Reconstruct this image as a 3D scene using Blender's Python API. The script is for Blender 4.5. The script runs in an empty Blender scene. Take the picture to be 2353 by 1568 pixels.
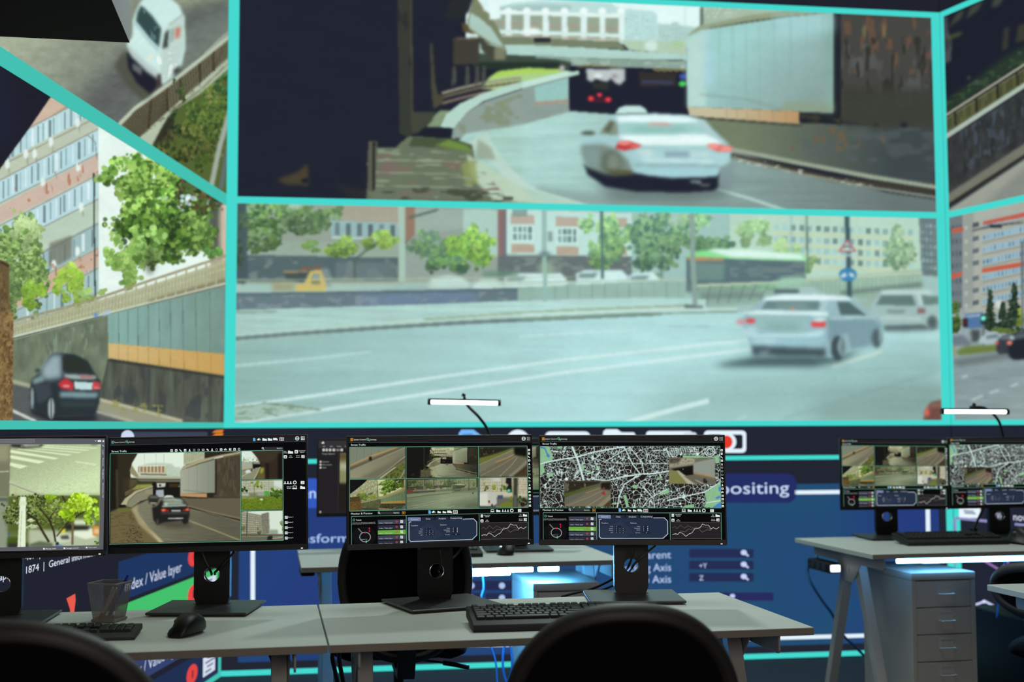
import bpy, bmesh, math, random
import numpy as np
from mathutils import Matrix, Vector
# ------------------------------------------------------------------ camera model (2353 x 1568 frame)
CAMP = np.array([0.0, 0.0, 1.27]); FPX = 2881.0; PITCH = 0.0679; ROLL = -0.004
_F = np.array([0, math.cos(PITCH), math.sin(PITCH)])
_R0 = np.array([1.0, 0, 0]); _U0 = np.array([0, -math.sin(PITCH), math.cos(PITCH)])
_R = _R0*math.cos(ROLL) + _U0*math.sin(ROLL)
_U = _U0*math.cos(ROLL) - _R0*math.sin(ROLL)

def proj(P):
    d = np.asarray(P, float) - CAMP
    z = d @ _F
    return np.stack([1176.5 + FPX*(d @ _R)/z, 784 - FPX*(d @ _U)/z], -1)

def ray(x, y):
    return _F + _R*((x-1176.5)/FPX) - _U*((y-784)/FPX)

def atz(x, y, z):
    d = ray(x, y)
    return CAMP + d*((z-CAMP[2])/d[2])

def aty(x, y, Y):
    d = ray(x, y)
    return CAMP + d*(Y/d[1])

def hit(x, y, O, n):
    d = ray(x, y)
    return CAMP + d*(((O-CAMP) @ n)/(d @ n))
# ------------------------------------------------------------------ a small painter for what the screens show
def s2l(c):
    c = np.clip(np.asarray(c, float), 0, 1)
    return np.where(c <= 0.04045, c/12.92, ((c+0.055)/1.055)**2.4)

def gblur(m, sig):
    if sig < 0.3: return m
    r = max(1, int(sig*2.5+0.5)); k = np.exp(-0.5*(np.arange(-r, r+1)/sig)**2); k /= k.sum()
    for ax in (0, 1):
        pad = [(0, 0)]*m.ndim; pad[ax] = (r, r)
        q = np.pad(m, pad, mode='edge'); n = m.shape[ax]; o = 0
        for i, w in enumerate(k):
            o = o + w*(q[i:i+n] if ax == 0 else q[:, i:i+n])
        m = o
    return m

def vnoise(h, w, sx, sy, rng):
    gh, gw = int(h/sy)+3, int(w/sx)+3
    g = rng.random((gh, gw)); y = np.arange(h)/sy; x = np.arange(w)/sx
    yi = y.astype(int); xi = x.astype(int); fy = (y-yi)[:, None]; fx = (x-xi)[None]
    fy = fy*fy*(3-2*fy); fx = fx*fx*(3-2*fx)
    a = g[np.ix_(yi, xi)]; b = g[np.ix_(yi, xi+1)]; c = g[np.ix_(yi+1, xi)]; d = g[np.ix_(yi+1, xi+1)]
    return (a*(1-fx)+b*fx)*(1-fy) + (c*(1-fx)+d*fx)*fy

class Pic:
    def __init__(s, x0, y0, x1, y1, r, bg=(34, 38, 50)):
        s.x0, s.y0, s.r = x0, y0, r
        s.W = int((x1-x0)*r)+1; s.H = int((y1-y0)*r)+1
        s.im = np.empty((s.H, s.W, 3)); s.im[:] = np.array(bg)/255.0
        s.ox = s.oy = 0.0; s.k = 1.0; s.rng = np.random.default_rng(5)
    def copy(s):
        q = Pic.__new__(Pic); q.__dict__.update(s.__dict__); q.im = s.im.copy(); return q
    def fr(s, ox, oy, k):
        s.ox, s.oy, s.k = ox, oy, k; return s
    def T(s, p):
        p = np.asarray(p, float)
        return np.stack([(s.ox+p[..., 0]/s.k-s.x0)*s.r, (s.oy+p[..., 1]/s.k-s.y0)*s.r], -1)
    def mask(s, P, soft):
        sg = max(soft*s.r*0.6, 0.55); pad = int(3*sg)+2
        xa = max(0, int(P[:, 0].min())-pad); xb = min(s.W, int(P[:, 0].max())+pad+1)
        ya = max(0, int(P[:, 1].min())-pad); yb = min(s.H, int(P[:, 1].max())+pad+1)
        if xa >= xb or ya >= yb: return None
        X = np.arange(xa-pad, xb+pad)[None]+0.0; Y = np.arange(ya-pad, yb+pad)[:, None]+0.0
        m = np.zeros((Y.shape[0], X.shape[1]), bool); n = len(P)
        for i in range(n):
            x1, y1 = P[i]; x2, y2 = P[(i+1) % n]
            if y1 == y2: continue
            c = (y1 > Y) != (y2 > Y)
            m ^= c & (X < (x2-x1)*(Y-y1)/(y2-y1)+x1)
        m = gblur(m.astype(float), sg)[pad:-pad, pad:-pad]
        return m, slice(ya, yb), slice(xa, xb)
    def poly(s, p, c, soft=2, a=1.0, c2=None, g=None):
        P = s.T(p); q = s.mask(P, soft)
        if q is None: return s
        m, sy, sx = q; col = np.array(c)/255.0
        if c2 is not None:
            g0, g1 = s.T(g[0]), s.T(g[1]); d = g1-g0; L = d @ d
            X = np.arange(sx.start, sx.stop)[None]; Y = np.arange(sy.start, sy.stop)[:, None]
            t = np.clip(((X-g0[0])*d[0]+(Y-g0[1])*d[1])/L, 0, 1)[..., None]
            col = col*(1-t)+np.array(c2)/255.0*t
        m = (m*a)[..., None]
        s.im[sy, sx] = s.im[sy, sx]*(1-m)+col*m
        return s
    def line(s, p, w, c, soft=1.5, a=1.0):
        p = np.asarray(p, float); L = []; Rr = []
        for i in range(len(p)):
            d = p[min(i+1, len(p)-1)]-p[max(i-1, 0)]; d = d/(np.hypot(*d)+1e-9)
            n = np.array([-d[1], d[0]])*w/2; L.append(p[i]+n); Rr.append(p[i]-n)
        return s.poly(np.array(L+Rr[::-1]), c, soft, a)
    def ell(s, x, y, rx, ry, c, soft=1.5, a=1.0):
        t = np.linspace(0, 2*np.pi, 20)[:-1]
        return s.poly(np.stack([x+rx*np.cos(t), y+ry*np.sin(t)], -1), c, soft, a)
    def box(s, xa, ya, xb, yb, c, soft=1.5, a=1.0):
        return s.poly([(xa, ya), (xb, ya), (xb, yb), (xa, yb)], c, soft, a)
    def blobs(s, cx, cy, rx, ry, n, size, cols, a=0.85, sq=1.0):
        """a crown of leaves: n small soft dabs scattered in an ellipse"""
        rng = s.rng; ph = rng.random(6)*6.28; n = int(n*2.6); nc = max(5, n//28)
        ct = rng.random(nc)*6.28; cq = np.sqrt(rng.random(nc)); tone = rng.random(nc)
        for i in range(n):
            j = int(rng.random()*nc); t = ct[j]; wob = 0.86+0.1*math.sin(3*t+ph[0])+0.08*math.sin(7*t+ph[1])
            x = cx+rx*wob*cq[j]*math.cos(t)+rng.normal()*rx*0.13; y = cy+ry*wob*cq[j]*math.sin(t)+rng.normal()*ry*0.13
            up = np.clip((cy-y)/ry*0.35+(rng.random()-0.5)*0.25+(tone[j]-0.5)*0.35, -0.5, 0.5)
            x, y = s.T((x, y))
            R = size/s.k*s.r*(0.3+0.5*rng.random()); Rx = max(R, 0.75); Ry = max(R*sq*(0.5+0.6*rng.random()), 0.75)
            k = int(max(Rx, Ry)*2)+1; xi, yi = int(x), int(y)
            xa, xb, ya, yb = max(0, xi-k), min(s.W, xi+k+1), max(0, yi-k), min(s.H, yi+k+1)
            if xa >= xb or ya >= yb: continue
            X = np.arange(xa, xb)[None]; Y = np.arange(ya, yb)[:, None]; th = rng.random()*3.14
            u = (X-x)*math.cos(th)+(Y-y)*math.sin(th); v = -(X-x)*math.sin(th)+(Y-y)*math.cos(th)
            m = (np.clip(1.6-1.6*((u/Rx)**2+(v/Ry)**2)/1.6, 0, 1)*a)[..., None]
            c = cols[int(rng.random()*len(cols))]; c = np.array(c)/255.0*(1+0.5*up)
            s.im[ya:yb, xa:xb] = s.im[ya:yb, xa:xb]*(1-m)+c*m
        return s
    def tex(s, p, amp, sx, sy, soft=2, tint=(1, 1, 1)):
        """uneven tone inside a polygon: dirt, patina, streaks"""
        q = s.mask(s.T(p), soft)
        if q is None: return s
        m, ys, xs = q; h, w = m.shape
        ax, ay = max(sx/s.k*s.r, 1.1), max(sy/s.k*s.r, 1.1)
        n = vnoise(h, w, ax, ay, s.rng)*0.65+vnoise(h, w, max(ax/2.3, 1), max(ay/2.3, 1), s.rng)*0.35-0.5
        s.im[ys, xs] *= 1+(m*n*2*amp)[..., None]*np.array(tint)
        return s
    def stain(s, p, c, thr, sx, sy, a=0.7, soft=2):
        """blotches of another colour inside a polygon"""
        q = s.mask(s.T(p), soft)
        if q is None: return s
        m, ys, xs = q; h, w = m.shape
        ax, ay = max(sx/s.k*s.r, 1.1), max(sy/s.k*s.r, 1.1)
        n = vnoise(h, w, ax, ay, s.rng)*0.6+vnoise(h, w, max(ax/2.2, 1), max(ay/2.2, 1), s.rng)*0.4
        m = (m*np.clip((n-thr)*8, 0, 1)*a)[..., None]
        s.im[ys, xs] = s.im[ys, xs]*(1-m)+np.array(c)/255.0*m
        return s
    def quadgrid(s, q, nx, ny, c, fx=0.7, fy=0.6, soft=1.2, a=0.9, jit=0.15, skip=0.0):
        """rows of windows in a facade quad (tl, tr, br, bl)"""
        q = np.asarray(q, float); rng = s.rng
        def at(u, v): return (q[0]*(1-u)+q[1]*u)*(1-v)+(q[3]*(1-u)+q[2]*u)*v
        for j in range(ny):
            for i in range(nx):
                if rng.random() < skip: continue
                u0, u1 = (i+0.5-fx/2)/nx, (i+0.5+fx/2)/nx; v0, v1 = (j+0.5-fy/2)/ny, (j+0.5+fy/2)/ny
                cc = np.clip(np.array(c)*(1+jit*(rng.random()*2-1)), 0, 255)
                s.poly([at(u0, v0), at(u1, v0), at(u1, v1), at(u0, v1)], cc, soft, a)
        return s
    def bars(s, pa, pb, n, w, c, soft=1.0, a=0.9):
        """n strokes between the polylines pa (tops) and pb (feet)"""
        pa = np.asarray(pa, float); pb = np.asarray(pb, float)
        def at(p, t):
            d = np.concatenate([[0], np.cumsum(np.hypot(*np.diff(p, axis=0).T))]); t = t*d[-1]
            return np.array([np.interp(t, d, p[:, 0]), np.interp(t, d, p[:, 1])])
        for i in range(n):
            t = (i+0.5)/n; s.line([at(pa, t), at(pb, t)], w, c, soft, a)
        return s
    def soften(s, sx, sy=None):
        s.im = gblur(s.im, sx*s.r); return s
    def grade(s, mul, add=(0, 0, 0), gam=1.0, sat=1.0):
        q = s.copy(); c = np.clip(q.im, 0, 1)**gam; l = c.mean(-1, keepdims=True); q.im = np.clip((l+(c-l)*sat)*np.array(mul)+np.array(add)/255.0, 0, 1); return q
    def sample(s, P):
        x = np.clip((P[..., 0]-s.x0)*s.r, 0, s.W-1.001); y = np.clip((P[..., 1]-s.y0)*s.r, 0, s.H-1.001)
        xi = x.astype(int); yi = y.astype(int); fx = (x-xi)[..., None]; fy = (y-yi)[..., None]; I = s.im
        return (I[yi, xi]*(1-fx)+I[yi, xi+1]*fx)*(1-fy)+(I[yi+1, xi]*(1-fx)+I[yi+1, xi+1]*fx)*fy
# ------------------------------------------------------------------ the six camera feeds of the video wall
FA = (500, 0, 2.941); FB = (1200, 0, 2.941); FC = (1800, 0, 2.904)
FD = (500, 450, 2.941); FE = (1200, 450, 2.941); FG = (1800, 450, 2.852)
FH = (0, 0, 2.941); FI = (0, 500, 2.941)
GRN = [(80, 118, 72), (104, 146, 84), (130, 172, 92), (66, 98, 66), (92, 128, 84)]

def feed_tunnel(r=0.55):
    p = Pic(535, -25, 2160, 500, r, (34, 38, 50)); p.fr(*FB)
    p.poly([(-380, -80), (1240, -80), (1240, 300), (-380, 300)], (224, 248, 246))
    # hazy blocks of flats
    p.poly([(-290, 90), (-60, 20), (100, 5), (380, 10), (600, 20), (640, 50), (690, 62), (880, 75), (912, 100), (912, 300), (-300, 300)], (186, 222, 218), 3)
    p.poly([(-300, 60), (60, 30), (330, 35), (330, 70), (-300, 100)], (158, 190, 186), 4, 0.7)
    p.poly([(912, 160), (1000, 168), (1015, 150), (1050, 150), (1060, 170), (1195, 190), (1195, 330), (912, 300)], (178, 212, 206), 3)
    p.quadgrid([(690, 90), (900, 110), (900, 300), (690, 290)], 9, 8, (168, 205, 200), 0.5, 0.5, 1.5, 0.6)
    p.quadgrid([(920, 180), (1190, 205), (1190, 310), (920, 300)], 12, 5, (160, 196, 188), 0.5, 0.5, 1.5, 0.6)
    p.line([(1098, 40), (1102, 190)], 10, (190, 225, 218), 2, 0.6); p.line([(640, 0), (644, 70)], 8, (200, 228, 224), 2, 0.6)
    # colonnade on the bridge
    p.poly([(-280, 60), (680, 95), (680, 265), (-280, 235)], (150, 168, 148), 2)
    p.line([(-280, 150), (660, 195)], 16, (176, 150, 136), 3, 0.7)
    p.line([(-300, 78), (690, 108)], 30, (226, 246, 242), 2)
    for x in (-352, -222, -95, 30, 157, 285, 415, 540, 668):
        p.line([(x, 60), (x+2, 275)], 40, (222, 244, 242), 2.5); p.ell(x, 75, 26, 22, (236, 252, 250), 2.5)
    p.line([(-300, 208), (670, 242)], 26, (212, 238, 232), 2); p.ell(60, 212, 60, 22, (238, 250, 248), 5)
    p.line([(-300, 238), (660, 268)], 12, (182, 158, 136), 2, 0.8)
    # deck of the bridge
    p.poly([(-300, 245), (0, 250), (500, 275), (650, 275), (700, 335), (300, 320), (-300, 305)], (118, 130, 106), 2)
    p.box(80, 256, 192, 290, (44, 50, 56), 2); p.box(-350, 262, -260, 288, (60, 66, 62), 2)
    p.poly([(660, 270), (1110, 285), (1110, 380), (720, 340)], (178, 204, 180), 3); p.ell(870, 310, 45, 35, (206, 232, 222), 4); p.ell(1050, 300, 45, 25, (170, 204, 160), 6)
    p.poly([(-320, 300), (0, 302), (420, 322), (1112, 368), (1112, 408), (800, 404), (300, 392), (-320, 365)], (176, 212, 202), 2)
    p.poly([(-320, 365), (300, 388), (1105, 412), (1105, 470), (330, 446), (-330, 440)], (138, 164, 152), 2)
    p.poly([(-330, 362), (120, 382), (330, 420), (330, 470), (-330, 450)], (62, 76, 66), 3); p.box(90, 365, 210, 395, (150, 182, 180), 4, 0.8)
    p.poly([(-330, 420), (250, 420), (260, 470), (-330, 466)], (40, 54, 48), 3)
    p.stain([(330, 390), (1105, 415), (1105, 470), (330, 440)], (168, 194, 184), 0.5, 60, 20, 0.7)
    # tunnel mouth
    p.poly([(318, 445), (1108, 474), (1120, 785), (318, 730)], (33, 36, 50), 2)
    for i in range(26): p.ell(890+i*8.5, 468+(i % 5)*3, 9, 7, (156, 142, 88), 2, 0.7)
    p.line([(370, 455), (480, 440), (660, 460)], 12, (138, 120, 70), 3, 0.7)
    p.poly([(430, 462), (520, 470), (692, 462), (694, 545), (660, 574), (625, 560), (600, 530), (570, 558), (520, 540), (500, 530), (470, 556), (440, 540)], (186, 196, 196), 4)
    p.ell(512, 512, 26, 14, (226, 236, 236), 4); p.ell(625, 515, 20, 12, (120, 96, 104), 5, 0.6); p.poly([(470, 560), (580, 555), (580, 610), (480, 600)], (48, 52, 50), 4)
    p.poly([(455, 660), (600, 665), (590, 700), (470, 690)], (66, 38, 52), 4)
    for x, y, a, b in ((463, 667, 23, 19), (580, 674, 24, 18), (522, 642, 20, 15)):
        p.ell(x, y, a, b, (196, 40, 58), 2.5); p.ell(x, y, a*.5, b*.5, (236, 92, 92), 2)
    p.poly([(784, 486), (1045, 496), (1040, 580), (800, 588)], (52, 50, 48), 3); p.line([(805, 553), (1020, 560)], 22, (62, 66, 94), 3)
    p.ell(1085, 518, 22, 20, (62, 88, 176), 3); p.ell(1082, 567, 25, 19, (74, 214, 92), 3)
    # grass and the curved retaining wall on the near side
    p.fr(*FA)
    p.poly([(1780, 600), (1830, 530), (1900, 484), (2100, 460), (2310, 472), (2400, 486), (2353, 510), (2050, 560), (1900, 610)], (170, 206, 136), 3)
    p.poly([(1830, 530), (1900, 484), (2100, 462), (2310, 472), (2300, 490), (2050, 500), (1900, 520)], (172, 214, 84), 4, 0.8)
    for y0, c in ((622, (150, 150, 128)), (650, (108, 100, 84)), (690, (126, 112, 100))):
        p.line([(1515, y0+10), (1640, y0-25), (1800, y0-62), (2050, y0-95)], 18, c, 2.5)
    p.poly([(1410, 860), (1440, 800), (1500, 750), (1570, 745), (1500, 860)], (132, 152, 122), 3)
    p.poly([(1500, 860), (1545, 770), (1640, 700), (1780, 636), (2000, 566), (2200, 520), (2440, 478), (2440, 505), (2050, 600), (1800, 684), (1690, 760), (1610, 870)], (180, 214, 200), 2)
    p.poly([(1590, 875), (1680, 764), (1800, 690), (2050, 606), (2353, 528), (2380, 780), (2100, 840), (1900, 870), (1740, 925), (1580, 940)], (142, 160, 152), 2)
    p.stain([(1590, 875), (1680, 764), (2353, 528), (2380, 780), (1740, 925)], (126, 138, 104), 0.55, 90, 70, 0.6)
    p.fr(*FB)
    p.poly([(0, 556), (210, 505), (305, 478), (330, 498), (300, 520), (0, 600)], (192, 226, 212), 2)
    p.poly([(0, 600), (312, 516), (316, 745), (0, 828)], (140, 158, 152), 2)
    p.poly([(80, 590), (308, 528), (308, 690), (92, 704)], (150, 194, 188), 2); p.line([(85, 700), (312, 682)], 18, (168, 142, 120), 3); p.ell(268, 462, 20, 18, (190, 190, 186), 4)
    # road
    p.poly([(-470, 985), (-380, 905), (-100, 860), (0, 842), (330, 752), (640, 776), (1112, 780), (1400, 1010), (1800, 1140), (2450, 1300), (3000, 1380), (3000, 1500), (-200, 1500), (-330, 1200)],
           (172, 212, 206), 3, 1, (104, 118, 116), ((300, 900), (2500, 1420)))
    p.poly([(-420, 960), (-300, 900), (0, 850), (0, 1400), (-250, 1330)], (168, 206, 194), 6, 0.9)
    p.poly([(100, 1260), (500, 1300), (1500, 1300), (1800, 1440), (100, 1440)], (136, 160, 156), 12, 0.8)
    p.tex([(-420, 960), (0, 842), (640, 776), (2450, 1300), (2800, 1460), (-200, 1460)], 0.05, 400, 26, 6)
    p.fr(*FA)
    p.poly([(1700, 975), (1760, 915), (1830, 895), (1860, 980), (1960, 1120), (2150, 1280), (2560, 1400), (2200, 1420), (2000, 1270), (1850, 1100), (1740, 1020)], (186, 214, 202), 3)
    p.poly([(1960, 1240), (2150, 1290), (2500, 1400), (2170, 1410)], (176, 206, 192), 3)
    # verge
    p.poly([(1290, 920), (1600, 940), (1720, 980), (1740, 1080), (1860, 1200), (2190, 1400), (1000, 1352), (1010, 1290), (1075, 1000), (1200, 1000)], (104, 116, 96), 2)
    p.poly([(1320, 925), (1600, 940), (1715, 985), (1700, 1020), (1480, 1000), (1290, 990)], (74, 86, 62), 3)
    p.poly([(1470, 985), (1560, 945), (1690, 985), (1720, 1030), (1600, 1010)], (112, 142, 70), 4)
    p.poly([(1680, 1040), (1760, 1090), (1950, 1200), (2190, 1390), (1860, 1350), (1720, 1200)], (184, 208, 184), 5)
    p.poly([(1640, 1100), (1740, 1080), (1760, 1230), (1680, 1260)], (142, 154, 92), 6, 0.8)
    p.poly([(1760, 940), (1850, 1000), (1880, 1080), (1740, 1080)], (150, 168, 148), 5, 0.9)
    p.stain([(1010, 1010), (1400, 1010), (1720, 1060), (1990, 1380), (1010, 1352)], (122, 106, 98), 0.58, 150, 40, 0.8)
    p.stain([(1010, 1010), (1400, 1010), (1720, 1060), (1990, 1380), (1010, 1352)], (140, 156, 128), 0.6, 120, 30, 0.8)
    p.stain([(1100, 1250), (2000, 1300), (2000, 1380), (1010, 1345)], (66, 70, 58), 0.55, 90, 22, 0.8)
    for y in (1080, 1165, 1255): p.line([(1030, y), (1300, y+6), (1640, y+14)], 9, (150, 160, 130), 2, 0.8)
    # what is under the bridge, in the dark
    p.poly([(1214, -70), (1302, -70), (1318, 905), (1290, 930), (1230, 900)], (56, 60, 54), 2); p.line([(1306, -70), (1318, 900)], 12, (78, 76, 60), 2)
    p.stain([(1214, 0), (1302, 0), (1318, 905), (1230, 900)], (44, 46, 46), 0.5, 60, 140, 0.7)
    p.poly([(1322, 760), (1470, 755), (1450, 820), (1350, 900), (1322, 900)], (66, 72, 60), 3)
    p.poly([(1436, 280), (1450, 300), (1470, 560), (1490, 640), (1535, 640), (1520, 700), (1460, 740), (1446, 640)], (74, 74, 60), 3)
    p.poly([(1590, 255), (1770, 262), (1764, 430), (1590, 440)], (66, 62, 56), 3); p.line([(1620, 262), (1760, 258)], 14, (112, 106, 88), 3, 0.8)
    p.poly([(1650, 150), (1700, 170), (1740, 235), (1660, 215)], (88, 78, 56), 3)
    for x in (1590, 1680, 1745, 1790): p.poly([(x, 450), (x+20, 450), (x+24, 560), (x-10, 590)], (84, 88, 78), 3, 0.8)
    p.poly([(1770, 250), (1830, 300), (1950, 340), (1950, 410), (1830, 400), (1780, 330)], (70, 72, 62), 3); p.box(1870, 320, 1945, 405, (136, 140, 112), 4, 0.8)
    p.poly([(1742, -60), (1760, 0), (1850, 110), (1905, 210), (1948, 335), (1850, 290), (1700, 205), (1688, 140), (1710, 60)], (122, 132, 104), 2)
    p.poly([(1712, 88), (1770, 120), (1850, 190), (1935, 318), (1850, 290), (1702, 190), (1698, 130)], (172, 202, 190), 3)
    p.poly([(1740, -60), (1830, -60), (1840, 90), (1800, 70)], (220, 244, 242), 3); p.line([(1870, -30), (1874, 130)], 74, (228, 250, 248), 3); p.poly([(1600, -60), (1745, -60), (1700, 80), (1640, 130), (1530, 120)], (40, 44, 48), 4)
    p.poly([(1350, 915), (1410, 862), (1565, 866), (1560, 935), (1500, 936)], (33, 36, 48), 2)
    p.poly([(1018, 955), (1080, 958), (1064, 1298), (1014, 1298)], (92, 94, 80), 2); p.poly([(1048, 960), (1066, 960), (1060, 1290), (1044, 1290)], (40, 44, 44), 2)
    p.poly([(400, 1215), (540, 1165), (610, 1105), (614, 1258), (560, 1250), (470, 1250)], (78, 70, 52), 6, 0.9); p.poly([(560, 1215), (614, 1200), (614, 1240), (575, 1238)], (34, 38, 50), 2)
    p.poly([(780, 1240), (1010, 1290), (1010, 1345), (900, 1345)], (48, 48, 50), 8, 0.7)
    # right side: facing panels, dark wall, kerb
    p.fr(*FB)
    p.poly([(1205, 30), (1850, 50), (1700, 110), (1350, 180), (1200, 220)], (166, 188, 168), 3); p.quadgrid([(1215, 45), (1500, 55), (1400, 120), (1215, 130)], 8, 3, (196, 216, 198), 0.4, 0.6, 2)
    p.poly([(1205, 40), (1225, 40), (1225, 160), (1200, 190)], (96, 110, 96), 3)
    p.poly([(1098, 255), (1190, 178), (1500, 110), (1850, 62), (2110, 66), (2110, 96), (1800, 118), (1500, 158), (1220, 208)], (146, 160, 132), 3); p.line([(1210, 205), (1500, 150), (1800, 110), (2105, 86)], 9, (78, 82, 62), 2, 0.8)
    p.poly([(1130, 780), (1250, 780), (1880, 830), (2450, 850), (3100, 860), (3100, 1290), (2353, 1195), (1900, 1095), (1420, 1015), (1250, 860)], (114, 128, 104), 3, 1, (64, 74, 76), ((1500, 900), (2500, 1000)))
    p.poly([(2095, 60), (3200, 90), (3200, 860), (2450, 860), (2095, 800)], (70, 70, 66), 2)
    p.stain([(2150, 90), (2800, 110), (2800, 500), (2150, 500)], (118, 84, 66), 0.6, 40, 110, 0.6); p.stain([(2150, 300), (2800, 300), (2800, 720), (2150, 720)], (92, 98, 98), 0.55, 60, 160, 0.6)
    p.stain([(2150, 250), (2800, 250), (2800, 640), (2150, 640)], (48, 48, 44), 0.62, 34, 120, 0.8)
    p.poly([(2150, 590), (2800, 600), (2800, 870), (2400, 860), (2150, 845)], (60, 63, 56), 14, 0.9); p.stain([(1750, 840), (2450, 850), (2450, 1040), (1750, 1040)], (120, 92, 68), 0.62, 50, 60, 0.6)
    for x, y in ((2310, 210), (2445, 210)): p.ell(x, y, 10, 46, (134, 128, 84), 4, 0.7)
    p.stain([(1880, 850), (3100, 870), (3100, 1180), (1900, 1060)], (86, 96, 98), 0.5, 160, 90, 0.5); p.ell(2580, 845, 26, 20, (40, 44, 48), 4); p.ell(2390, 845, 18, 10, (44, 46, 46), 4)
    p.poly([(2100, 84), (2152, 84), (2152, 850), (2100, 836), (1880, 830), (1870, 755), (2100, 760)], (36, 40, 46), 2); p.stain([(1880, 780), (2150, 780), (2150, 845), (1880, 835)], (76, 70, 52), 0.5, 60, 40, 0.6)
    p.poly([(1108, 262), (1210, 205), (1500, 160), (1800, 116), (2102, 86), (2100, 764), (1900, 756), (1116, 724)], (160, 208, 204), 2, 1, (136, 160, 156), ((1500, 250), (1950, 740)))
    p.poly([(1110, 262), (1230, 200), (1260, 205), (1240, 730), (1116, 724)], (186, 220, 212), 8, 0.9); p.poly([(1230, 210), (1270, 205), (1290, 600), (1230, 600)], (168, 210, 222), 10, 0.7)
    p.poly([(2040, 100), (2100, 92), (2100, 760), (2060, 756)], (132, 172, 160), 6, 0.8); p.poly([(1750, 690), (2100, 700), (2100, 762), (1760, 745)], (140, 158, 126), 10, 0.7); p.poly([(1700, 110), (2100, 90), (2100, 210), (1700, 260)], (170, 216, 218), 20, 0.7)
    for x in (1330, 1420, 1510, 1600, 1700, 1810, 1920, 2030): p.line([(x, 170-(x-1330)*.09), (x+4, 740)], 8, (126, 170, 162), 4, 0.4)
    p.line([(1200, 640), (1500, 670), (1760, 740)], 10, (120, 140, 130), 4, 0.5)
    p.poly([(1116, 722), (1870, 752), (1872, 838), (1700, 828), (1130, 786)], (196, 190, 158), 2, 1, (184, 150, 108), ((1300, 750), (1850, 800)))
    for x in (1380, 1450, 1520, 1600, 1690, 1780): p.line([(x, 735), (x+2, 815)], 6, (150, 128, 96), 2, 0.5)
    p.line([(1130, 792), (1700, 836), (1890, 850)], 14, (72, 74, 62), 3)
    p.line([(1415, 1012), (1900, 1108), (2353, 1196), (3000, 1300)], 30, (154, 168, 148), 3); p.line([(1360, 1040), (1800, 1140), (2100, 1210), (2400, 1246), (3000, 1330)], 36, (64, 60, 52), 4); p.line([(1420, 1065), (1900, 1180), (2353, 1268), (2900, 1350)], 16, (146, 154, 138), 3)
    p.stain([(1420, 1040), (1900, 1150), (2400, 1260), (2400, 1290), (1420, 1090)], (190, 200, 184), 0.6, 40, 16, 0.8)
    return p

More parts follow.
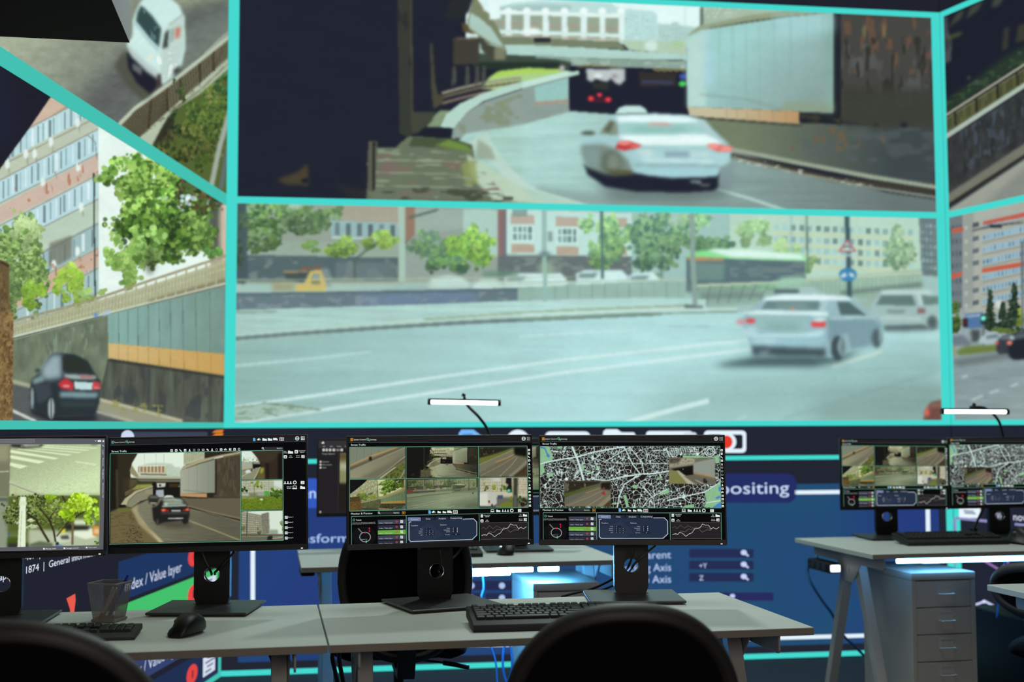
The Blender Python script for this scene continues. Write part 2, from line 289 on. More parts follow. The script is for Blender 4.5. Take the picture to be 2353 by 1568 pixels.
def tunnel_cars(p):
    p.fr(*FB)
    p.poly([(1310, 1130), (1440, 1060), (1430, 1290), (1310, 1290)], (128, 146, 150), 14, 0.6)
    p.line([(1320, 1280), (1560, 1350), (1780, 1425)], 20, (178, 208, 200), 3)
    p.poly([(625, 775), (655, 728), (700, 715), (800, 716), (835, 740), (850, 775)], (196, 228, 224), 3); p.poly([(640, 768), (840, 762), (850, 782), (630, 782)], (84, 116, 106), 3)
    p.poly([(480, 1230), (1330, 1240), (1420, 1330), (1100, 1380), (620, 1350)], (98, 114, 112), 22, 0.8)
    p.poly([(415, 1110), (1330, 1160), (1322, 1270), (1290, 1290), (1100, 1304), (760, 1296), (560, 1262), (440, 1180)], (34, 38, 52), 5)
    p.poly([(392, 985), (430, 945), (515, 900), (560, 830), (600, 790), (650, 778), (900, 770), (1120, 784), (1230, 812), (1290, 880), (1385, 965), (1415, 1010), (1405, 1090), (1335, 1130), (1325, 1185), (1080, 1196), (860, 1186), (700, 1160), (560, 1160), (430, 1120)], (164, 204, 206), 5)
    p.poly([(640, 785), (900, 776), (1130, 790), (1220, 826), (1000, 836), (640, 828)], (228, 250, 250), 6)
    p.poly([(1170, 815), (1230, 820), (1360, 965), (1260, 905)], (176, 206, 206), 5); p.poly([(680, 832), (1150, 838), (1225, 908), (690, 906)], (160, 208, 202), 5)
    p.poly([(740, 850), (1100, 856), (1130, 900), (760, 900)], (136, 186, 176), 10, 0.7); p.ell(930, 842, 85, 9, (222, 158, 150), 4, 0.9)
    p.poly([(516, 905), (590, 812), (640, 825), (650, 915)], (132, 148, 130), 5); p.poly([(545, 885), (600, 815), (620, 830), (590, 900)], (84, 90, 70), 5, 0.8); p.ell(445, 900, 52, 13, (72, 88, 78), 5)
    p.poly([(640, 916), (1240, 908), (1350, 965), (1330, 985), (830, 985), (700, 960)], (232, 252, 250), 6)
    p.poly([(396, 985), (540, 975), (640, 1010), (720, 1090), (740, 1150), (560, 1178), (440, 1130), (410, 1060)], (120, 138, 128), 8); p.poly([(405, 1000), (520, 1000), (540, 1130), (430, 1110)], (134, 160, 156), 10, 0.8)
    p.ell(600, 1100, 70, 80, (92, 102, 88), 10, 0.8); p.ell(615, 1100, 45, 58, (136, 150, 138), 8, 0.7); p.poly([(560, 1150), (740, 1150), (760, 1180), (620, 1190)], (90, 92, 66), 6)
    p.poly([(740, 1010), (1330, 1015), (1390, 1040), (1380, 1110), (900, 1110), (760, 1080)], (172, 212, 214), 8); p.poly([(760, 1020), (860, 1010), (900, 1050), (840, 1070)], (196, 224, 222), 6); p.poly([(1130, 1030), (1260, 1025), (1280, 1060), (1150, 1065)], (190, 220, 220), 6)
    p.box(962, 1024, 1128, 1064, (142, 168, 180), 6); p.line([(800, 1080), (1300, 1094)], 12, (206, 234, 234), 5); p.line([(760, 1118), (1330, 1126)], 10, (112, 140, 142), 6, 0.8)
    p.poly([(760, 1135), (1325, 1140), (1312, 1192), (1000, 1200), (850, 1180)], (164, 210, 216), 6)
    p.poly([(625, 1005), (650, 962), (720, 955), (808, 985), (760, 1005), (690, 1020)], (190, 66, 66), 4); p.ell(690, 968, 48, 13, (240, 146, 136), 3.5); p.ell(760, 988, 34, 12, (234, 110, 102), 3.5)
    p.poly([(1240, 975), (1330, 975), (1425, 1000), (1405, 1024), (1310, 1026)], (216, 116, 110), 5); p.ell(1292, 990, 38, 16, (248, 152, 144), 4); p.ell(1378, 1006, 40, 15, (246, 150, 138), 4)
    p.poly([(1120, 1222), (1200, 1215), (1215, 1245), (1150, 1240)], (110, 124, 128), 4); p.poly([(1200, 1245), (1270, 1245), (1260, 1262), (1210, 1262)], (96, 104, 106), 4)
    return p

def feed_road(r=0.55):
    p = Pic(505, 462, 2175, 980, r, (160, 196, 190)); p.fr(*FD)
    # left block of flats
    p.poly([(60, 20), (1265, 60), (1265, 600), (60, 600)], (148, 164, 150), 2)
    p.poly([(800, 60), (1232, 70), (1222, 188), (850, 168)], (166, 164, 146), 2)
    p.poly([(760, 168), (1222, 186), (1222, 296), (770, 282)], (150, 184, 184), 2)
    p.quadgrid([(770, 172), (1222, 188), (1222, 292), (770, 280)], 6, 1, (98, 118, 120), 0.42, 0.8, 1.5); p.line([(770, 282), (1222, 298)], 12, (190, 214, 206), 2)
    p.poly([(100, 300), (1225, 320), (1225, 420), (100, 402)], (152, 172, 158), 3)
    p.poly([(60, 398), (1222, 420), (1222, 580), (60, 580)], (86, 106, 108), 3); p.stain([(100, 420), (1222, 430), (1222, 570), (100, 560)], (128, 140, 140), 0.55, 90, 60, 0.7)
    p.poly([(800, 450), (1200, 450), (1200, 560), (800, 560)], (112, 128, 130), 6, 0.7)
    p.poly([(1222, 60), (1266, 62), (1268, 585), (1226, 580)], (168, 198, 182), 2)
    # middle and right blocks
    p.poly([(1266, 60), (1895, 80), (1895, 590), (1266, 590)], (148, 164, 156), 2); p.poly([(1330, 90), (1660, 90), (1660, 220), (1330, 260)], (156, 176, 166), 4)
    p.poly([(1660, 90), (1895, 95), (1895, 410), (1660, 400)], (172, 204, 194), 3); p.poly([(1268, 70), (1335, 70), (1335, 260), (1268, 330)], (148, 122, 104), 3)
    p.line([(1290, 150), (1400, 120), (1490, 95)], 16, (92, 108, 96), 3)
    p.poly([(1893, 90), (2450, 100), (2450, 590), (1893, 590)], (160, 186, 176), 2); p.poly([(1893, 90), (1952, 92), (1952, 560), (1893, 560)], (138, 112, 108), 3); p.line([(1936, 90), (1942, 560)], 14, (104, 118, 132), 2)
    p.poly([(1955, 90), (2800, 120), (2800, 410), (1955, 392)], (190, 226, 218), 2); p.poly([(1893, 405), (2800, 412), (2800, 580), (1893, 575)], (102, 116, 116), 3)
    for x, y in ((1988, 196), (2290, 212), (2616, 215)):
        p.poly([(x-8, y-72), (x+150, y-64), (x+150, y), (x-8, y-4)], (184, 174, 160), 2); p.poly([(x, y), (x+145, y+4), (x+145, y+116), (x, y+112)], (206, 236, 228), 2)
        p.quadgrid([(x+4, y+6), (x+140, y+8), (x+140, y+110), (x+4, y+106)], 4, 2, (112, 150, 148), 0.72, 0.8, 1.2); p.poly([(x-2, y+130), (x+150, y+134), (x+150, y+190), (x-2, y+190)], (182, 168, 150), 2)
    p.box(1990, 90, 2090, 140, (122, 150, 146), 2, 0.8); p.box(2230, 240, 2262, 310, (140, 164, 156), 3); p.stain([(1893, 415), (2800, 420), (2800, 575), (1893, 570)], (132, 146, 140), 0.55, 80, 50, 0.7)
    # far right block
    p.fr(*FE)
    p.poly([(1400, 100), (2700, 130), (2700, 600), (1400, 600)], (184, 216, 198), 3)
    for j, y in enumerate((190, 270, 340, 410)):
        p.quadgrid([(1690, y-10), (2650, y+30), (2650, y+92), (1690, y+52)], 17, 1, (128, 164, 164), 0.6, 0.62, 1.5, 0.8, 0.3); p.line([(1690, y+62), (2650, y+100)], 16, (206, 208, 158), 3, 0.6)
    p.fr(*FG); p.poly([(888, 140), (1010, 140), (1015, 530), (905, 520)], (106, 126, 128), 3); p.quadgrid([(895, 170), (1005, 180), (1008, 500), (905, 490)], 4, 7, (140, 164, 166), 0.5, 0.5, 1.5)
    # trees
    p.fr(*FD)
    p.blobs(330, 150, 260, 110, 240, 26, GRN+[(140, 170, 140)]); p.blobs(620, 170, 240, 100, 200, 26, [(92, 122, 86), (112, 146, 92), (82, 108, 80), (132, 160, 124)]); p.blobs(300, 280, 210, 90, 150, 24, [(74, 104, 74), (104, 140, 84), (124, 150, 110)])
    p.poly([(125, 50), (195, 50), (205, 560), (180, 600), (130, 590)], (74, 92, 96), 3); p.blobs(160, 330, 60, 220, 50, 22, [(60, 82, 70), (84, 108, 84)], 0.7)
    p.ell(520, 70, 50, 22, (176, 206, 190), 5, 0.8)
    p.blobs(830, 350, 140, 80, 120, 22, [(136, 172, 84), (112, 150, 82), (154, 186, 94), (96, 130, 80)]); p.blobs(1080, 300, 130, 80, 110, 22, [(136, 174, 90), (154, 188, 96), (110, 146, 84)]); p.blobs(660, 340, 110, 40, 50, 20, [(124, 160, 92), (100, 136, 84)])
    p.line([(930, 580), (925, 440), (990, 380), (1080, 320)], 12, (80, 98, 82), 3)
    p.blobs(1480, 380, 210, 150, 150, 28, [(96, 128, 100), (116, 154, 100), (86, 116, 98)]); p.blobs(1720, 340, 175, 165, 260, 26, [(140, 190, 90), (120, 172, 88), (160, 200, 100), (98, 142, 84)]); p.blobs(1560, 470, 190, 60, 70, 26, [(84, 118, 92), (106, 146, 92)]); p.ell(1640, 505, 30, 40, (70, 96, 84), 6, 0.7)
    p.line([(2205, 90), (2210, 720)], 28, (154, 184, 172), 3)
    p.fr(*FE)
    p.blobs(560, 300, 170, 190, 260, 28, [(142, 190, 128), (120, 168, 118), (160, 204, 140), (104, 146, 116)]); p.blobs(900, 300, 200, 200, 280, 30, [(96, 138, 114), (120, 164, 120), (84, 120, 108), (140, 182, 136)]); p.blobs(1180, 260, 240, 130, 240, 28, [(122, 166, 122), (98, 140, 114), (146, 190, 140)])
    p.blobs(1290, 320, 140, 60, 80, 26, [(92, 132, 108), (118, 160, 120)]); p.blobs(1560, 260, 130, 110, 170, 24, [(150, 192, 142), (166, 204, 152), (132, 174, 130)]); p.blobs(1780, 360, 100, 60, 60, 24, [(156, 194, 140), (170, 206, 150)]); p.blobs(880, 450, 120, 60, 60, 26, [(90, 124, 110), (110, 148, 112)])
    p.ell(1040, 170, 60, 30, (180, 206, 190), 8, 0.7); p.poly([(930, 430), (950, 430), (950, 560), (930, 560)], (80, 104, 100), 5, 0.8)
    p.fr(*FG); p.blobs(740, 350, 120, 150, 220, 24, [(150, 184, 146), (130, 168, 134), (166, 198, 158), (112, 150, 122)]); p.blobs(200, 440, 70, 60, 50, 22, [(120, 156, 110), (150, 182, 130)])
    # bus, vans, tow truck behind the railing
    p.fr(*FE)
    p.poly([(1110, 420), (1385, 420), (1910, 440), (1916, 640), (1110, 640)], (92, 116, 122), 3); p.poly([(1130, 450), (1370, 455), (1360, 570), (1130, 575)], (112, 142, 136), 6); p.stain([(1400, 440), (1910, 450), (1910, 570), (1400, 570)], (120, 140, 138), 0.55, 120, 40, 0.6)
    p.poly([(1106, 412), (1130, 380), (1280, 364), (1545, 366), (1880, 396), (1922, 420), (1922, 442), (1400, 424), (1106, 414)], (140, 226, 150), 4); p.poly([(1260, 372), (1290, 360), (1545, 366), (1880, 398), (1910, 432), (1420, 416)], (222, 248, 240), 5)
    p.poly([(1116, 416), (1360, 424), (1360, 440), (1116, 436)], (200, 152, 96), 4)
    p.poly([(1110, 590), (1500, 600), (1500, 660), (1100, 660)], (104, 132, 122), 6, 0.8)
    for x0, x1, y0 in ((-120, 300, 525), (365, 710, 502), (715, 925, 520)):
        p.poly([(x0, y0+22), (x0+60, y0), (x1-40, y0), (x1, y0+40), (x1, 625), (x0, 625)], (208, 240, 238), 4)
        p.poly([(x0+20, y0+25), (x0+150, y0+18), (x0+120, y0+55), (x0+10, y0+55)], (98, 124, 122), 5, 0.8)
    p.fr(*FD)
    p.poly([(1440, 560), (1540, 542), (1640, 545), (1700, 590), (1700, 640), (1420, 640)], (206, 238, 232), 6); p.poly([(1720, 610), (1780, 565), (1880, 565), (1945, 620), (1900, 640), (1730, 640)], (210, 242, 238), 6); p.ell(1750, 620, 28, 14, (240, 255, 252), 5); p.box(1790, 510, 2030, 552, (104, 142, 122), 6, 0.8)
    p.poly([(445, 510), (600, 505), (615, 520), (450, 524)], (170, 140, 100), 3); p.poly([(450, 525), (610, 520), (580, 590), (460, 560)], (70, 86, 84), 4); p.poly([(590, 590), (625, 510), (700, 500), (735, 560), (735, 650), (530, 650), (525, 605)], (208, 184, 100), 3); p.poly([(625, 565), (645, 525), (690, 525), (695, 575)], (140, 160, 150), 2); p.poly([(630, 575), (700, 582), (690, 602), (640, 600)], (110, 112, 86), 3); p.poly([(555, 485), (700, 476), (712, 492), (560, 498)], (128, 92, 74), 3)
    p.poly([(700, 495), (745, 490), (775, 560), (760, 630), (735, 600)], (128, 144, 146), 5); p.box(370, 590, 520, 645, (150, 136, 92), 8, 0.7)
    # railing and low wall
    for y, w in ((562, 13), (590, 8), (612, 7), (635, 10)): p.line([(60, y+8), (1200, y), (2400, y-12)], w, (176, 192, 164), 2, 0.55)
    p.poly([(760, 560), (2140, 560), (2140, 640), (760, 640)], (166, 192, 176), 8, 0.28)
    p.poly([(60, 662), (700, 652), (1300, 642), (2150, 624), (2150, 706), (1300, 738), (60, 776)], (104, 124, 132), 2); p.poly([(950, 660), (1750, 640), (1750, 720), (950, 745)], (112, 136, 160), 14, 0.9); p.line([(60, 668), (1300, 650), (2150, 630)], 16, (84, 104, 112), 3, 0.8)
    p.stain([(60, 680), (2150, 640), (2150, 706), (60, 770)], (138, 152, 156), 0.6, 60, 40, 0.6)
    p.fr(*FE)
    p.poly([(-30, 625), (1105, 560), (1105, 690), (700, 690), (-30, 715)], (150, 184, 172), 3, 0.95); p.line([(-30, 590), (1105, 568)], 14, (178, 204, 186), 3, 0.8); p.bars([(180, 610), (1100, 580)], [(180, 700), (1100, 690)], 11, 8, (122, 156, 148), 2, 0.6)
    p.poly([(1180, 604), (1700, 585), (2700, 500), (2700, 720), (2200, 690), (1180, 760)], (142, 174, 156), 5, 0.8); p.line([(1180, 608), (1710, 588), (1900, 570), (2700, 520)], 16, (186, 204, 178), 3); p.bars([(1230, 610), (1700, 592)], [(1210, 740), (1640, 700)], 6, 8, (110, 136, 126), 2)
    p.poly([(1200, 660), (1620, 650), (1620, 690), (1200, 700)], (102, 122, 120), 8, 0.7); p.bars([(1900, 575), (2700, 530)], [(1900, 700), (2700, 640)], 26, 7, (168, 196, 178), 2, 0.8); p.line([(2150, 660), (2700, 600)], 30, (92, 110, 106), 6, 0.7); p.stain([(1400, 600), (1900, 590), (1900, 640), (1400, 640)], (136, 196, 140), 0.5, 60, 20, 0.6)
    p.poly([(1700, 600), (1760, 550), (1900, 552), (1920, 600), (1720, 620)], (160, 204, 180), 8)
    # roadway
    p.fr(*FD)
    p.poly([(60, 776), (1300, 740), (2150, 708), (2900, 690), (3300, 700), (3300, 800), (2353, 812), (1200, 880), (60, 970)], (166, 202, 194), 3, 1, (180, 218, 212), ((100, 800), (2200, 760))); p.tex([(60, 776), (2900, 700), (2353, 812), (60, 970)], 0.06, 300, 14, 4)
    p.line([(60, 792), (250, 788), (400, 782)], 14, (128, 146, 134), 4, 0.8); p.line([(60, 950), (700, 892), (1390, 842), (2353, 786), (3150, 764)], 14, (186, 216, 204), 3); p.line([(1390, 838), (1900, 800), (2353, 776), (3180, 742)], 10, (142, 164, 128), 3)
    p.poly([(60, 985), (1200, 890), (2353, 832), (3200, 790), (5200, 790), (5200, 1600), (60, 1600)], (146, 182, 176), 3, 1, (178, 222, 222), ((60, 1300), (2500, 1100)))
    p.fr(*FE); p.poly([(1000, 1300), (2353, 1050), (2900, 1000), (2900, 1560), (600, 1560)], (146, 184, 180), 60, 0.9); p.poly([(2000, 1400), (2900, 1250), (2900, 1560), (1900, 1560)], (128, 158, 152), 40, 0.8); p.tex([(-2000, 900), (2900, 820), (2900, 1540), (-2000, 1540)], 0.035, 700, 50, 10); p.line([(1760, 1510), (2300, 1340), (2800, 1190)], 12, (128, 160, 160), 6, 0.6)
    p.fr(*FD)
    p.line([(60, 972), (500, 935), (1200, 886), (1700, 856), (2353, 826), (3000, 796)], 24, (108, 128, 126), 3); p.line([(60, 996), (700, 945)], 14, (160, 192, 184), 4, 0.8); p.fr(*FE); p.line([(0, 836), (700, 800), (1450, 782)], 15, (130, 164, 142), 3); p.line([(0, 806), (700, 780), (1450, 766)], 18, (196, 226, 218), 4)
    p.fr(*FD)
    p.line([(60, 1156), (600, 1104), (1040, 1056)], 18, (178, 214, 210), 3); p.line([(60, 1438), (700, 1345), (1500, 1225), (2353, 1108), (3780, 955)], 20, (206, 236, 234), 3); p.line([(60, 1552), (300, 1510), (700, 1450), (1500, 1325), (2353, 1194), (3800, 1013)], 20, (208, 236, 236), 3); p.line([(2040, 955), (2353, 932), (2830, 908)], 14, (196, 230, 228), 3, 0.8)
    p.poly([(60, 1440), (420, 1395), (700, 1450), (300, 1510), (60, 1540)], (168, 196, 180), 4, 0.7); p.stain([(60, 1430), (420, 1395), (700, 1450), (60, 1540)], (128, 152, 130), 0.52, 50, 16, 0.8); p.line([(300, 1400), (480, 1420), (700, 1448)], 9, (116, 138, 122), 3)
    p.fr(*FE); p.line([(690, 1540), (960, 1462), (1260, 1386)], 34, (204, 234, 232), 3); p.line([(2090, 1154), (2353, 1076), (2430, 1052)], 30, (184, 214, 206), 3); p.line([(1450, 1512), (1515, 1490)], 16, (180, 212, 208), 3, 0.8); p.line([(2770, 940), (2860, 910)], 22, (186, 214, 208), 4, 0.8)
    p.stain([(1000, 870), (1450, 860), (1450, 980), (800, 985)], (160, 200, 198), 0.55, 200, 20, 0.6)
    # masts and signs
    p.line([(145, 80), (156, 715)], 26, (150, 188, 180), 3); p.ell(152, 395, 42, 20, (100, 122, 126), 5, 0.7); p.ell(160, 490, 60, 45, (156, 190, 160), 10, 0.6)
    p.line([(536, 90), (541, 560)], 20, (88, 118, 118), 3); p.line([(1146, 110), (1152, 420), (1168, 740)], 34, (140, 166, 158), 3); p.poly([(1100, 735), (1220, 745), (1222, 760), (1100, 758)], (96, 110, 104), 4)
    p.line([(1920, 110), (1928, 500)], 14, (98, 130, 118), 3); p.line([(1815, 130), (1820, 380)], 16, (150, 190, 188), 4, 0.7); p.line([(2192, 110), (2200, 300), (2212, 690)], 32, (66, 92, 98), 3)
    p.poly([(2196, 292), (2262, 380), (2130, 380)], (178, 120, 124), 2); p.poly([(2196, 316), (2238, 370), (2154, 370)], (196, 222, 214), 2); p.line([(2170, 352), (2200, 340), (2222, 356)], 14, (90, 110, 112), 3); p.box(2140, 390, 2250, 412, (180, 210, 206), 4, 0.8)
    p.ell(2200, 534, 60, 47, (62, 132, 178), 2.5); p.poly([(2150, 540), (2180, 518), (2195, 545), (2160, 556)], (206, 226, 230), 3); p.poly([(2205, 520), (2235, 525), (2245, 555), (2215, 545)], (206, 226, 230), 3)
    return p

def road_cars(p):
    p.fr(*FG)
    p.poly([(-40, 605), (90, 592), (200, 598), (270, 645), (-40, 660)], (168, 198, 192), 5); p.poly([(-60, 612), (100, 610), (105, 645), (-60, 645)], (84, 106, 108), 5)
    p.poly([(480, 690), (600, 650), (620, 720), (560, 760), (500, 740)], (150, 172, 156), 10, 0.6)
    p.poly([(640, 850), (1015, 830), (1015, 870), (900, 884), (660, 886)], (86, 102, 102), 8)
    p.poly([(560, 770), (585, 700), (640, 632), (700, 618), (940, 618), (1000, 645), (1020, 660), (1020, 855), (965, 872), (905, 838), (650, 838), (590, 815)], (160, 190, 188), 4)
    p.poly([(640, 622), (940, 620), (1000, 645), (640, 645)], (200, 226, 220), 6); p.poly([(640, 655), (845, 655), (868, 722), (606, 716)], (100, 126, 122), 4); p.poly([(905, 655), (1015, 660), (1018, 712), (918, 716)], (106, 132, 124), 4); p.line([(880, 640), (905, 720)], 18, (190, 216, 212), 3)
    p.poly([(670, 746), (805, 748), (785, 772), (685, 772)], (130, 154, 152), 4); p.poly([(878, 735), (932, 740), (930, 772), (878, 772)], (136, 110, 108), 4); p.line([(630, 800), (900, 806)], 16, (188, 214, 210), 5); p.ell(975, 830, 34, 45, (84, 100, 102), 6)
    p.fr(*FE)
    p.poly([(1280, 1150), (1560, 1085), (2100, 1090), (2300, 1040), (2150, 1120), (1950, 1158), (1500, 1158)], (58, 78, 82), 12, 0.9)
    p.poly([(1440, 870), (1470, 800), (1530, 770), (1600, 900), (1560, 1080), (1480, 1090)], (166, 206, 206), 20, 0.55)
    p.poly([(1480, 850), (1510, 790), (1640, 684), (1760, 668), (1980, 664), (2200, 680), (2300, 750), (2370, 805), (2430, 850), (2440, 910), (2425, 990), (2353, 1030), (2200, 1045), (2100, 1095), (1900, 1060), (1560, 1042), (1520, 960)], (150, 186, 192), 4)
    p.poly([(1640, 690), (1760, 670), (1980, 666), (2200, 684), (2230, 706), (1900, 712), (1630, 712)], (228, 250, 250), 5); p.poly([(1650, 712), (2010, 712), (2000, 776), (1615, 768)], (106, 136, 136), 4); p.poly([(1700, 730), (1900, 720), (1960, 770), (1740, 770)], (132, 160, 158), 8, 0.7); p.ell(1825, 768, 16, 8, (210, 140, 100), 3); p.poly([(2030, 712), (2068, 715), (2040, 785), (2010, 780)], (170, 204, 204), 4)
    p.poly([(1480, 792), (1600, 775), (2060, 785), (2070, 812), (1560, 806)], (218, 246, 244), 5); p.poly([(1550, 806), (1940, 820), (1890, 920), (1620, 905)], (150, 190, 188), 6); p.poly([(1640, 860), (1880, 866), (1860, 915), (1650, 905)], (128, 166, 164), 10, 0.6)
    p.ell(1478, 852, 34, 20, (206, 150, 154), 5, 0.9); p.ell(1543, 846, 32, 19, (214, 86, 90), 4); p.poly([(1945, 855), (2050, 846), (2052, 886), (1960, 890)], (222, 80, 84), 4); p.ell(2010, 838, 45, 12, (206, 226, 226), 4)
    p.poly([(1480, 905), (1560, 880), (1600, 920), (1540, 960), (1480, 950)], (180, 214, 218), 8); p.poly([(1530, 935), (1900, 930), (2045, 905), (2030, 950), (1960, 965), (1560, 965)], (186, 224, 228), 6); p.poly([(1540, 968), (2060, 955), (2010, 1020), (1570, 1010)], (156, 198, 206), 6); p.ell(1640, 985, 90, 20, (180, 216, 224), 8)
    p.poly([(1545, 1015), (2050, 1035), (2050, 1090), (1560, 1080)], (66, 84, 92), 8); p.poly([(1590, 1050), (1680, 1040), (1660, 1080), (1600, 1080)], (150, 172, 176), 8, 0.6)
    p.poly([(2125, 715), (2210, 718), (2330, 812), (2150, 806)], (82, 106, 106), 4); p.line([(2220, 716), (2345, 812)], 12, (150, 180, 180), 3); p.poly([(2060, 830), (2353, 822), (2430, 880), (2353, 1005), (2220, 1040), (2200, 930), (2110, 960), (2070, 1000)], (126, 158, 168), 6); p.line([(2080, 830), (2380, 822)], 12, (190, 220, 220), 5)
    p.ell(2130, 1030, 46, 84, (64, 80, 86), 5); p.ell(2162, 1020, 32, 66, (150, 176, 180), 5, 0.9); p.ell(2165, 1020, 12, 60, (96, 116, 120), 5, 0.8); p.ell(2395, 965, 34, 66, (78, 98, 102), 6); p.ell(2420, 950, 14, 50, (150, 180, 178), 5, 0.7)
    p.fr(*FG); p.poly([(912, 1490), (930, 1410), (965, 1355), (1040, 1336), (1040, 1490)], (112, 76, 68), 4); p.poly([(960, 1365), (1040, 1350), (1040, 1385), (950, 1395)], (136, 100, 90), 5); p.ell(940, 1420, 14, 30, (222, 104, 84), 4)
    return p

def feed_bank(r=0.7):
    p = Pic(-160, -60, 530, 470, r, (132, 140, 124)); p.fr(*FH)
    p.poly([(-500, -200), (1600, -200), (1600, 1400), (-500, 1400)], (166, 176, 152), 2, 1, (98, 104, 100), ((150, 250), (900, 820)))
    p.poly([(1000, -200), (1600, -200), (1600, 300), (1240, 520), (1150, 300)], (112, 122, 114), 10); p.poly([(1180, 60), (1600, -120), (1600, 30), (1240, 210)], (92, 98, 96), 22, 0.8); p.poly([(900, -200), (1600, -200), (1600, -40), (1150, 80)], (156, 164, 136), 20, 0.7)
    p.poly([(500, 700), (800, 400), (900, 600), (800, 850)], (88, 92, 92), 30, 0.8); p.tex([(-500, -200), (1600, -200), (1600, 700), (800, 860), (-500, 400)], 0.07, 50, 30, 6)
    # grassy bank
    p.poly([(960, 1100), (1040, 960), (1170, 750), (1560, 400), (1600, 1500), (1300, 1500)], (84, 100, 52), 3); p.blobs(1400, 800, 170, 330, 380, 22, [(66, 92, 46), (96, 122, 56), (120, 128, 70), (52, 76, 40), (82, 108, 52)]); p.blobs(1250, 980, 200, 160, 160, 24, [(60, 72, 38), (84, 96, 48), (112, 112, 62), (46, 60, 36)]); p.blobs(1490, 560, 60, 140, 80, 18, [(62, 98, 58), (84, 120, 66), (44, 70, 46)]); p.blobs(1160, 850, 60, 110, 70, 16, [(36, 50, 34), (60, 76, 44)]); p.ell(1110, 880, 60, 90, (38, 38, 36), 10, 0.6)
    p.poly([(1020, 985), (1100, 850), (1150, 790), (1180, 800), (1080, 960)], (52, 50, 42), 5)
    p.line([(1548, 760), (1480, 1000), (1425, 1260)], 34, (160, 172, 160), 3); p.line([(1552, 900), (1490, 1280)], 30, (98, 112, 116), 4)
    # railing on its concrete edge
    p.poly([(790, 850), (905, 735), (1130, 585), (1560, 250), (1560, 400), (1210, 690), (1130, 770), (940, 940)], (104, 102, 82), 2); p.poly([(920, 945), (1120, 765), (1560, 370), (1560, 450), (1340, 640), (1170, 745), (1130, 790), (1020, 990)], (178, 192, 168), 3); p.stain([(920, 945), (1120, 765), (1560, 370), (1560, 400), (1130, 790)], (112, 110, 84), 0.5, 40, 30, 0.7); p.line([(1140, 760), (1350, 610), (1560, 410)], 8, (84, 84, 66), 3, 0.8)
    p.bars([(830, 840), (910, 750), (1130, 605)], [(930, 940), (1020, 850), (1140, 740)], 22, 6, (52, 46, 36), 1.5); p.bars([(1130, 600), (1560, 270)], [(1150, 730), (1560, 390)], 24, 6, (64, 60, 46), 1.5, 0.8)
    for a, b in (((1125, 590), (1130, 750)), ((1215, 520), (1218, 680)), ((1345, 420), (1350, 560)), ((1020, 660), (1000, 870)), ((1440, 345), (1444, 480))): p.line([a, b], 14, (66, 60, 46), 2)
    p.line([(795, 850), (905, 735), (1130, 575), (1330, 420), (1560, 235)], 26, (184, 198, 178), 2.5); p.line([(830, 850), (920, 760), (1135, 600)], 8, (92, 82, 60), 2, 0.8); p.line([(1380, 370), (1470, 280), (1560, 200)], 18, (168, 180, 160), 3, 0.8)
    p.blobs(1190, 470, 35, 90, 40, 10, [(74, 96, 54), (96, 118, 66)]); p.blobs(1230, 620, 40, 70, 46, 12, [(60, 80, 46), (84, 102, 56)])
    base = p.copy()
    # white van on the carriageway
    p.poly([(770, 440), (830, 340), (900, 400), (960, 560), (1030, 640), (960, 680), (850, 580)], (76, 78, 66), 8, 0.8); p.poly([(850, 350), (930, 380), (1080, 480), (1090, 560), (1010, 636), (920, 560), (865, 460)], (32, 35, 46), 5)
    p.poly([(850, 300), (890, 250), (895, 130), (935, 30), (985, -30), (1060, -50), (1150, -15), (1210, 40), (1242, 120), (1246, 330), (1225, 440), (1180, 510), (1095, 575), (1065, 520), (1000, 470), (900, 380)], (204, 234, 228), 5)
    p.poly([(950, 35), (1020, 100), (1088, 195), (1072, 320), (1000, 250), (915, 145), (925, 85)], (54, 76, 76), 5); p.stain([(950, 40), (1080, 190), (1070, 310), (920, 150)], (98, 132, 132), 0.55, 40, 40, 0.7); p.line([(905, 150), (1000, 270), (1070, 345)], 20, (168, 206, 206), 4)
    p.poly([(1085, 330), (1120, 190), (1240, 100), (1246, 330), (1180, 500), (1100, 570), (1080, 480)], (190, 214, 206), 6); p.poly([(1094, 330), (1112, 220), (1140, 200), (1130, 320)], (62, 66, 66), 5); p.poly([(1150, 200), (1175, 190), (1170, 270), (1145, 300)], (150, 174, 168), 4); p.poly([(1182, 190), (1218, 178), (1212, 245), (1180, 268)], (196, 120, 100), 6); p.line([(1140, 170), (1230, 100)], 12, (150, 160, 150), 4, 0.7)
    p.poly([(860, 300), (1000, 430), (1085, 490), (1075, 545), (980, 480), (880, 380)], (186, 204, 198), 6, 0.9); p.poly([(890, 425), (960, 460), (950, 510), (895, 470)], (120, 128, 128), 5, 0.8); p.line([(1030, 370), (990, 410)], 14, (240, 240, 206), 4, 0.8); p.stain([(1050, 380), (1230, 330), (1180, 500), (1080, 560)], (236, 250, 246), 0.52, 40, 50, 0.8); p.poly([(1060, 500), (1085, 500), (1085, 570), (1050, 600)], (70, 60, 60), 5)
    p.poly([(1170, 470), (1215, 440), (1210, 480), (1170, 520)], (54, 56, 56), 6)
    return p, base

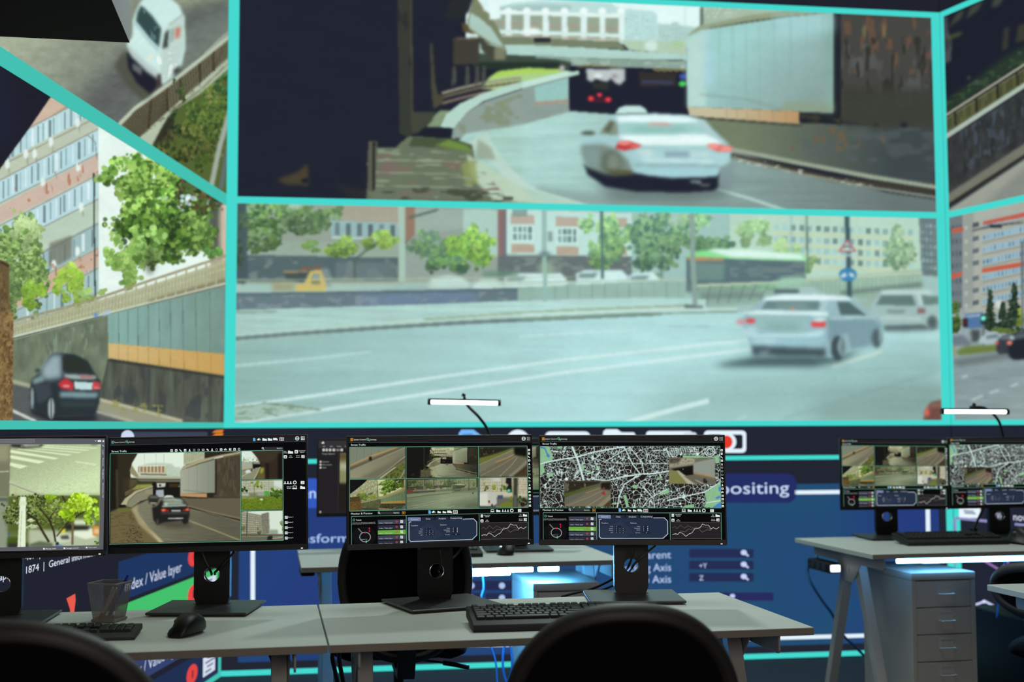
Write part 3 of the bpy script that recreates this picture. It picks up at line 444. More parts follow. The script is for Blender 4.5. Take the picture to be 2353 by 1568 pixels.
def feed_flats(r=0.7):
    p = Pic(-160, 100, 526, 985, r, (226, 246, 238)); p.fr(*FH)
    FAC = [(-470, 1250), (360, 600), (665, 810), (665, 2300), (-470, 2300)]
    p.poly(FAC, (190, 208, 190), 2)
    p.poly([(130, 960), (300, 600), (480, 670), (480, 700), (200, 880)], (206, 184, 164), 2); p.line([(150, 925), (300, 830), (480, 700)], 14, (160, 110, 84), 3, 0.7)
    def band(y0, y1, c, xa=-400, xb=662, sl=-0.52, soft=2): p.poly([(xa, y0-sl*(662-xa)), (xb, y0-sl*(662-xb)), (xb, y1-sl*(662-xb)*0.97), (xa, y1-sl*(662-xa)*0.97)], c, soft)
    for y0, c in ((620, (188, 222, 226)), (760, (188, 200, 180)), (872, (184, 220, 226)), (1046, (204, 184, 168)), (1180, (186, 220, 226)), (1345, (186, 206, 188)), (1500, (160, 190, 192)), (1680, (202, 176, 156)), (1800, (166, 196, 196))):
        band(y0, y0+(170 if c[2] > 190 else 126), c)
    for y0, n in ((640, 30), (890, 28), (1198, 26), (1530, 18), (1830, 16)):
        for i in range(n):
            x = -300+i*960/n+12*math.sin(i*7.1); y = y0+0.52*(662-x); w = 8 if i % 4 else 18
            p.line([(x, y), (x, y+118)], w, ((120, 146, 148), (92, 108, 108), (232, 246, 246))[(i*5+n) % 3], 2, 0.75)
        p.line([(-300, y0-18+0.52*962), (662, y0-18)], 10, (140, 126, 108), 2, 0.6); p.line([(-300, y0+148+0.505*962), (662, y0+148)], 9, (132, 128, 112), 2, 0.6)
    p.poly([(330, 1645), (480, 1590), (480, 1740), (400, 1790), (330, 1790)], (110, 112, 96), 5, 0.7)
    for x, y in ((170, 1040), (340, 960), (520, 830), (285, 1230), (525, 1130), (45, 1110), (545, 1400), (360, 1790), (520, 1700), (230, 1040)): p.ell(x, y, 16, 34, (226, 242, 236), 3); p.line([(x+12, y+25), (x+14, y+70)], 7, (110, 96, 80), 3, 0.5)
    p.stain([(0, 1300), (660, 1050), (660, 1170), (0, 1450)], (170, 100, 76), 0.66, 30, 60, 0.6); p.stain([(300, 1800), (660, 1690), (660, 1820), (300, 1910)], (160, 96, 74), 0.62, 30, 60, 0.6)
    p.line([(630, 1170), (634, 1600), (640, 2010)], 9, (52, 62, 58), 2); p.line([(590, 915), (640, 960), (652, 1080)], 7, (110, 116, 108), 2, 0.7)
    p.poly([(662, 812), (935, 970), (1100, 1100), (1400, 1300), (1400, 2000), (668, 2000)], (230, 247, 240), 2); p.poly([(920, 970), (960, 985), (965, 1140), (925, 1110)], (190, 216, 214), 3); p.poly([(1420, 1250), (1500, 1320), (1520, 1400), (1520, 1900), (1420, 1900)], (170, 168, 150), 4); p.line([(1505, 1330), (1512, 1900)], 26, (204, 184, 162), 3); p.poly([(1400, 1330), (1480, 1370), (1475, 1700), (1400, 1700)], (66, 74, 66), 6, 0.8)
    # dark soffit of the flyover
    p.poly([(-500, 60), (0, 385), (362, 622), (190, 872), (60, 1050), (0, 1136), (-500, 1850)], (32, 33, 44), 2); p.poly([(-200, 300), (60, 430), (110, 900), (-200, 1200)], (34, 38, 56), 30, 0.7)
    # trees
    L1 = [(120, 168, 74), (150, 196, 96), (92, 134, 58), (170, 208, 110), (70, 104, 46)]
    p.blobs(1080, 1260, 300, 220, 480, 30, L1); p.blobs(860, 1180, 200, 140, 200, 28, L1); p.blobs(1120, 1480, 360, 190, 460, 30, L1+[(56, 84, 38), (60, 88, 40)]); p.blobs(1330, 1350, 160, 190, 150, 26, [(48, 60, 36), (88, 116, 60), (104, 84, 60), (70, 88, 50)]); p.blobs(1010, 1560, 240, 130, 200, 28, [(58, 88, 40), (86, 124, 52), (46, 70, 36)])
    p.blobs(1100, 1420, 200, 130, 16, 26, [(206, 232, 232), (176, 206, 206)], 0.8)
    p.fr(*FI)
    p.blobs(1150, 130, 270, 210, 330, 30, [(62, 92, 44), (88, 128, 54), (44, 66, 38), (120, 160, 72)]); p.blobs(1330, 120, 100, 170, 130, 26, [(96, 130, 66), (140, 178, 94), (70, 98, 52)]); p.blobs(860, 260, 130, 190, 230, 26, [(140, 182, 92), (120, 164, 80), (164, 200, 112)]); p.blobs(980, 200, 130, 170, 90, 26, [(150, 190, 110), (100, 140, 66)]); p.ell(1010, 290, 34, 100, (56, 66, 40), 10, 0.6); p.blobs(1450, 240, 60, 60, 60, 20, [(104, 156, 80), (84, 130, 66)])
    p.blobs(140, 330, 170, 360, 620, 24, [(140, 172, 100), (116, 150, 82), (160, 188, 120), (98, 130, 74), (84, 116, 66)]); p.blobs(60, 480, 90, 180, 140, 22, [(84, 112, 70), (112, 142, 86)]); p.blobs(240, 520, 90, 130, 150, 22, [(140, 178, 70), (120, 160, 64)]); p.blobs(470, 460, 95, 170, 220, 22, [(146, 184, 70), (124, 166, 64), (166, 198, 92)]); p.blobs(160, 100, 120, 110, 120, 22, [(150, 178, 116), (176, 200, 146)]); p.blobs(620, 520, 90, 60, 70, 20, [(140, 176, 96), (156, 190, 116)])
    # railing
    p.poly([(-480, 870), (90, 716), (600, 580), (1000, 460), (1530, 290), (1530, 445), (900, 610), (90, 800), (-480, 950)], (166, 172, 134), 3, 0.85); p.poly([(1000, 560), (1530, 410), (1530, 440), (1000, 590)], (104, 90, 66), 6, 0.7)
    for o, w, c in ((0, 17, (156, 150, 120)), (40, 10, (186, 184, 150)), (84, 8, (196, 196, 164))): p.line([(-480, 850+o), (80, 702+o), (600, 566+o*.9), (1000, 430+o), (1530, 258+o)], w, c, 2)
    p.bars([(90, 740), (700, 570), (1530, 310)], [(90, 800), (700, 640), (1530, 440)], 64, 4, (140, 136, 104), 1.2, 0.7)
    for i in range(22):
        x = 100+i*68; y = np.interp(x, [80, 600, 1000, 1530], [700, 562, 428, 256]); p.line([(x, y), (x-3, y+np.interp(x, [80, 1530], [96, 185]))], 11, (172, 172, 142), 2)
    p.line([(-480, 960), (90, 806), (720, 650), (1530, 446)], 14, (206, 216, 196), 3); p.line([(-480, 972), (90, 818), (720, 660), (1530, 456)], 8, (66, 72, 58), 2); p.poly([(690, 640), (745, 628), (745, 655), (690, 668)], (170, 200, 220), 4); p.ell(645, 660, 18, 14, (90, 140, 200), 4)
    # wall
    p.poly([(-480, 985), (90, 826), (725, 662), (1530, 462), (1530, 1420), (-480, 1420)], (108, 120, 100), 2); p.tex([(-480, 985), (90, 826), (725, 662), (725, 1300), (-480, 1420)], 0.14, 40, 90, 4); p.stain([(300, 780), (725, 700), (725, 1000), (300, 1100)], (132, 158, 138), 0.6, 30, 90, 0.6)
    p.poly([(725, 656), (1530, 464), (1530, 924), (1512, 922), (728, 850)], (134, 172, 164), 2, 1, (118, 146, 136), ((900, 700), (1500, 800)))
    for x in (798, 860, 928, 998, 1072, 1148, 1232, 1320, 1414): p.line([(x, 660-(x-725)*.238), (x+3, 850+(x-728)*.092)], 5, (92, 116, 106), 1.5, 0.8)
    p.tex([(725, 656), (1530, 464), (1530, 924), (728, 850)], 0.06, 60, 300, 3)
    p.poly([(728, 848), (1530, 924), (1530, 1072), (730, 954)], (206, 180, 122), 2, 1, (196, 158, 92), ((800, 900), (1500, 1000)))
    for x in (798, 860, 928, 998, 1072, 1148, 1240, 1330, 1424): p.line([(x, 856+(x-728)*.094), (x+2, 962+(x-730)*.145)], 5, (160, 128, 76), 1.5, 0.7)
    p.poly([(726, 958), (1530, 1076), (1530, 1420), (1150, 1420), (660, 1236)], (84, 90, 80), 2); p.tex([(726, 958), (1530, 1076), (1530, 1420), (660, 1236)], 0.2, 26, 200, 3); p.line([(730, 962), (1530, 1082)], 16, (44, 44, 38), 4, 0.8); p.stain([(760, 980), (1530, 1090), (1530, 1400), (760, 1240)], (62, 66, 72), 0.58, 60, 120, 0.6); p.line([(1005, 1020), (1000, 1260)], 22, (56, 60, 66), 5, 0.7)
    # kerb and road
    p.poly([(640, 1225), (700, 1235), (1230, 1378), (1230, 1420), (900, 1420), (640, 1300)], (150, 152, 128), 3); p.line([(660, 1228), (900, 1290), (1230, 1376)], 20, (186, 184, 156), 3); p.stain([(760, 1230), (1100, 1270), (1100, 1350), (760, 1290)], (150, 150, 84), 0.58, 30, 30, 0.7)
    p.poly([(-480, 1060), (90, 1130), (240, 1150), (640, 1290), (960, 1420), (-480, 1420)], (88, 94, 94), 3); p.line([(-100, 1060), (90, 1110), (240, 1150)], 26, (168, 172, 150), 4); p.line([(-100, 1230), (90, 1310), (240, 1380)], 20, (206, 216, 206), 3); p.line([(640, 1306), (900, 1385)], 20, (176, 178, 158), 4)
    # rusty block close to the lens
    base = p.copy()
    def block(q):
        q.fr(*FI); q.poly([(-480, 250), (0, 288), (56, 312), (60, 620), (86, 652), (82, 1420), (-480, 1420)], (128, 106, 70), 2); q.poly([(-480, 250), (0, 288), (56, 312), (58, 620), (0, 640), (-480, 640)], (104, 88, 60), 3); q.tex([(-480, 250), (0, 288), (60, 620), (86, 652), (82, 1420), (-480, 1420)], 0.3, 16, 26, 2); q.stain([(0, 700), (86, 700), (82, 1400), (0, 1400)], (88, 62, 36), 0.6, 16, 24, 0.7); q.line([(0, 300), (56, 330)], 12, (54, 42, 30), 3)
    block(base)
    # dark saloon
    p.fr(*FI)
    p.poly([(200, 1290), (400, 1340), (640, 1330), (660, 1375), (380, 1400), (210, 1330)], (34, 36, 44), 8, 0.9)
    p.poly([(205, 1120), (215, 1085), (270, 1050), (300, 990), (340, 925), (400, 915), (500, 925), (590, 968), (635, 1050), (680, 1110), (668, 1250), (640, 1340), (400, 1345), (350, 1372), (240, 1310), (205, 1240)], (44, 54, 58), 4)
    p.poly([(285, 1000), (350, 925), (415, 925), (415, 1085), (300, 1100), (270, 1050)], (150, 172, 178), 10); p.poly([(215, 1090), (300, 1060), (290, 1110), (220, 1140)], (130, 158, 158), 6, 0.9); p.ell(252, 1035, 18, 16, (66, 78, 78), 4)
    p.poly([(418, 938), (490, 940), (575, 978), (612, 1050), (425, 1040)], (46, 52, 48), 4); p.poly([(430, 1058), (640, 1070), (655, 1092), (500, 1094), (436, 1084)], (164, 186, 180), 5); p.poly([(540, 1064), (630, 1072), (630, 1086), (540, 1084)], (176, 96, 96), 4, 0.8); p.poly([(215, 1130), (330, 1120), (350, 1220), (250, 1260)], (62, 72, 78), 6)
    p.poly([(386, 1125), (440, 1082), (492, 1118), (494, 1172), (410, 1158)], (190, 56, 62), 4); p.ell(445, 1140, 26, 10, (228, 160, 160), 3, 0.8); p.poly([(620, 1105), (672, 1115), (676, 1160), (622, 1170)], (196, 70, 74), 4); p.line([(628, 1150), (672, 1155)], 10, (230, 170, 170), 3, 0.7)
    p.poly([(496, 1108), (624, 1116), (618, 1168), (502, 1162)], (192, 220, 220), 3); p.poly([(400, 1178), (665, 1182), (648, 1222), (400, 1216)], (126, 156, 162), 6); p.poly([(400, 1240), (650, 1244), (640, 1280), (410, 1280)], (62, 74, 76), 8, 0.7)
    p.ell(342, 1292, 32, 84, (36, 40, 44), 4); p.ell(342, 1292, 22, 72, (170, 186, 186), 4); p.line([(342, 1225), (342, 1360)], 6, (70, 78, 80), 2); p.ell(217, 1222, 20, 90, (40, 46, 50), 4); p.ell(214, 1222, 11, 76, (150, 168, 168), 4)
    block(p)
    return p, base

def feed_bridge(r=0.7):
    p = Pic(2158, -40, 2620, 520, r, (30, 34, 46)); p.fr(*FC)
    p.poly([(1020, 130), (1095, 108), (1100, 200), (1125, 285), (1120, 405), (1040, 450)], (72, 78, 82), 4); p.stain([(1050, 130), (1125, 280), (1050, 440)], (50, 56, 60), 0.5, 30, 90, 0.7)
    for q in ([(1100, 190), (1160, 90), (1210, 60), (1190, 120)], [(1220, 130), (1250, 50), (1340, 0), (1300, 70)], [(1390, 50), (1410, -20), (1500, -60), (1440, 40)]): p.poly(q, (74, 78, 66), 5, 0.8)
    p.line([(1100, 256), (1190, 220)], 14, (120, 130, 50), 6, 0.8); p.poly([(1460, 340), (1475, 190), (1510, 180), (1500, 320)], (56, 58, 52), 5); p.poly([(1550, 285), (1570, 170), (1800, 100), (1800, 220)], (58, 60, 52), 5)
    p.poly([(1020, 720), (1300, 520), (1480, 380), (2300, -80), (2300, 40), (1606, 432), (1020, 800)], (42, 58, 46), 10); p.stain([(1040, 700), (1480, 400), (2300, 0), (1606, 430), (1040, 780)], (62, 82, 58), 0.55, 40, 26, 0.7)
    for x, y in ((1240, 520), (1298, 546), (1440, 515), (1578, 355)): p.ell(x, y, 12, 7, (110, 118, 110), 4, 0.7)
    p.poly([(1020, 830), (1606, 462), (2300, 40), (2300, 130), (1606, 562), (1020, 930)], (96, 102, 66), 3); p.bars([(1060, 790), (1606, 455), (2300, 40)], [(1060, 890), (1606, 548), (2300, 120)], 70, 7, (46, 46, 38), 1.5); p.line([(1020, 812), (1606, 434), (2300, 10)], 16, (160, 160, 142), 2); p.line([(1020, 840), (1606, 464), (2300, 40)], 7, (120, 118, 96), 2)
    for x in (1146, 1288, 1430, 1560): p.line([(x, 775-(x-1100)*.64), (x+6, 870-(x-1100)*.64)], 18, (52, 48, 40), 2)
    p.poly([(1020, 935), (1606, 555), (2300, 110), (2300, 140), (1606, 592), (1020, 975)], (170, 186, 172), 2)
    p.poly([(1020, 980), (1606, 598), (2300, 150), (2300, 520), (1606, 960), (1020, 1350)], (54, 58, 58), 3); p.tex([(1020, 980), (1606, 598), (2300, 150), (2300, 520), (1606, 960), (1020, 1350)], 0.22, 36, 70, 3); p.stain([(1180, 880), (1606, 620), (1606, 900), (1180, 1180)], (74, 84, 96), 0.56, 34, 70, 0.7)
    for x in (1210, 1300, 1390, 1480, 1570): p.line([(x, 875-(x-1200)*.65), (x+6, 1180-(x-1200)*.65)], 6, (36, 40, 42), 2, 0.7)
    p.poly([(1020, 1345), (1250, 1195), (1606, 960), (2300, 520), (2300, 590), (1606, 1040), (1020, 1420)], (116, 118, 106), 4); p.line([(1020, 1425), (1606, 1048), (2300, 600)], 22, (48, 46, 44), 3)
    p.poly([(1040, 1440), (1606, 1066), (2300, 620), (2300, 1500), (1040, 1500)], (154, 160, 148), 4); p.poly([(1300, 1400), (1606, 1130), (2300, 800), (2300, 1500), (1250, 1500)], (130, 136, 128), 10, 0.8); p.line([(1390, 1290), (1606, 1240), (2300, 1100)], 10, (140, 148, 152), 6, 0.7)
    return p

def feed_street(r=0.7):
    p = Pic(2172, 430, 2620, 985, r, (150, 168, 170)); p.fr(*FG)
    p.poly([(1060, 120), (1182, 110), (1182, 740), (1070, 740)], (112, 124, 128), 3); p.poly([(1180, 100), (1300, 70), (2400, -200), (2400, 800), (1180, 760)], (168, 174, 164), 3); p.poly([(1180, 110), (1250, 100), (1250, 740), (1180, 740)], (150, 158, 152), 4)
    for y in (210, 300, 380, 460, 560, 640, 720):
        p.poly([(1306, y-42), (2400, y-280), (2400, y-246), (1306, y-4)], (150, 186, 204), 2); p.quadgrid([(1306, y-40), (1640, y-114), (1640, y-78), (1306, y-6)], 14, 1, (110, 130, 140), 0.4, 0.8, 1.2, 0.8, 0.4); p.line([(1306, y+8), (2400, y-232)], 10, (136, 136, 126), 2, 0.7)
        p.quadgrid([(1235, y-30), (1290, y-42), (1290, y-8), (1235, y+4)], 1, 1, (84, 96, 104), 0.8, 0.9, 1.5); p.quadgrid([(1100, y-20), (1176, y-30), (1176, y+20), (1100, y+26)], 3, 1, (80, 94, 102), 0.5, 0.7, 1.5); p.ell(1200, y, 10, 14, (200, 206, 200), 2, 0.6)
    for a in ([(1312, 168), (1570, 112), (2400, -80), (2400, -45), (1570, 142), (1312, 192)], [(1304, 478), (1566, 434), (2400, 250), (2400, 290), (1566, 466), (1304, 506)], [(1108, 216), (1182, 204), (1182, 232), (1108, 246)], [(1102, 512), (1178, 498), (1178, 524), (1104, 548)]): p.poly(a, (192, 96, 76), 2)
    p.line([(1240, 230), (1380, 195), (1577, 176)], 10, (48, 54, 60), 3, 0.8); p.poly([(1350, 190), (1440, 196), (1430, 212), (1360, 208)], (36, 40, 46), 3)
    p.line([(1182, 500), (1182, 900)], 12, (150, 158, 160), 2); p.line([(1086, 200), (1090, 800)], 16, (66, 76, 84), 3)
    C = [(40, 58, 44), (56, 76, 54), (34, 48, 40)]
    p.blobs(1130, 800, 60, 110, 150, 18, [(74, 98, 50), (96, 120, 60), (54, 74, 44)]); p.ell(1415, 710, 26, 28, (208, 216, 214), 4)
    for x, y0, y1, w in ((1357, 625, 880, 46), (1515, 575, 900, 75), (1440, 710, 880, 50), (1640, 640, 900, 80), (1760, 600, 900, 80)):
        for t in range(60): q = p.rng.random(); p.blobs(x, y0+(y1-y0)*q, w*q+4, 12, 3, 16, C)
    p.blobs(1560, 800, 30, 70, 40, 16, [(110, 130, 50), (130, 146, 60)]); p.blobs(1420, 890, 120, 20, 60, 14, [(110, 128, 60), (84, 104, 54)])
    p.poly([(1195, 778), (1308, 764), (1308, 866), (1195, 870)], (82, 116, 160), 3); p.line([(1200, 792), (1304, 782)], 14, (190, 206, 214), 3, 0.7); p.poly([(1176, 805), (1210, 805), (1210, 860), (1176, 860)], (44, 34, 36), 3); p.ell(1190, 830, 10, 14, (96, 40, 40), 3)
    p.poly([(1296, 775), (1330, 775), (1330, 840), (1296, 840)], (40, 52, 52), 3); p.ell(1313, 803, 17, 17, (70, 226, 196), 3); p.ell(1313, 803, 9, 9, (170, 250, 234), 2); p.line([(1313, 840), (1316, 990)], 14, (84, 96, 98), 3); p.line([(1568, 300), (1570, 890)], 14, (96, 110, 116), 3)
    p.poly([(1095, 920), (1180, 915), (1230, 960), (1230, 985), (1095, 985)], (110, 124, 134), 5); p.poly([(1230, 880), (1290, 880), (1290, 960), (1235, 960)], (50, 58, 60), 6, 0.8)
    p.poly([(1130, 1020), (1200, 985), (1400, 975), (1500, 1000), (1400, 1030), (1150, 1050)], (106, 126, 66), 6); p.poly([(1080, 980), (1120, 980), (1125, 1060), (1080, 1060)], (150, 128, 90), 5)
    p.poly([(1060, 1070), (1400, 1020), (2400, 1020), (2400, 1540), (1060, 1540)], (134, 152, 156), 5, 1, (142, 160, 160), ((1200, 1100), (1500, 1450))); p.tex([(1060, 1070), (2400, 1020), (2400, 1540), (1060, 1540)], 0.06, 120, 30, 4); p.poly([(1100, 1080), (1500, 1020), (1500, 1060), (1150, 1120)], (96, 106, 106), 8, 0.7)
    for a, b in (((1235, 1340), (1310, 1310)), ((1355, 1295), (1415, 1272)), ((1490, 1250), (1540, 1232)), ((1170, 1190), (1210, 1180))): p.line([a, b], 16, (182, 200, 200), 3, 0.8)
    p.poly([(1275, 960), (1300, 925), (1350, 895), (1400, 895), (1440, 930), (1430, 965), (1320, 975)], (168, 190, 194), 4); p.poly([(1330, 920), (1400, 905), (1420, 930), (1330, 940)], (96, 112, 118), 4, 0.8)
    p.poly([(1395, 985), (1410, 940), (1450, 915), (1520, 905), (1560, 950), (1540, 1030), (1420, 1040), (1398, 1020)], (58, 62, 70), 4); p.poly([(1410, 945), (1455, 920), (1520, 912), (1520, 945)], (120, 136, 140), 4, 0.8); p.ell(1402, 966, 12, 12, (210, 90, 84), 3)
    p.poly([(1475, 1000), (1490, 935), (1530, 895), (1640, 880), (1760, 900), (1800, 1040), (1660, 1070), (1510, 1078), (1480, 1055)], (36, 40, 48), 4); p.poly([(1500, 925), (1540, 900), (1640, 890), (1640, 925), (1500, 945)], (96, 112, 120), 5, 0.8); p.ell(1484, 965, 18, 14, (224, 130, 110), 3); p.ell(1500, 932, 14, 14, (190, 210, 214), 4)
    return p
# ------------------------------------------------------------------ what the desk monitors show
FM1 = (0, 960, 4.612); FM2 = (230, 980, 4.706); FM3 = (680, 960, 4.202); FM4 = (1220, 960, 4.612)

def mon_tunnel(r=1.7):
    p = Pic(250, 1034, 556, 1252, r, (44, 40, 32)); p.fr(*FM2)
    p.poly([(320, 270), (930, 270), (930, 560), (330, 560)], (222, 236, 220), 2)
    p.poly([(410, 440), (520, 400), (660, 395), (780, 405), (800, 440), (870, 440), (880, 560), (400, 560)], (188, 204, 186), 3); p.quadgrid([(715, 420), (795, 420), (860, 540), (715, 540)], 9, 7, (168, 180, 160), 0.5, 0.5, 1.5, 0.7)
    for x in (480, 605, 690): p.line([(x, 300), (x+2, 420)], 4, (150, 162, 150), 1.2, 0.7)
    p.poly([(415, 435), (705, 430), (710, 510), (415, 505)], (150, 128, 96), 2)
    for x in range(8): p.line([(430+x*39, 425), (430+x*39, 512)], 11, (206, 206, 178), 1.5)
    p.line([(415, 432), (705, 424)], 10, (214, 216, 190), 1.5); p.line([(415, 500), (710, 505)], 12, (196, 188, 160), 1.5); p.line([(440, 520), (720, 525)], 14, (112, 98, 76), 2)
    p.poly([(905, 282), (1130, 270), (1130, 380), (905, 420)], (172, 178, 146), 2); p.quadgrid([(910, 285), (1120, 275), (1120, 330), (910, 400)], 9, 5, (136, 142, 116), 0.5, 0.5, 1.5)
    p.poly([(340, 540), (868, 545), (868, 572), (430, 568)], (170, 174, 146), 2); p.poly([(380, 568), (868, 574), (868, 606), (440, 606)], (108, 106, 86), 2); p.poly([(370, 600), (600, 600), (580, 640), (370, 640)], (56, 60, 36), 3)
    p.poly([(400, 632), (560, 625), (570, 650), (430, 680), (340, 690)], (148, 154, 70), 3)
    p.poly([(566, 606), (866, 606), (872, 770), (566, 760)], (28, 26, 24), 2)
    p.poly([(610, 614), (712, 612), (705, 655), (618, 665)], (190, 194, 178), 2); p.ell(650, 640, 12, 14, (60, 60, 56), 2); p.poly([(606, 690), (688, 685), (694, 770), (600, 770)], (160, 172, 176), 2); p.box(748, 622, 842, 660, (62, 48, 24), 2); p.ell(855, 650, 9, 8, (70, 190, 70), 2); p.ell(856, 632, 9, 9, (60, 70, 130), 2)
    # left structures
    p.poly([(110, 290), (408, 292), (345, 400), (330, 500), (300, 560), (250, 900), (110, 930)], (48, 44, 34), 2); p.poly([(110, 300), (190, 300), (195, 880), (115, 920)], (30, 28, 22), 4); p.poly([(170, 470), (196, 470), (200, 880), (176, 880)], (66, 62, 46), 3)
    p.poly([(345, 420), (415, 530), (410, 560), (340, 520), (320, 480)], (146, 140, 106), 2); p.box(250, 560, 330, 740, (58, 50, 36), 5); p.poly([(320, 560), (420, 580), (360, 660), (320, 680)], (84, 76, 54), 4)
    for y in (690, 705, 722): p.line([(270, y+30), (340, y-10), (440, y-42)], 7, (130, 122, 90), 1.5)
    p.poly([(222, 850), (270, 780), (380, 700), (570, 640), (572, 655), (400, 722), (310, 800), (290, 860)], (176, 172, 138), 2); p.poly([(285, 870), (310, 800), (400, 722), (572, 656), (572, 770), (440, 810), (340, 880)], (132, 132, 108), 2); p.box(488, 690, 566, 738, (142, 140, 116), 2); p.line([(488, 744), (566, 735)], 8, (156, 118, 74), 1.5); p.poly([(205, 855), (278, 850), (275, 886), (205, 886)], (26, 24, 20), 2)
    # road and verge
    p.poly([(330, 900), (420, 840), (520, 790), (700, 770), (880, 790), (970, 880), (1530, 1020), (1530, 1260), (650, 1270), (450, 1050)], (122, 122, 100), 3, 1, (94, 92, 76), ((500, 850), (1200, 1200)))
    p.poly([(110, 930), (200, 890), (330, 880), (400, 1000), (640, 1265), (110, 1275)], (108, 98, 66), 3); p.stain([(110, 930), (330, 900), (500, 1250), (110, 1270)], (84, 74, 48), 0.5, 40, 16, 0.5); p.poly([(190, 890), (320, 880), (320, 920), (190, 915)], (104, 110, 50), 4); p.stain([(350, 1000), (430, 1080), (470, 1250), (250, 1265)], (60, 46, 34), 0.62, 22, 14, 0.8)
    p.poly([(335, 890), (400, 850), (420, 840), (400, 910), (480, 1050), (680, 1258), (640, 1262), (420, 1060)], (160, 150, 112), 4); p.poly([(375, 900), (392, 905), (470, 1050), (690, 1255), (640, 1258)], (178, 172, 132), 3); p.line([(960, 1020), (1200, 1110), (1530, 1240)], 12, (160, 150, 110), 2); p.tex([(400, 850), (1530, 1000), (1530, 1260), (650, 1260)], 0.06, 120, 10, 3)
    # right
    p.poly([(870, 760), (960, 780), (1530, 770), (1530, 1000), (1200, 930), (960, 860)], (98, 92, 74), 2); p.poly([(1230, 340), (1530, 270), (1530, 780), (1230, 770)], (74, 66, 52), 2); p.stain([(1250, 350), (1530, 290), (1530, 760), (1250, 760)], (92, 84, 66), 0.52, 30, 90, 0.6); p.stain([(1250, 350), (1530, 290), (1530, 700), (1250, 700)], (58, 50, 40), 0.6, 20, 100, 0.5)
    p.poly([(868, 475), (900, 430), (1080, 360), (1300, 310), (1530, 270), (1530, 300), (1250, 352), (1080, 400), (900, 470)], (166, 158, 126), 2); p.line([(880, 478), (1080, 402), (1260, 350), (1530, 296)], 7, (84, 76, 56), 1.5); p.poly([(1235, 345), (1330, 320), (1330, 332), (1235, 356)], (214, 222, 206), 2)
    p.poly([(866, 480), (1080, 405), (1252, 356), (1245, 722), (1100, 724), (868, 738)], (160, 166, 146), 2, 1, (132, 138, 122), ((900, 600), (1240, 600)))
    for x in (960, 1050, 1110, 1170): p.line([(x, 440-(x-960)*.26), (x, 722)], 4, (126, 132, 116), 1.2, 0.7)
    p.line([(900, 690), (1060, 706), (1150, 726)], 5, (100, 98, 80), 1.5, 0.7); p.poly([(868, 728), (1155, 726), (1155, 772), (1000, 768), (868, 758)], (184, 146, 100), 2); p.line([(868, 764), (1160, 778)], 8, (60, 52, 40), 2); p.poly([(1245, 356), (1262, 352), (1262, 740), (1160, 738), (1160, 724), (1245, 722)], (44, 38, 30), 2)
    p.line([(950, 862), (1200, 930), (1530, 1000)], 16, (128, 122, 96), 2); p.line([(960, 880), (1200, 950), (1530, 1022)], 16, (56, 50, 38), 2); p.line([(980, 900), (1250, 960), (1530, 1036)], 7, (150, 144, 116), 1.5, 0.8)
    # cars
    p.poly([(518, 770), (545, 745), (610, 742), (640, 780), (620, 838), (530, 838)], (48, 48, 44), 3); p.poly([(540, 756), (615, 752), (630, 778), (530, 780)], (96, 104, 96), 3); p.line([(540, 828), (612, 830)], 10, (180, 180, 160), 2)
    p.poly([(690, 785), (700, 752), (730, 744), (785, 748), (805, 785)], (206, 214, 196), 2); p.poly([(706, 770), (790, 768), (800, 785), (695, 785)], (104, 122, 108), 2)
    p.poly([(600, 1010), (960, 1040), (990, 1090), (800, 1105), (620, 1070)], (70, 66, 54), 8, 0.8); p.poly([(562, 880), (620, 860), (660, 800), (690, 785), (800, 780), (880, 790), (930, 860), (965, 900), (968, 960), (950, 1050), (905, 1060), (880, 1020), (690, 1040), (620, 1068), (575, 1010)], (34, 34, 32), 3)
    p.poly([(665, 800), (690, 788), (800, 782), (880, 792), (900, 815), (700, 812)], (180, 200, 190), 4); p.poly([(690, 812), (880, 808), (915, 850), (680, 856)], (142, 162, 138), 4); p.ell(714, 845, 16, 12, (220, 236, 214), 4); p.line([(670, 866), (930, 856)], 14, (198, 212, 204), 3); p.ell(785, 806, 25, 5, (190, 110, 90), 2)
    p.poly([(660, 900), (700, 892), (750, 905), (745, 922), (670, 920)], (170, 30, 24), 2.5); p.ell(686, 908, 22, 13, (250, 130, 90), 3); p.poly([(895, 900), (960, 890), (965, 912), (900, 918)], (170, 36, 28), 2.5); p.ell(944, 902, 17, 11, (250, 140, 104), 3); p.poly([(768, 902), (875, 902), (870, 926), (775, 926)], (164, 170, 158), 2); p.line([(660, 940), (950, 936)], 12, (90, 96, 92), 4); p.line([(735, 998), (900, 995)], 12, (206, 214, 206), 2.5); p.ell(580, 858, 16, 8, (40, 40, 36), 2); p.ell(622, 1035, 12, 34, (74, 74, 68), 3)
    return p

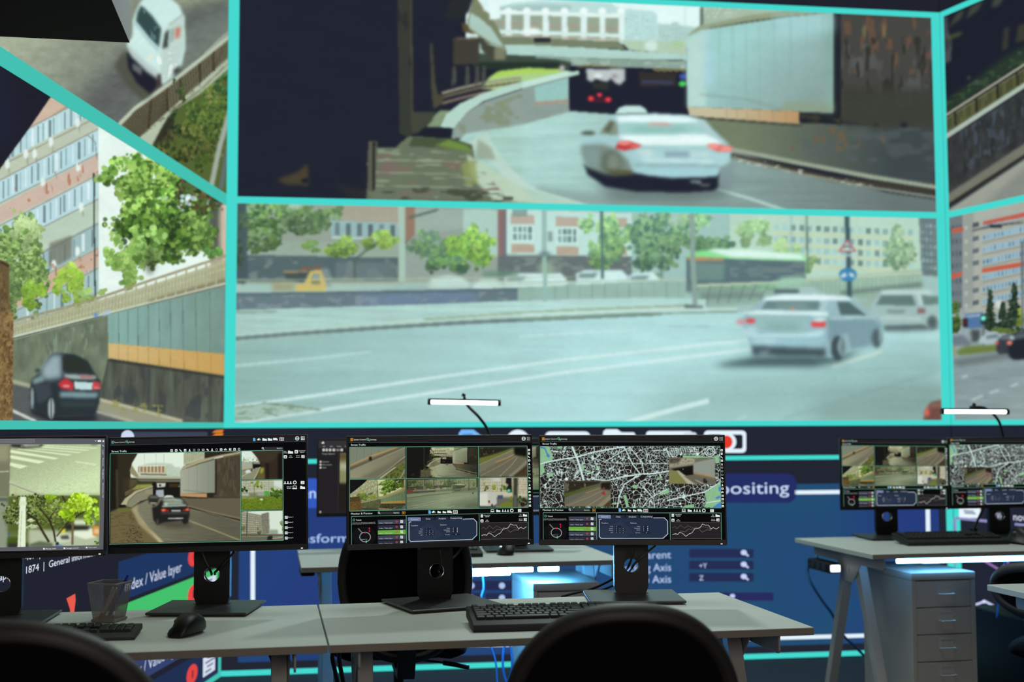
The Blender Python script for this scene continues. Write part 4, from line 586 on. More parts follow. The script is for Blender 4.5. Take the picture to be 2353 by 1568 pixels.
def mon_side(r=1.7):
    p = Pic(552, 1030, 654, 1246, r, (40, 40, 34)); p.fr(*FM2)
    # mirror view of the underpass
    p.poly([(1520, 265), (1975, 255), (1975, 585), (1520, 585)], (52, 44, 34), 2); p.poly([(1520, 265), (1640, 265), (1700, 340), (1730, 400), (1520, 400)], (214, 230, 216), 2); p.stain([(1520, 330), (1720, 340), (1730, 400), (1520, 400)], (140, 154, 110), 0.5, 20, 16, 0.8); p.poly([(1520, 375), (1655, 400), (1655, 455), (1520, 480)], (160, 168, 148), 2); p.line([(1520, 470), (1655, 450)], 6, (180, 140, 90), 1.5)
    p.poly([(1650, 390), (1740, 395), (1735, 470), (1655, 460)], (24, 22, 20), 2); p.poly([(1655, 385), (1730, 395), (1730, 410), (1655, 408)], (150, 152, 136), 2); p.ell(1690, 455, 6, 5, (240, 236, 200), 1.5); p.ell(1710, 455, 6, 5, (240, 236, 200), 1.5)
    p.poly([(1640, 265), (1975, 255), (1975, 300), (1830, 390), (1730, 380), (1700, 330)], (60, 52, 40), 3); p.poly([(1520, 480), (1660, 460), (1735, 440), (1720, 500), (1670, 580), (1520, 582)], (136, 138, 112), 2); p.line([(1525, 550), (1660, 470)], 6, (190, 190, 160), 1.5); p.line([(1660, 580), (1735, 440)], 9, (180, 180, 150), 1.5); p.poly([(1735, 450), (1780, 450), (1785, 575), (1680, 578)], (96, 88, 50), 3); p.poly([(1740, 450), (1770, 450), (1760, 500), (1730, 510)], (150, 160, 60), 3)
    p.poly([(1790, 400), (1830, 400), (1830, 580), (1790, 580)], (36, 30, 24), 3); p.poly([(1925, 300), (1972, 280), (1972, 580), (1925, 580)], (24, 20, 16), 4); p.poly([(1570, 490), (1590, 470), (1630, 468), (1635, 500), (1580, 510)], (206, 214, 208), 2); p.box(1628, 466, 1648, 488, (60, 60, 56), 2)
    # park
    p.poly([(1520, 585), (1975, 580), (1975, 910), (1520, 910)], (98, 120, 34), 2); p.poly([(1520, 585), (1975, 580), (1975, 720), (1520, 740)], (184, 190, 164), 2); p.quadgrid([(1525, 592), (1880, 600), (1880, 690), (1525, 700)], 20, 6, (112, 112, 92), 0.55, 0.5, 1, 0.9, 0.3); p.poly([(1880, 585), (1975, 585), (1975, 670), (1880, 640)], (206, 220, 206), 3); p.box(1520, 715, 1975, 760, (120, 126, 100), 4)
    p.blobs(1680, 620, 55, 40, 60, 10, [(110, 140, 40), (140, 164, 60), (84, 110, 34)]); p.line([(1670, 640), (1668, 770)], 6, (110, 100, 70), 1.2); p.blobs(1745, 640, 24, 24, 20, 9, [(120, 150, 50)]); p.blobs(1570, 690, 50, 32, 60, 10, [(40, 56, 24), (60, 78, 34)]); p.blobs(1900, 715, 75, 58, 160, 10, [(70, 104, 30), (96, 132, 44), (48, 74, 24)]); p.box(1775, 700, 1830, 745, (80, 160, 60), 2); p.box(1530, 730, 1610, 752, (190, 194, 184), 3); p.box(1700, 725, 1780, 750, (160, 166, 160), 3); p.tex([(1520, 755), (1975, 750), (1975, 905), (1520, 905)], 0.25, 10, 8, 2); p.poly([(1520, 765), (1700, 770), (1640, 785), (1520, 780)], (150, 150, 100), 3); p.ell(1745, 792, 18, 9, (226, 230, 210), 2)
    # tower blocks
    p.poly([(1520, 910), (1980, 905), (1980, 1240), (1520, 1240)], (212, 226, 210), 2); p.poly([(1520, 920), (1760, 965), (1760, 1170), (1520, 1180)], (132, 130, 108), 2); p.quadgrid([(1525, 930), (1758, 975), (1758, 1160), (1525, 1165)], 12, 9, (178, 180, 160), 0.6, 0.42, 1); p.poly([(1745, 950), (1825, 930), (1835, 1160), (1760, 1170)], (112, 110, 92), 2); p.quadgrid([(1760, 960), (1825, 945), (1830, 1150), (1765, 1155)], 5, 11, (156, 158, 140), 0.5, 0.5, 1); p.line([(1592, 920), (1584, 1230)], 8, (52, 52, 46), 1.2)
    p.box(1830, 1120, 1925, 1170, (150, 158, 140), 3); p.blobs(1720, 1130, 34, 42, 50, 10, [(110, 116, 80), (84, 94, 60)]); p.blobs(1545, 1110, 28, 60, 40, 10, [(96, 106, 70)]); p.blobs(1960, 1070, 30, 60, 60, 9, [(110, 124, 80), (150, 164, 120)]); p.box(1520, 1168, 1980, 1190, (80, 78, 62), 2); p.box(1520, 1188, 1980, 1240, (104, 102, 84), 2); p.poly([(1805, 1230), (1815, 1190), (1860, 1182), (1875, 1230)], (34, 34, 32), 2); p.line([(1860, 1215), (1975, 1200)], 8, (190, 186, 160), 1.5)
    return p

def mon_six(r=1.6):
    """the first, third and sixth feeds of the six-way split screen"""
    p = Pic(800, 1024, 1215, 1176, r, (40, 40, 34)); p.fr(*FM3)
    p.poly([(515, 285), (1055, 285), (1055, 595), (515, 595)], (142, 140, 112), 2, 1, (120, 118, 96), ((550, 560), (1000, 350))); p.poly([(515, 285), (980, 285), (515, 480)], (120, 128, 112), 2)
    for x in (590, 660, 730, 800, 870): p.line([(x, 290), (x-4, 455-(x-520)*.42)], 3, (96, 104, 90), 1)
    p.line([(515, 470), (720, 375), (985, 288)], 14, (178, 140, 84), 1.5); p.poly([(515, 480), (990, 290), (1040, 290), (515, 520)], (92, 88, 70), 3); p.line([(515, 520), (700, 440), (1055, 290)], 7, (150, 150, 126), 1.5); p.box(706, 378, 732, 415, (30, 28, 24), 2)
    p.poly([(600, 590), (900, 440), (1055, 350), (1055, 420), (770, 590)], (108, 106, 88), 6); p.line([(770, 590), (900, 500), (1055, 395)], 14, (86, 80, 58), 2); p.line([(775, 585), (905, 492), (1055, 375)], 4, (190, 190, 166), 1.2); p.poly([(820, 592), (900, 520), (1055, 415), (1055, 590)], (96, 104, 50), 3); p.stain([(860, 560), (1055, 430), (1055, 590), (860, 590)], (60, 70, 34), 0.5, 16, 12, 0.9); p.line([(810, 590), (890, 530), (960, 480)], 9, (180, 184, 164), 1.5); p.line([(1005, 590), (1052, 500)], 9, (150, 154, 150), 1.5)
    # third: dual carriageway into a tunnel
    p.poly([(1765, 285), (2232, 280), (2232, 572), (1765, 575)], (104, 100, 82), 2); p.poly([(1765, 285), (2110, 285), (1940, 370), (1765, 395)], (38, 36, 26), 3); p.stain([(1765, 290), (1930, 290), (1900, 350), (1765, 370)], (90, 88, 66), 0.58, 16, 30, 0.8); p.poly([(1765, 395), (1940, 345), (2110, 290), (2110, 310), (1765, 455)], (100, 110, 50), 3); p.poly([(1765, 460), (1930, 395), (2110, 310), (2105, 370), (1930, 440), (1765, 540)], (112, 112, 92), 2); p.line([(1765, 458), (2110, 308)], 5, (160, 156, 130), 1.2); p.line([(1925, 432), (2040, 390), (2110, 352)], 8, (180, 136, 80), 1.5); p.poly([(2100, 285), (2232, 282), (2232, 380), (2170, 370), (2110, 360)], (18, 18, 14), 4); p.line([(1780, 565), (1960, 470), (2130, 370)], 4, (150, 146, 118), 1.2); p.line([(1965, 570), (2080, 460), (2140, 380)], 4, (170, 166, 138), 1.2); p.line([(2060, 572), (2160, 490), (2232, 420)], 22, (134, 130, 108), 3); p.poly([(2100, 572), (2232, 470), (2232, 572)], (70, 56, 36), 3); p.bars([(2100, 560), (2232, 450)], [(2120, 572), (2232, 490)], 14, 4, (34, 28, 20), 1)
    # sixth: crossing with a traffic light and a white van
    p.poly([(1770, 582), (2236, 578), (2236, 866), (1770, 870)], (190, 186, 160), 2); p.quadgrid([(1772, 590), (2040, 590), (2040, 720), (1772, 720)], 16, 9, (118, 112, 92), 0.55, 0.5, 1, 0.9, 0.3); p.quadgrid([(2080, 590), (2234, 590), (2234, 740), (2080, 740)], 10, 9, (134, 122, 100), 0.5, 0.5, 1, 0.9, 0.3); p.poly([(1880, 580), (1980, 580), (1960, 620), (1890, 610)], (210, 220, 210), 4, 0.6)
    p.blobs(1920, 690, 45, 40, 60, 9, [(104, 128, 44), (130, 150, 60)]); p.blobs(1990, 690, 36, 50, 50, 9, [(96, 118, 44), (70, 90, 34)]); p.blobs(1840, 660, 30, 50, 30, 9, [(80, 96, 50), (120, 130, 80)]); p.poly([(1770, 770), (2236, 770), (2236, 870), (1770, 870)], (100, 100, 88), 4); p.poly([(1960, 850), (2010, 815), (2090, 808), (2110, 850), (2060, 870), (1960, 866)], (106, 120, 44), 3); p.blobs(2190, 820, 50, 48, 90, 9, [(46, 52, 26), (70, 40, 36), (30, 36, 20)]); p.blobs(2160, 790, 24, 40, 30, 9, [(60, 80, 36)]); p.blobs(2080, 785, 18, 30, 40, 8, [(110, 124, 40)]); p.line([(2120, 580), (2118, 868)], 42, (56, 58, 44), 3); p.line([(2118, 750), (2116, 868)], 30, (84, 90, 84), 2); p.line([(1992, 600), (1990, 780)], 5, (150, 156, 150), 1)
    p.poly([(2030, 580), (2080, 582), (2085, 720), (2048, 725), (2028, 690), (2050, 650), (2024, 630)], (26, 28, 24), 2); p.ell(2055, 706, 17, 16, (80, 206, 160), 2); p.poly([(1770, 730), (1790, 718), (1900, 716), (1935, 745), (1940, 830), (1890, 865), (1770, 862)], (184, 188, 176), 2); p.poly([(1770, 735), (1850, 728), (1850, 850), (1770, 855)], (206, 208, 194), 3); p.poly([(1855, 800), (1870, 800), (1870, 826), (1858, 826)], (150, 50, 40), 1.5); p.ell(1893, 850, 9, 16, (40, 40, 36), 2); p.box(1948, 750, 1996, 784, (62, 76, 104), 2); p.box(1770, 855, 1930, 868, (60, 60, 52), 2)
    return p

def city_map(r=1.6):
    p = Pic(1236, 1022, 1662, 1172, r, (36, 30, 26)); p.fr(*FM4); rng = np.random.default_rng(11)
    H, W = p.H, p.W; yy, xx = np.mgrid[0:H, 0:W]; xx = xx/p.r; yy = yy/p.r
    X = xx+6*vnoise(H, W, 60, 60, rng); Y = yy+6*vnoise(H, W, 60, 60, rng)
    th = np.round(vnoise(H, W, 110, 90, rng)*5)*0.42-0.5+0.5*vnoise(H, W, 140, 120, rng); ct, sn = np.cos(th), np.sin(th)
    def cells(n, wd):
        S = rng.random((n, 2))*np.array([440, 170]); A = 0.62+0.9*rng.random(n)
        d1 = np.full((H, W), 1e9); d2 = np.full((H, W), 1e9)
        for i in range(n):
            dx, dy = X-S[i, 0], Y-S[i, 1]; u = np.abs(dx*ct+dy*sn)*A[i]; v = np.abs(dy*ct-dx*sn)/A[i]; d = 0.75*np.maximum(u, v)+0.25*np.hypot(u, v)
            lo = d < d1; d2 = np.where(lo, d1, np.minimum(d2, d)); d1 = np.where(lo, d, d1)
        return np.clip((wd-(d2-d1))*1.4, 0, 1)
    m = cells(760, 1.0); fine = cells(1200, 0.85)
    zone = np.clip((vnoise(H, W, 90, 70, rng)-0.42)*5, 0, 1); m = np.maximum(m, fine*zone*0.85)
    for poly in ([(98, 305), (190, 305), (235, 420), (225, 460), (98, 480)], [(98, 495), (130, 490), (150, 580), (98, 620)], [(165, 600), (235, 590), (238, 620), (170, 630)], [(530, 515), (570, 510), (560, 570), (535, 580)], [(600, 560), (615, 555), (660, 600), (645, 612)], [(690, 515), (735, 515), (735, 545), (695, 550)], [(1075, 715), (1130, 715), (1125, 755), (1080, 750)], [(1605, 400), (1780, 405), (1900, 420), (1990, 400), (2000, 480), (1960, 490), (1930, 430), (1610, 430)], [(1840, 800), (2010, 690), (2012, 960), (1830, 950), (1860, 890)], [(1350, 810), (1430, 760), (1460, 745), (1465, 800), (1380, 825)], [(1330, 650), (1390, 620), (1395, 640), (1330, 668)], [(975, 820), (1010, 820), (1040, 950), (1010, 950)], [(860, 905), (915, 900), (900, 925), (865, 920)], [(270, 310), (330, 305), (330, 335), (280, 330)], [(1620, 935), (1730, 915), (1730, 955), (1620, 955)], [(480, 380), (500, 375), (500, 400), (484, 404)]):
        p.poly(poly, (136, 184, 138), 1)
    keep = p.im.copy(); road = np.array([198, 222, 218])/255.0; gm = (p.im[..., 1] > 0.5)
    m = np.where(gm, m*0.12, m)[..., None]; p.im = keep*(1-m)+road*m
    p.line([(105, 315), (150, 330), (165, 370), (190, 420)], 14, (70, 128, 190), 1); p.poly([(170, 375), (200, 400), (195, 425), (165, 410)], (70, 128, 190), 1); p.line([(100, 318), (150, 322)], 9, (70, 128, 190), 1)
    for q in ([(1985, 740), (2012, 720), (2012, 780), (1990, 780)], [(1950, 850), (2000, 825), (2010, 850), (1970, 865)], [(1920, 955), (2012, 890), (2012, 958)]): p.poly(q, (74, 132, 196), 1)
    for a, w in (([(98, 490), (280, 450), (480, 420), (650, 370), (980, 310)], 15), ([(435, 305), (500, 460), (560, 670)], 22), ([(640, 650), (800, 670), (960, 630), (1140, 600), (1300, 595), (1465, 565)], 14), ([(985, 305), (1080, 500), (1160, 600)], 13), ([(1040, 305), (1180, 480), (1200, 600)], 10), ([(915, 955), (930, 860), (985, 710), (1100, 640), (1160, 600)], 13), ([(1440, 880), (1700, 820), (1840, 790), (2000, 690)], 13), ([(1430, 320), (1470, 420)], 12), ([(1460, 388), (1770, 385), (1850, 330)], 9), ([(1240, 640), (1150, 690), (1300, 860), (1310, 955)], 9), ([(1180, 955), (1250, 860), (1440, 760)], 9), ([(780, 470), (960, 360), (1060, 310)], 9), ([(1280, 350), (1430, 345)], 10), ([(1850, 905), (2010, 880)], 10), ([(640, 420), (800, 480), (1465, 490)], 7), ([(690, 660), (720, 560), (660, 430)], 7), ([(1205, 330), (1235, 400), (1220, 470)], 8)):
        p.line(a, w, (200, 224, 220), 1)
    for t in range(12): p.line([(1480+t*24, 320), (1500+t*24, 370)], 6, (200, 224, 220), 0.8)
    for y in (330, 352, 374): p.line([(1470, y), (1780, y-14)], 5, (200, 224, 220), 0.8)
    t = np.linspace(0, 6.3, 30)
    for R in (52, 32): p.line(np.stack([1896+R*np.cos(t), 360+R*np.sin(t)], -1), 9, (200, 224, 220), 0.8)
    p.line(np.stack([1172+38*np.cos(t), 715+34*np.sin(t)], -1), 7, (200, 224, 220), 0.8); p.ell(376, 655, 19, 19, (214, 232, 228), 1); p.ell(1765, 388, 17, 17, (214, 232, 228), 1)
    # two inset feeds pinned on the map
    p.poly([(358, 672), (846, 672), (846, 946), (358, 946)], (112, 106, 88), 1); p.poly([(358, 675), (740, 675), (730, 700), (540, 750), (358, 850)], (44, 42, 32), 3); p.stain([(360, 690), (600, 690), (580, 740), (360, 790)], (112, 106, 84), 0.56, 26, 50, 0.8); p.poly([(358, 800), (740, 705), (740, 720), (358, 850)], (76, 86, 44), 3); p.poly([(358, 855), (580, 780), (742, 722), (742, 760), (580, 810), (358, 925)], (96, 98, 84), 2); p.line([(580, 800), (742, 746)], 8, (170, 126, 76), 1.2); p.poly([(742, 690), (846, 680), (846, 770), (742, 756)], (34, 30, 26), 3); p.line([(380, 935), (600, 850), (760, 775)], 4, (150, 146, 120), 1); p.line([(590, 945), (740, 850), (800, 790)], 4, (164, 160, 132), 1); p.poly([(690, 946), (846, 810), (846, 870), (760, 946)], (130, 126, 104), 2); p.poly([(760, 946), (846, 870), (846, 946)], (70, 60, 40), 2); p.ell(770, 803, 20, 18, (150, 50, 48), 2); p.ell(773, 748, 12, 10, (140, 60, 54), 2)
    p.poly([(1466, 430), (1950, 430), (1950, 706), (1466, 700)], (112, 108, 92), 1); p.poly([(1466, 430), (1740, 430), (1725, 490), (1466, 520)], (160, 156, 136), 2); p.poly([(1466, 430), (1600, 430), (1560, 480), (1466, 490)], (70, 62, 52), 4); p.stain([(1500, 430), (1740, 430), (1725, 490), (1500, 510)], (100, 94, 80), 0.55, 20, 14, 0.7); p.line([(1466, 525), (1720, 500)], 14, (150, 146, 126), 2); p.poly([(1480, 545), (1720, 505), (1720, 610), (1640, 620)], (22, 20, 18), 3); p.poly([(1720, 480), (1950, 432), (1950, 640), (1720, 580)], (140, 148, 138), 2); p.line([(1720, 588), (1950, 632)], 11, (178, 130, 74), 1.2); p.poly([(1466, 560), (1540, 565), (1650, 700), (1466, 700)], (124, 124, 74), 2); p.poly([(1535, 560), (1565, 560), (1745, 704), (1660, 704)], (172, 170, 146), 2); p.poly([(1620, 620), (1720, 610), (1950, 660), (1950, 704), (1740, 704)], (100, 98, 84), 2); p.line([(1740, 660), (1830, 704)], 6, (190, 188, 166), 1.2); p.ell(1840, 670, 16, 26, (40, 36, 40), 2); p.ell(1858, 684, 10, 14, (30, 28, 30), 2); p.ell(1612, 548, 5, 6, (110, 200, 70), 1.2)
    return p

def mon_crossing(r=1.6):
    p = Pic(-120, 1016, 240, 1264, r, (150, 158, 130)); p.fr(*FM1)
    p.poly([(-500, 270), (120, 285), (100, 835), (-500, 850)], (120, 122, 98), 2); p.poly([(-500, 280), (100, 290), (100, 460), (-500, 480)], (146, 148, 118), 8); p.line([(-300, 590), (100, 570)], 10, (190, 198, 164), 2); p.poly([(-500, 850), (90, 890), (85, 1380), (-500, 1400)], (140, 150, 130), 3); p.poly([(-500, 840), (95, 850), (95, 890), (-500, 870)], (90, 96, 90), 4); p.ell(80, 1060, 26, 80, (84, 90, 80), 6)
    p.poly([(118, 275), (1070, 280), (1058, 830), (100, 838)], (166, 180, 140), 2, 1, (206, 226, 178), ((400, 420), (600, 830)))
    for a in ([(108, 475), (300, 515), (215, 542), (106, 510)], [(110, 398), (480, 465), (412, 488), (110, 432)], [(110, 342), (626, 430), (575, 444), (110, 372)], [(200, 326), (768, 394), (720, 404), (180, 336)], [(330, 322), (878, 368), (830, 376), (400, 338)], [(400, 300), (968, 344), (910, 352), (430, 318)], [(480, 290), (1040, 322), (1000, 330), (470, 300)], [(800, 462), (1020, 494), (1010, 506), (800, 472)]): p.poly(a, (226, 240, 196), 2)
    p.poly([(116, 278), (460, 282), (440, 310), (250, 326), (116, 312)], (44, 46, 40), 4); p.poly([(230, 280), (430, 284), (410, 305), (260, 312)], (170, 180, 160), 4); p.ell(232, 305, 16, 16, (120, 126, 110), 3); p.ell(1000, 284, 40, 8, (80, 84, 72), 4); p.tex([(110, 480), (1050, 480), (1050, 820), (110, 830)], 0.06, 12, 8, 2); p.stain([(480, 700), (760, 700), (760, 760), (480, 760)], (160, 170, 132), 0.62, 40, 16, 0.5)
    p.line([(100, 680), (300, 760), (520, 845)], 22, (190, 196, 170), 2); p.line([(110, 700), (480, 845)], 7, (120, 106, 70), 1.5, 0.7); p.line([(165, 735), (168, 836)], 34, (190, 190, 150), 3)
    # park with trees and a white post
    p.poly([(92, 838), (1060, 826), (1052, 1352), (78, 1384)], (104, 118, 66), 2); p.poly([(92, 838), (1060, 826), (1055, 960), (700, 1200), (86, 1220)], (84, 98, 46), 8); p.blobs(330, 980, 330, 170, 520, 20, [(60, 74, 34), (96, 112, 52), (120, 136, 66), (44, 54, 26), (150, 166, 104)]); p.blobs(600, 1060, 240, 180, 320, 20, [(74, 90, 38), (110, 130, 56), (140, 158, 84), (90, 104, 50)]); p.blobs(300, 1120, 240, 70, 46, 16, [(200, 216, 176), (170, 186, 140)], 0.7); p.poly([(300, 1180), (640, 1200), (1052, 1240), (1052, 1360), (300, 1376)], (180, 190, 160), 6)
    p.poly([(560, 1260), (660, 1220), (740, 1240), (770, 1310), (600, 1330)], (206, 216, 190), 4); p.poly([(640, 1255), (720, 1245), (740, 1290), (650, 1290)], (70, 76, 66), 4); p.poly([(780, 1190), (980, 1170), (1010, 1270), (900, 1290), (780, 1250)], (228, 240, 214), 4); p.box(985, 1150, 1052, 1250, (214, 140, 60), 3); p.box(1000, 1180, 1052, 1230, (230, 200, 160), 4); p.box(690, 1130, 940, 1190, (40, 40, 34), 5); p.box(780, 1080, 1000, 1140, (220, 232, 204), 6)
    p.poly([(320, 1340), (420, 1310), (560, 1330), (560, 1372), (310, 1376)], (96, 106, 84), 4); p.poly([(690, 1330), (860, 1290), (980, 1330), (980, 1356), (690, 1360)], (180, 190, 160), 4); p.poly([(80, 1270), (200, 1270), (200, 1340), (80, 1340)], (70, 90, 30), 4); p.box(80, 1330, 300, 1384, (50, 52, 46), 5); p.ell(608, 1340, 18, 22, (40, 40, 40), 2); p.poly([(590, 1352), (640, 1345), (680, 1366), (590, 1366)], (90, 140, 210), 2); p.box(640, 1180, 690, 1225, (220, 210, 60), 3); p.ell(96, 1240, 14, 12, (70, 100, 200), 3); p.blobs(1030, 1320, 26, 30, 20, 10, [(90, 120, 40)])
    for a, w in (([(290, 1020), (380, 1080), (460, 1220), (520, 1320)], 22), ([(420, 960), (520, 1080), (570, 1200), (590, 1320)], 18), ([(520, 1080), (600, 960)], 10), ([(600, 1260), (720, 1110), (900, 990)], 12), ([(660, 830), (720, 950), (770, 1040)], 14)): p.line(a, w, (46, 40, 28), 2)
    p.line([(776, 830), (772, 1050), (768, 1350)], 22, (110, 96, 66), 2); p.blobs(860, 900, 190, 90, 260, 26, [(150, 190, 30), (176, 212, 60), (120, 160, 20), (196, 226, 110)]); p.blobs(700, 1030, 110, 70, 90, 26, [(150, 190, 30), (176, 212, 60), (110, 150, 24)]); p.blobs(980, 1060, 80, 120, 110, 24, [(140, 180, 40), (176, 210, 80), (104, 140, 30)]); p.blobs(560, 860, 110, 40, 50, 22, [(110, 150, 30), (140, 176, 50)])
    p.poly([(214, 838), (278, 838), (272, 1376), (186, 1380), (206, 1000)], (226, 240, 210), 2); p.poly([(204, 890), (284, 890), (284, 930), (200, 935)], (214, 228, 196), 2); p.line([(232, 990), (214, 1376)], 5, (150, 166, 130), 1.5)
    return p
# ------------------------------------------------------------------ building helpers
D = bpy.data; SC = bpy.context.scene; COL = SC.collection; PI = math.pi
DZ = 0.765                                   # height of every desk top

def mat(name, col, rough=0.5, metal=0.0, spec=0.5, var=0.06, scale=40.0, bump=0.0, aniso=None):
    m = D.materials.new(name); m.use_nodes = True; nt = m.node_tree; b = nt.nodes['Principled BSDF']
    lin = [float(v) for v in s2l(np.array(col)/255.0)]
    tc = nt.nodes.new('ShaderNodeTexCoord'); nz = nt.nodes.new('ShaderNodeTexNoise'); nz.inputs['Scale'].default_value = scale; nz.inputs['Detail'].default_value = 3
    mx = nt.nodes.new('ShaderNodeMixRGB'); mx.inputs[1].default_value = [v*(1-var) for v in lin]+[1]; mx.inputs[2].default_value = [min(1, v*(1+var)) for v in lin]+[1]
    nt.links.new(tc.outputs['Object'], nz.inputs['Vector']); nt.links.new(nz.outputs['Fac'], mx.inputs[0]); nt.links.new(mx.outputs[0], b.inputs['Base Color'])
    b.inputs['Roughness'].default_value = rough; b.inputs['Metallic'].default_value = metal; b.inputs['Specular IOR Level'].default_value = spec
    if bump:
        bp = nt.nodes.new('ShaderNodeBump'); bp.inputs['Strength'].default_value = bump; bp.inputs['Distance'].default_value = 0.002
        nt.links.new(nz.outputs['Fac'], bp.inputs['Height']); nt.links.new(bp.outputs[0], b.inputs['Normal'])
    return m

def glow(name, col, strength):
    m = D.materials.new(name); m.use_nodes = True; nt = m.node_tree; nt.nodes.clear()
    e = nt.nodes.new('ShaderNodeEmission'); o = nt.nodes.new('ShaderNodeOutputMaterial'); e.inputs[0].default_value = list(col)+[1]; e.inputs[1].default_value = strength
    nt.links.new(e.outputs[0], o.inputs[0]); return m

def screen_mat(name, strength, grid=None):
    """a lit display: each point glows in the colour of the picture, with a faint row structure"""
    m = D.materials.new(name); m.use_nodes = True; nt = m.node_tree; nt.nodes.clear()
    a = nt.nodes.new('ShaderNodeAttribute'); a.attribute_name = 'Col'; e = nt.nodes.new('ShaderNodeEmission'); o = nt.nodes.new('ShaderNodeOutputMaterial')
    nt.links.new(a.outputs['Color'], e.inputs[0]); nt.links.new(e.outputs[0], o.inputs[0]); e.inputs[1].default_value = strength
    if grid:
        tc = nt.nodes.new('ShaderNodeTexCoord'); w = nt.nodes.new('ShaderNodeTexWave'); w.bands_direction = 'Z'; w.inputs['Scale'].default_value = grid
        mr = nt.nodes.new('ShaderNodeMapRange'); mr.inputs['To Min'].default_value = strength*0.97; mr.inputs['To Max'].default_value = strength*1.03
        nt.links.new(tc.outputs['Object'], w.inputs['Vector']); nt.links.new(w.outputs['Fac'], mr.inputs['Value']); nt.links.new(mr.outputs[0], e.inputs[1])
    try: m.cycles.emission_sampling = 'FRONT'
    except Exception: pass
    return m

M = dict(
    floor=mat('dark carpet', (46, 58, 72), 0.95, var=0.35, scale=220, bump=0.4), wall=mat('dark plaster', (30, 32, 38), 0.9), ceil=mat('grey ceiling paint', (92, 92, 94), 0.95),
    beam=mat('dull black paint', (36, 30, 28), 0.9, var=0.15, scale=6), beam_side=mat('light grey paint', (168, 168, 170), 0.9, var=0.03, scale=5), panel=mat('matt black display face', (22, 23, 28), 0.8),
    desk=mat('pale grey laminate', (206, 210, 202), 0.42, var=0.015, scale=90, bump=0.03), edge=mat('grey edge band', (152, 144, 134), 0.55, var=0.02), steel=mat('grey powder coat', (176, 174, 172), 0.5, var=0.03, scale=300),
    black=mat('black satin plastic', (12, 12, 13), 0.45, var=0.1, scale=200), blackm=mat('black matt plastic', (15, 15, 16), 0.6, var=0.12, scale=300, bump=0.05), key=mat('black key caps', (30, 30, 31), 0.38, var=0.1), base=mat('dark anodised metal', (72, 72, 72), 0.38, 0.6, var=0.04, scale=400),
    fabric=mat('black chair fabric', (9, 9, 10), 0.95, spec=0.15, var=0.25, scale=500, bump=0.3), rim=mat('charcoal plastic shell', (50, 47, 46), 0.55, var=0.08), chrome=mat('brushed steel', (200, 200, 198), 0.22, 1.0, var=0.03, scale=300),
    nickel=mat('satin nickel', (232, 234, 228), 0.3, 0.35, var=0.02, scale=300), cable=mat('black cable sheath', (14, 14, 15), 0.45), bluecable=mat('blue cable sheath', (52, 116, 176), 0.45), mesh=mat('grey wire mesh', (128, 122, 116), 0.4, 0.1), cab=mat('cabinet grey enamel', (198, 192, 186), 0.5, var=0.02, scale=300), gap=mat('shadow gap black', (24, 24, 25), 0.8),
    penblue=mat('blue pen plastic', (24, 48, 180), 0.35), penred=mat('red pen plastic', (190, 30, 34), 0.35), penwhite=mat('white pen plastic', (206, 206, 202), 0.4),
    led=glow('cool led strip', (0.10, 0.46, 1.0), 220.0), ledc=glow('soft cool led strip', (0.14, 0.50, 1.0), 18.0), lamp=glow('lamp tube', (1.0, 0.98, 0.94), 5.0), dot=glow('white indicator', (0.9, 0.92, 1.0), 1.6),
    wallscreen=screen_mat('led wall picture', 1.0, 110.0), screen=screen_mat('monitor picture', 1.0))

def link(o, parent=None, Ml=None):
    COL.objects.link(o)
    if parent is not None: o.parent = parent
    if Ml is not None: o.matrix_local = Ml
    return o

def tag(o, label=None, cat=None, group=None, kind=None):
    for k, v in (('label', label), ('category', cat), ('group', group), ('kind', kind)):
        if v: o[k] = v
    return o

def thing(name, label, cat, loc=(0, 0, 0), rz=0.0, group=None):
    o = D.objects.new(name, None); o.empty_display_size = 0.1; COL.objects.link(o)
    o.location = loc; o.rotation_euler = (0, 0, rz); o.rotation_mode = 'XYZ'
    return tag(o, label, cat, group)

def wmat(o):
    return Matrix.Translation(o.location) @ o.rotation_euler.to_matrix().to_4x4() @ Matrix.Diagonal((*o.scale, 1))

def copy_tree(o, parent=None):
    c = o.copy(); COL.objects.link(c)
    if parent is not None:
        c.parent = parent; c.matrix_local = o.matrix_local.copy()
    for ch in [x for x in D.objects if x.parent == o]: copy_tree(ch, c)
    return c

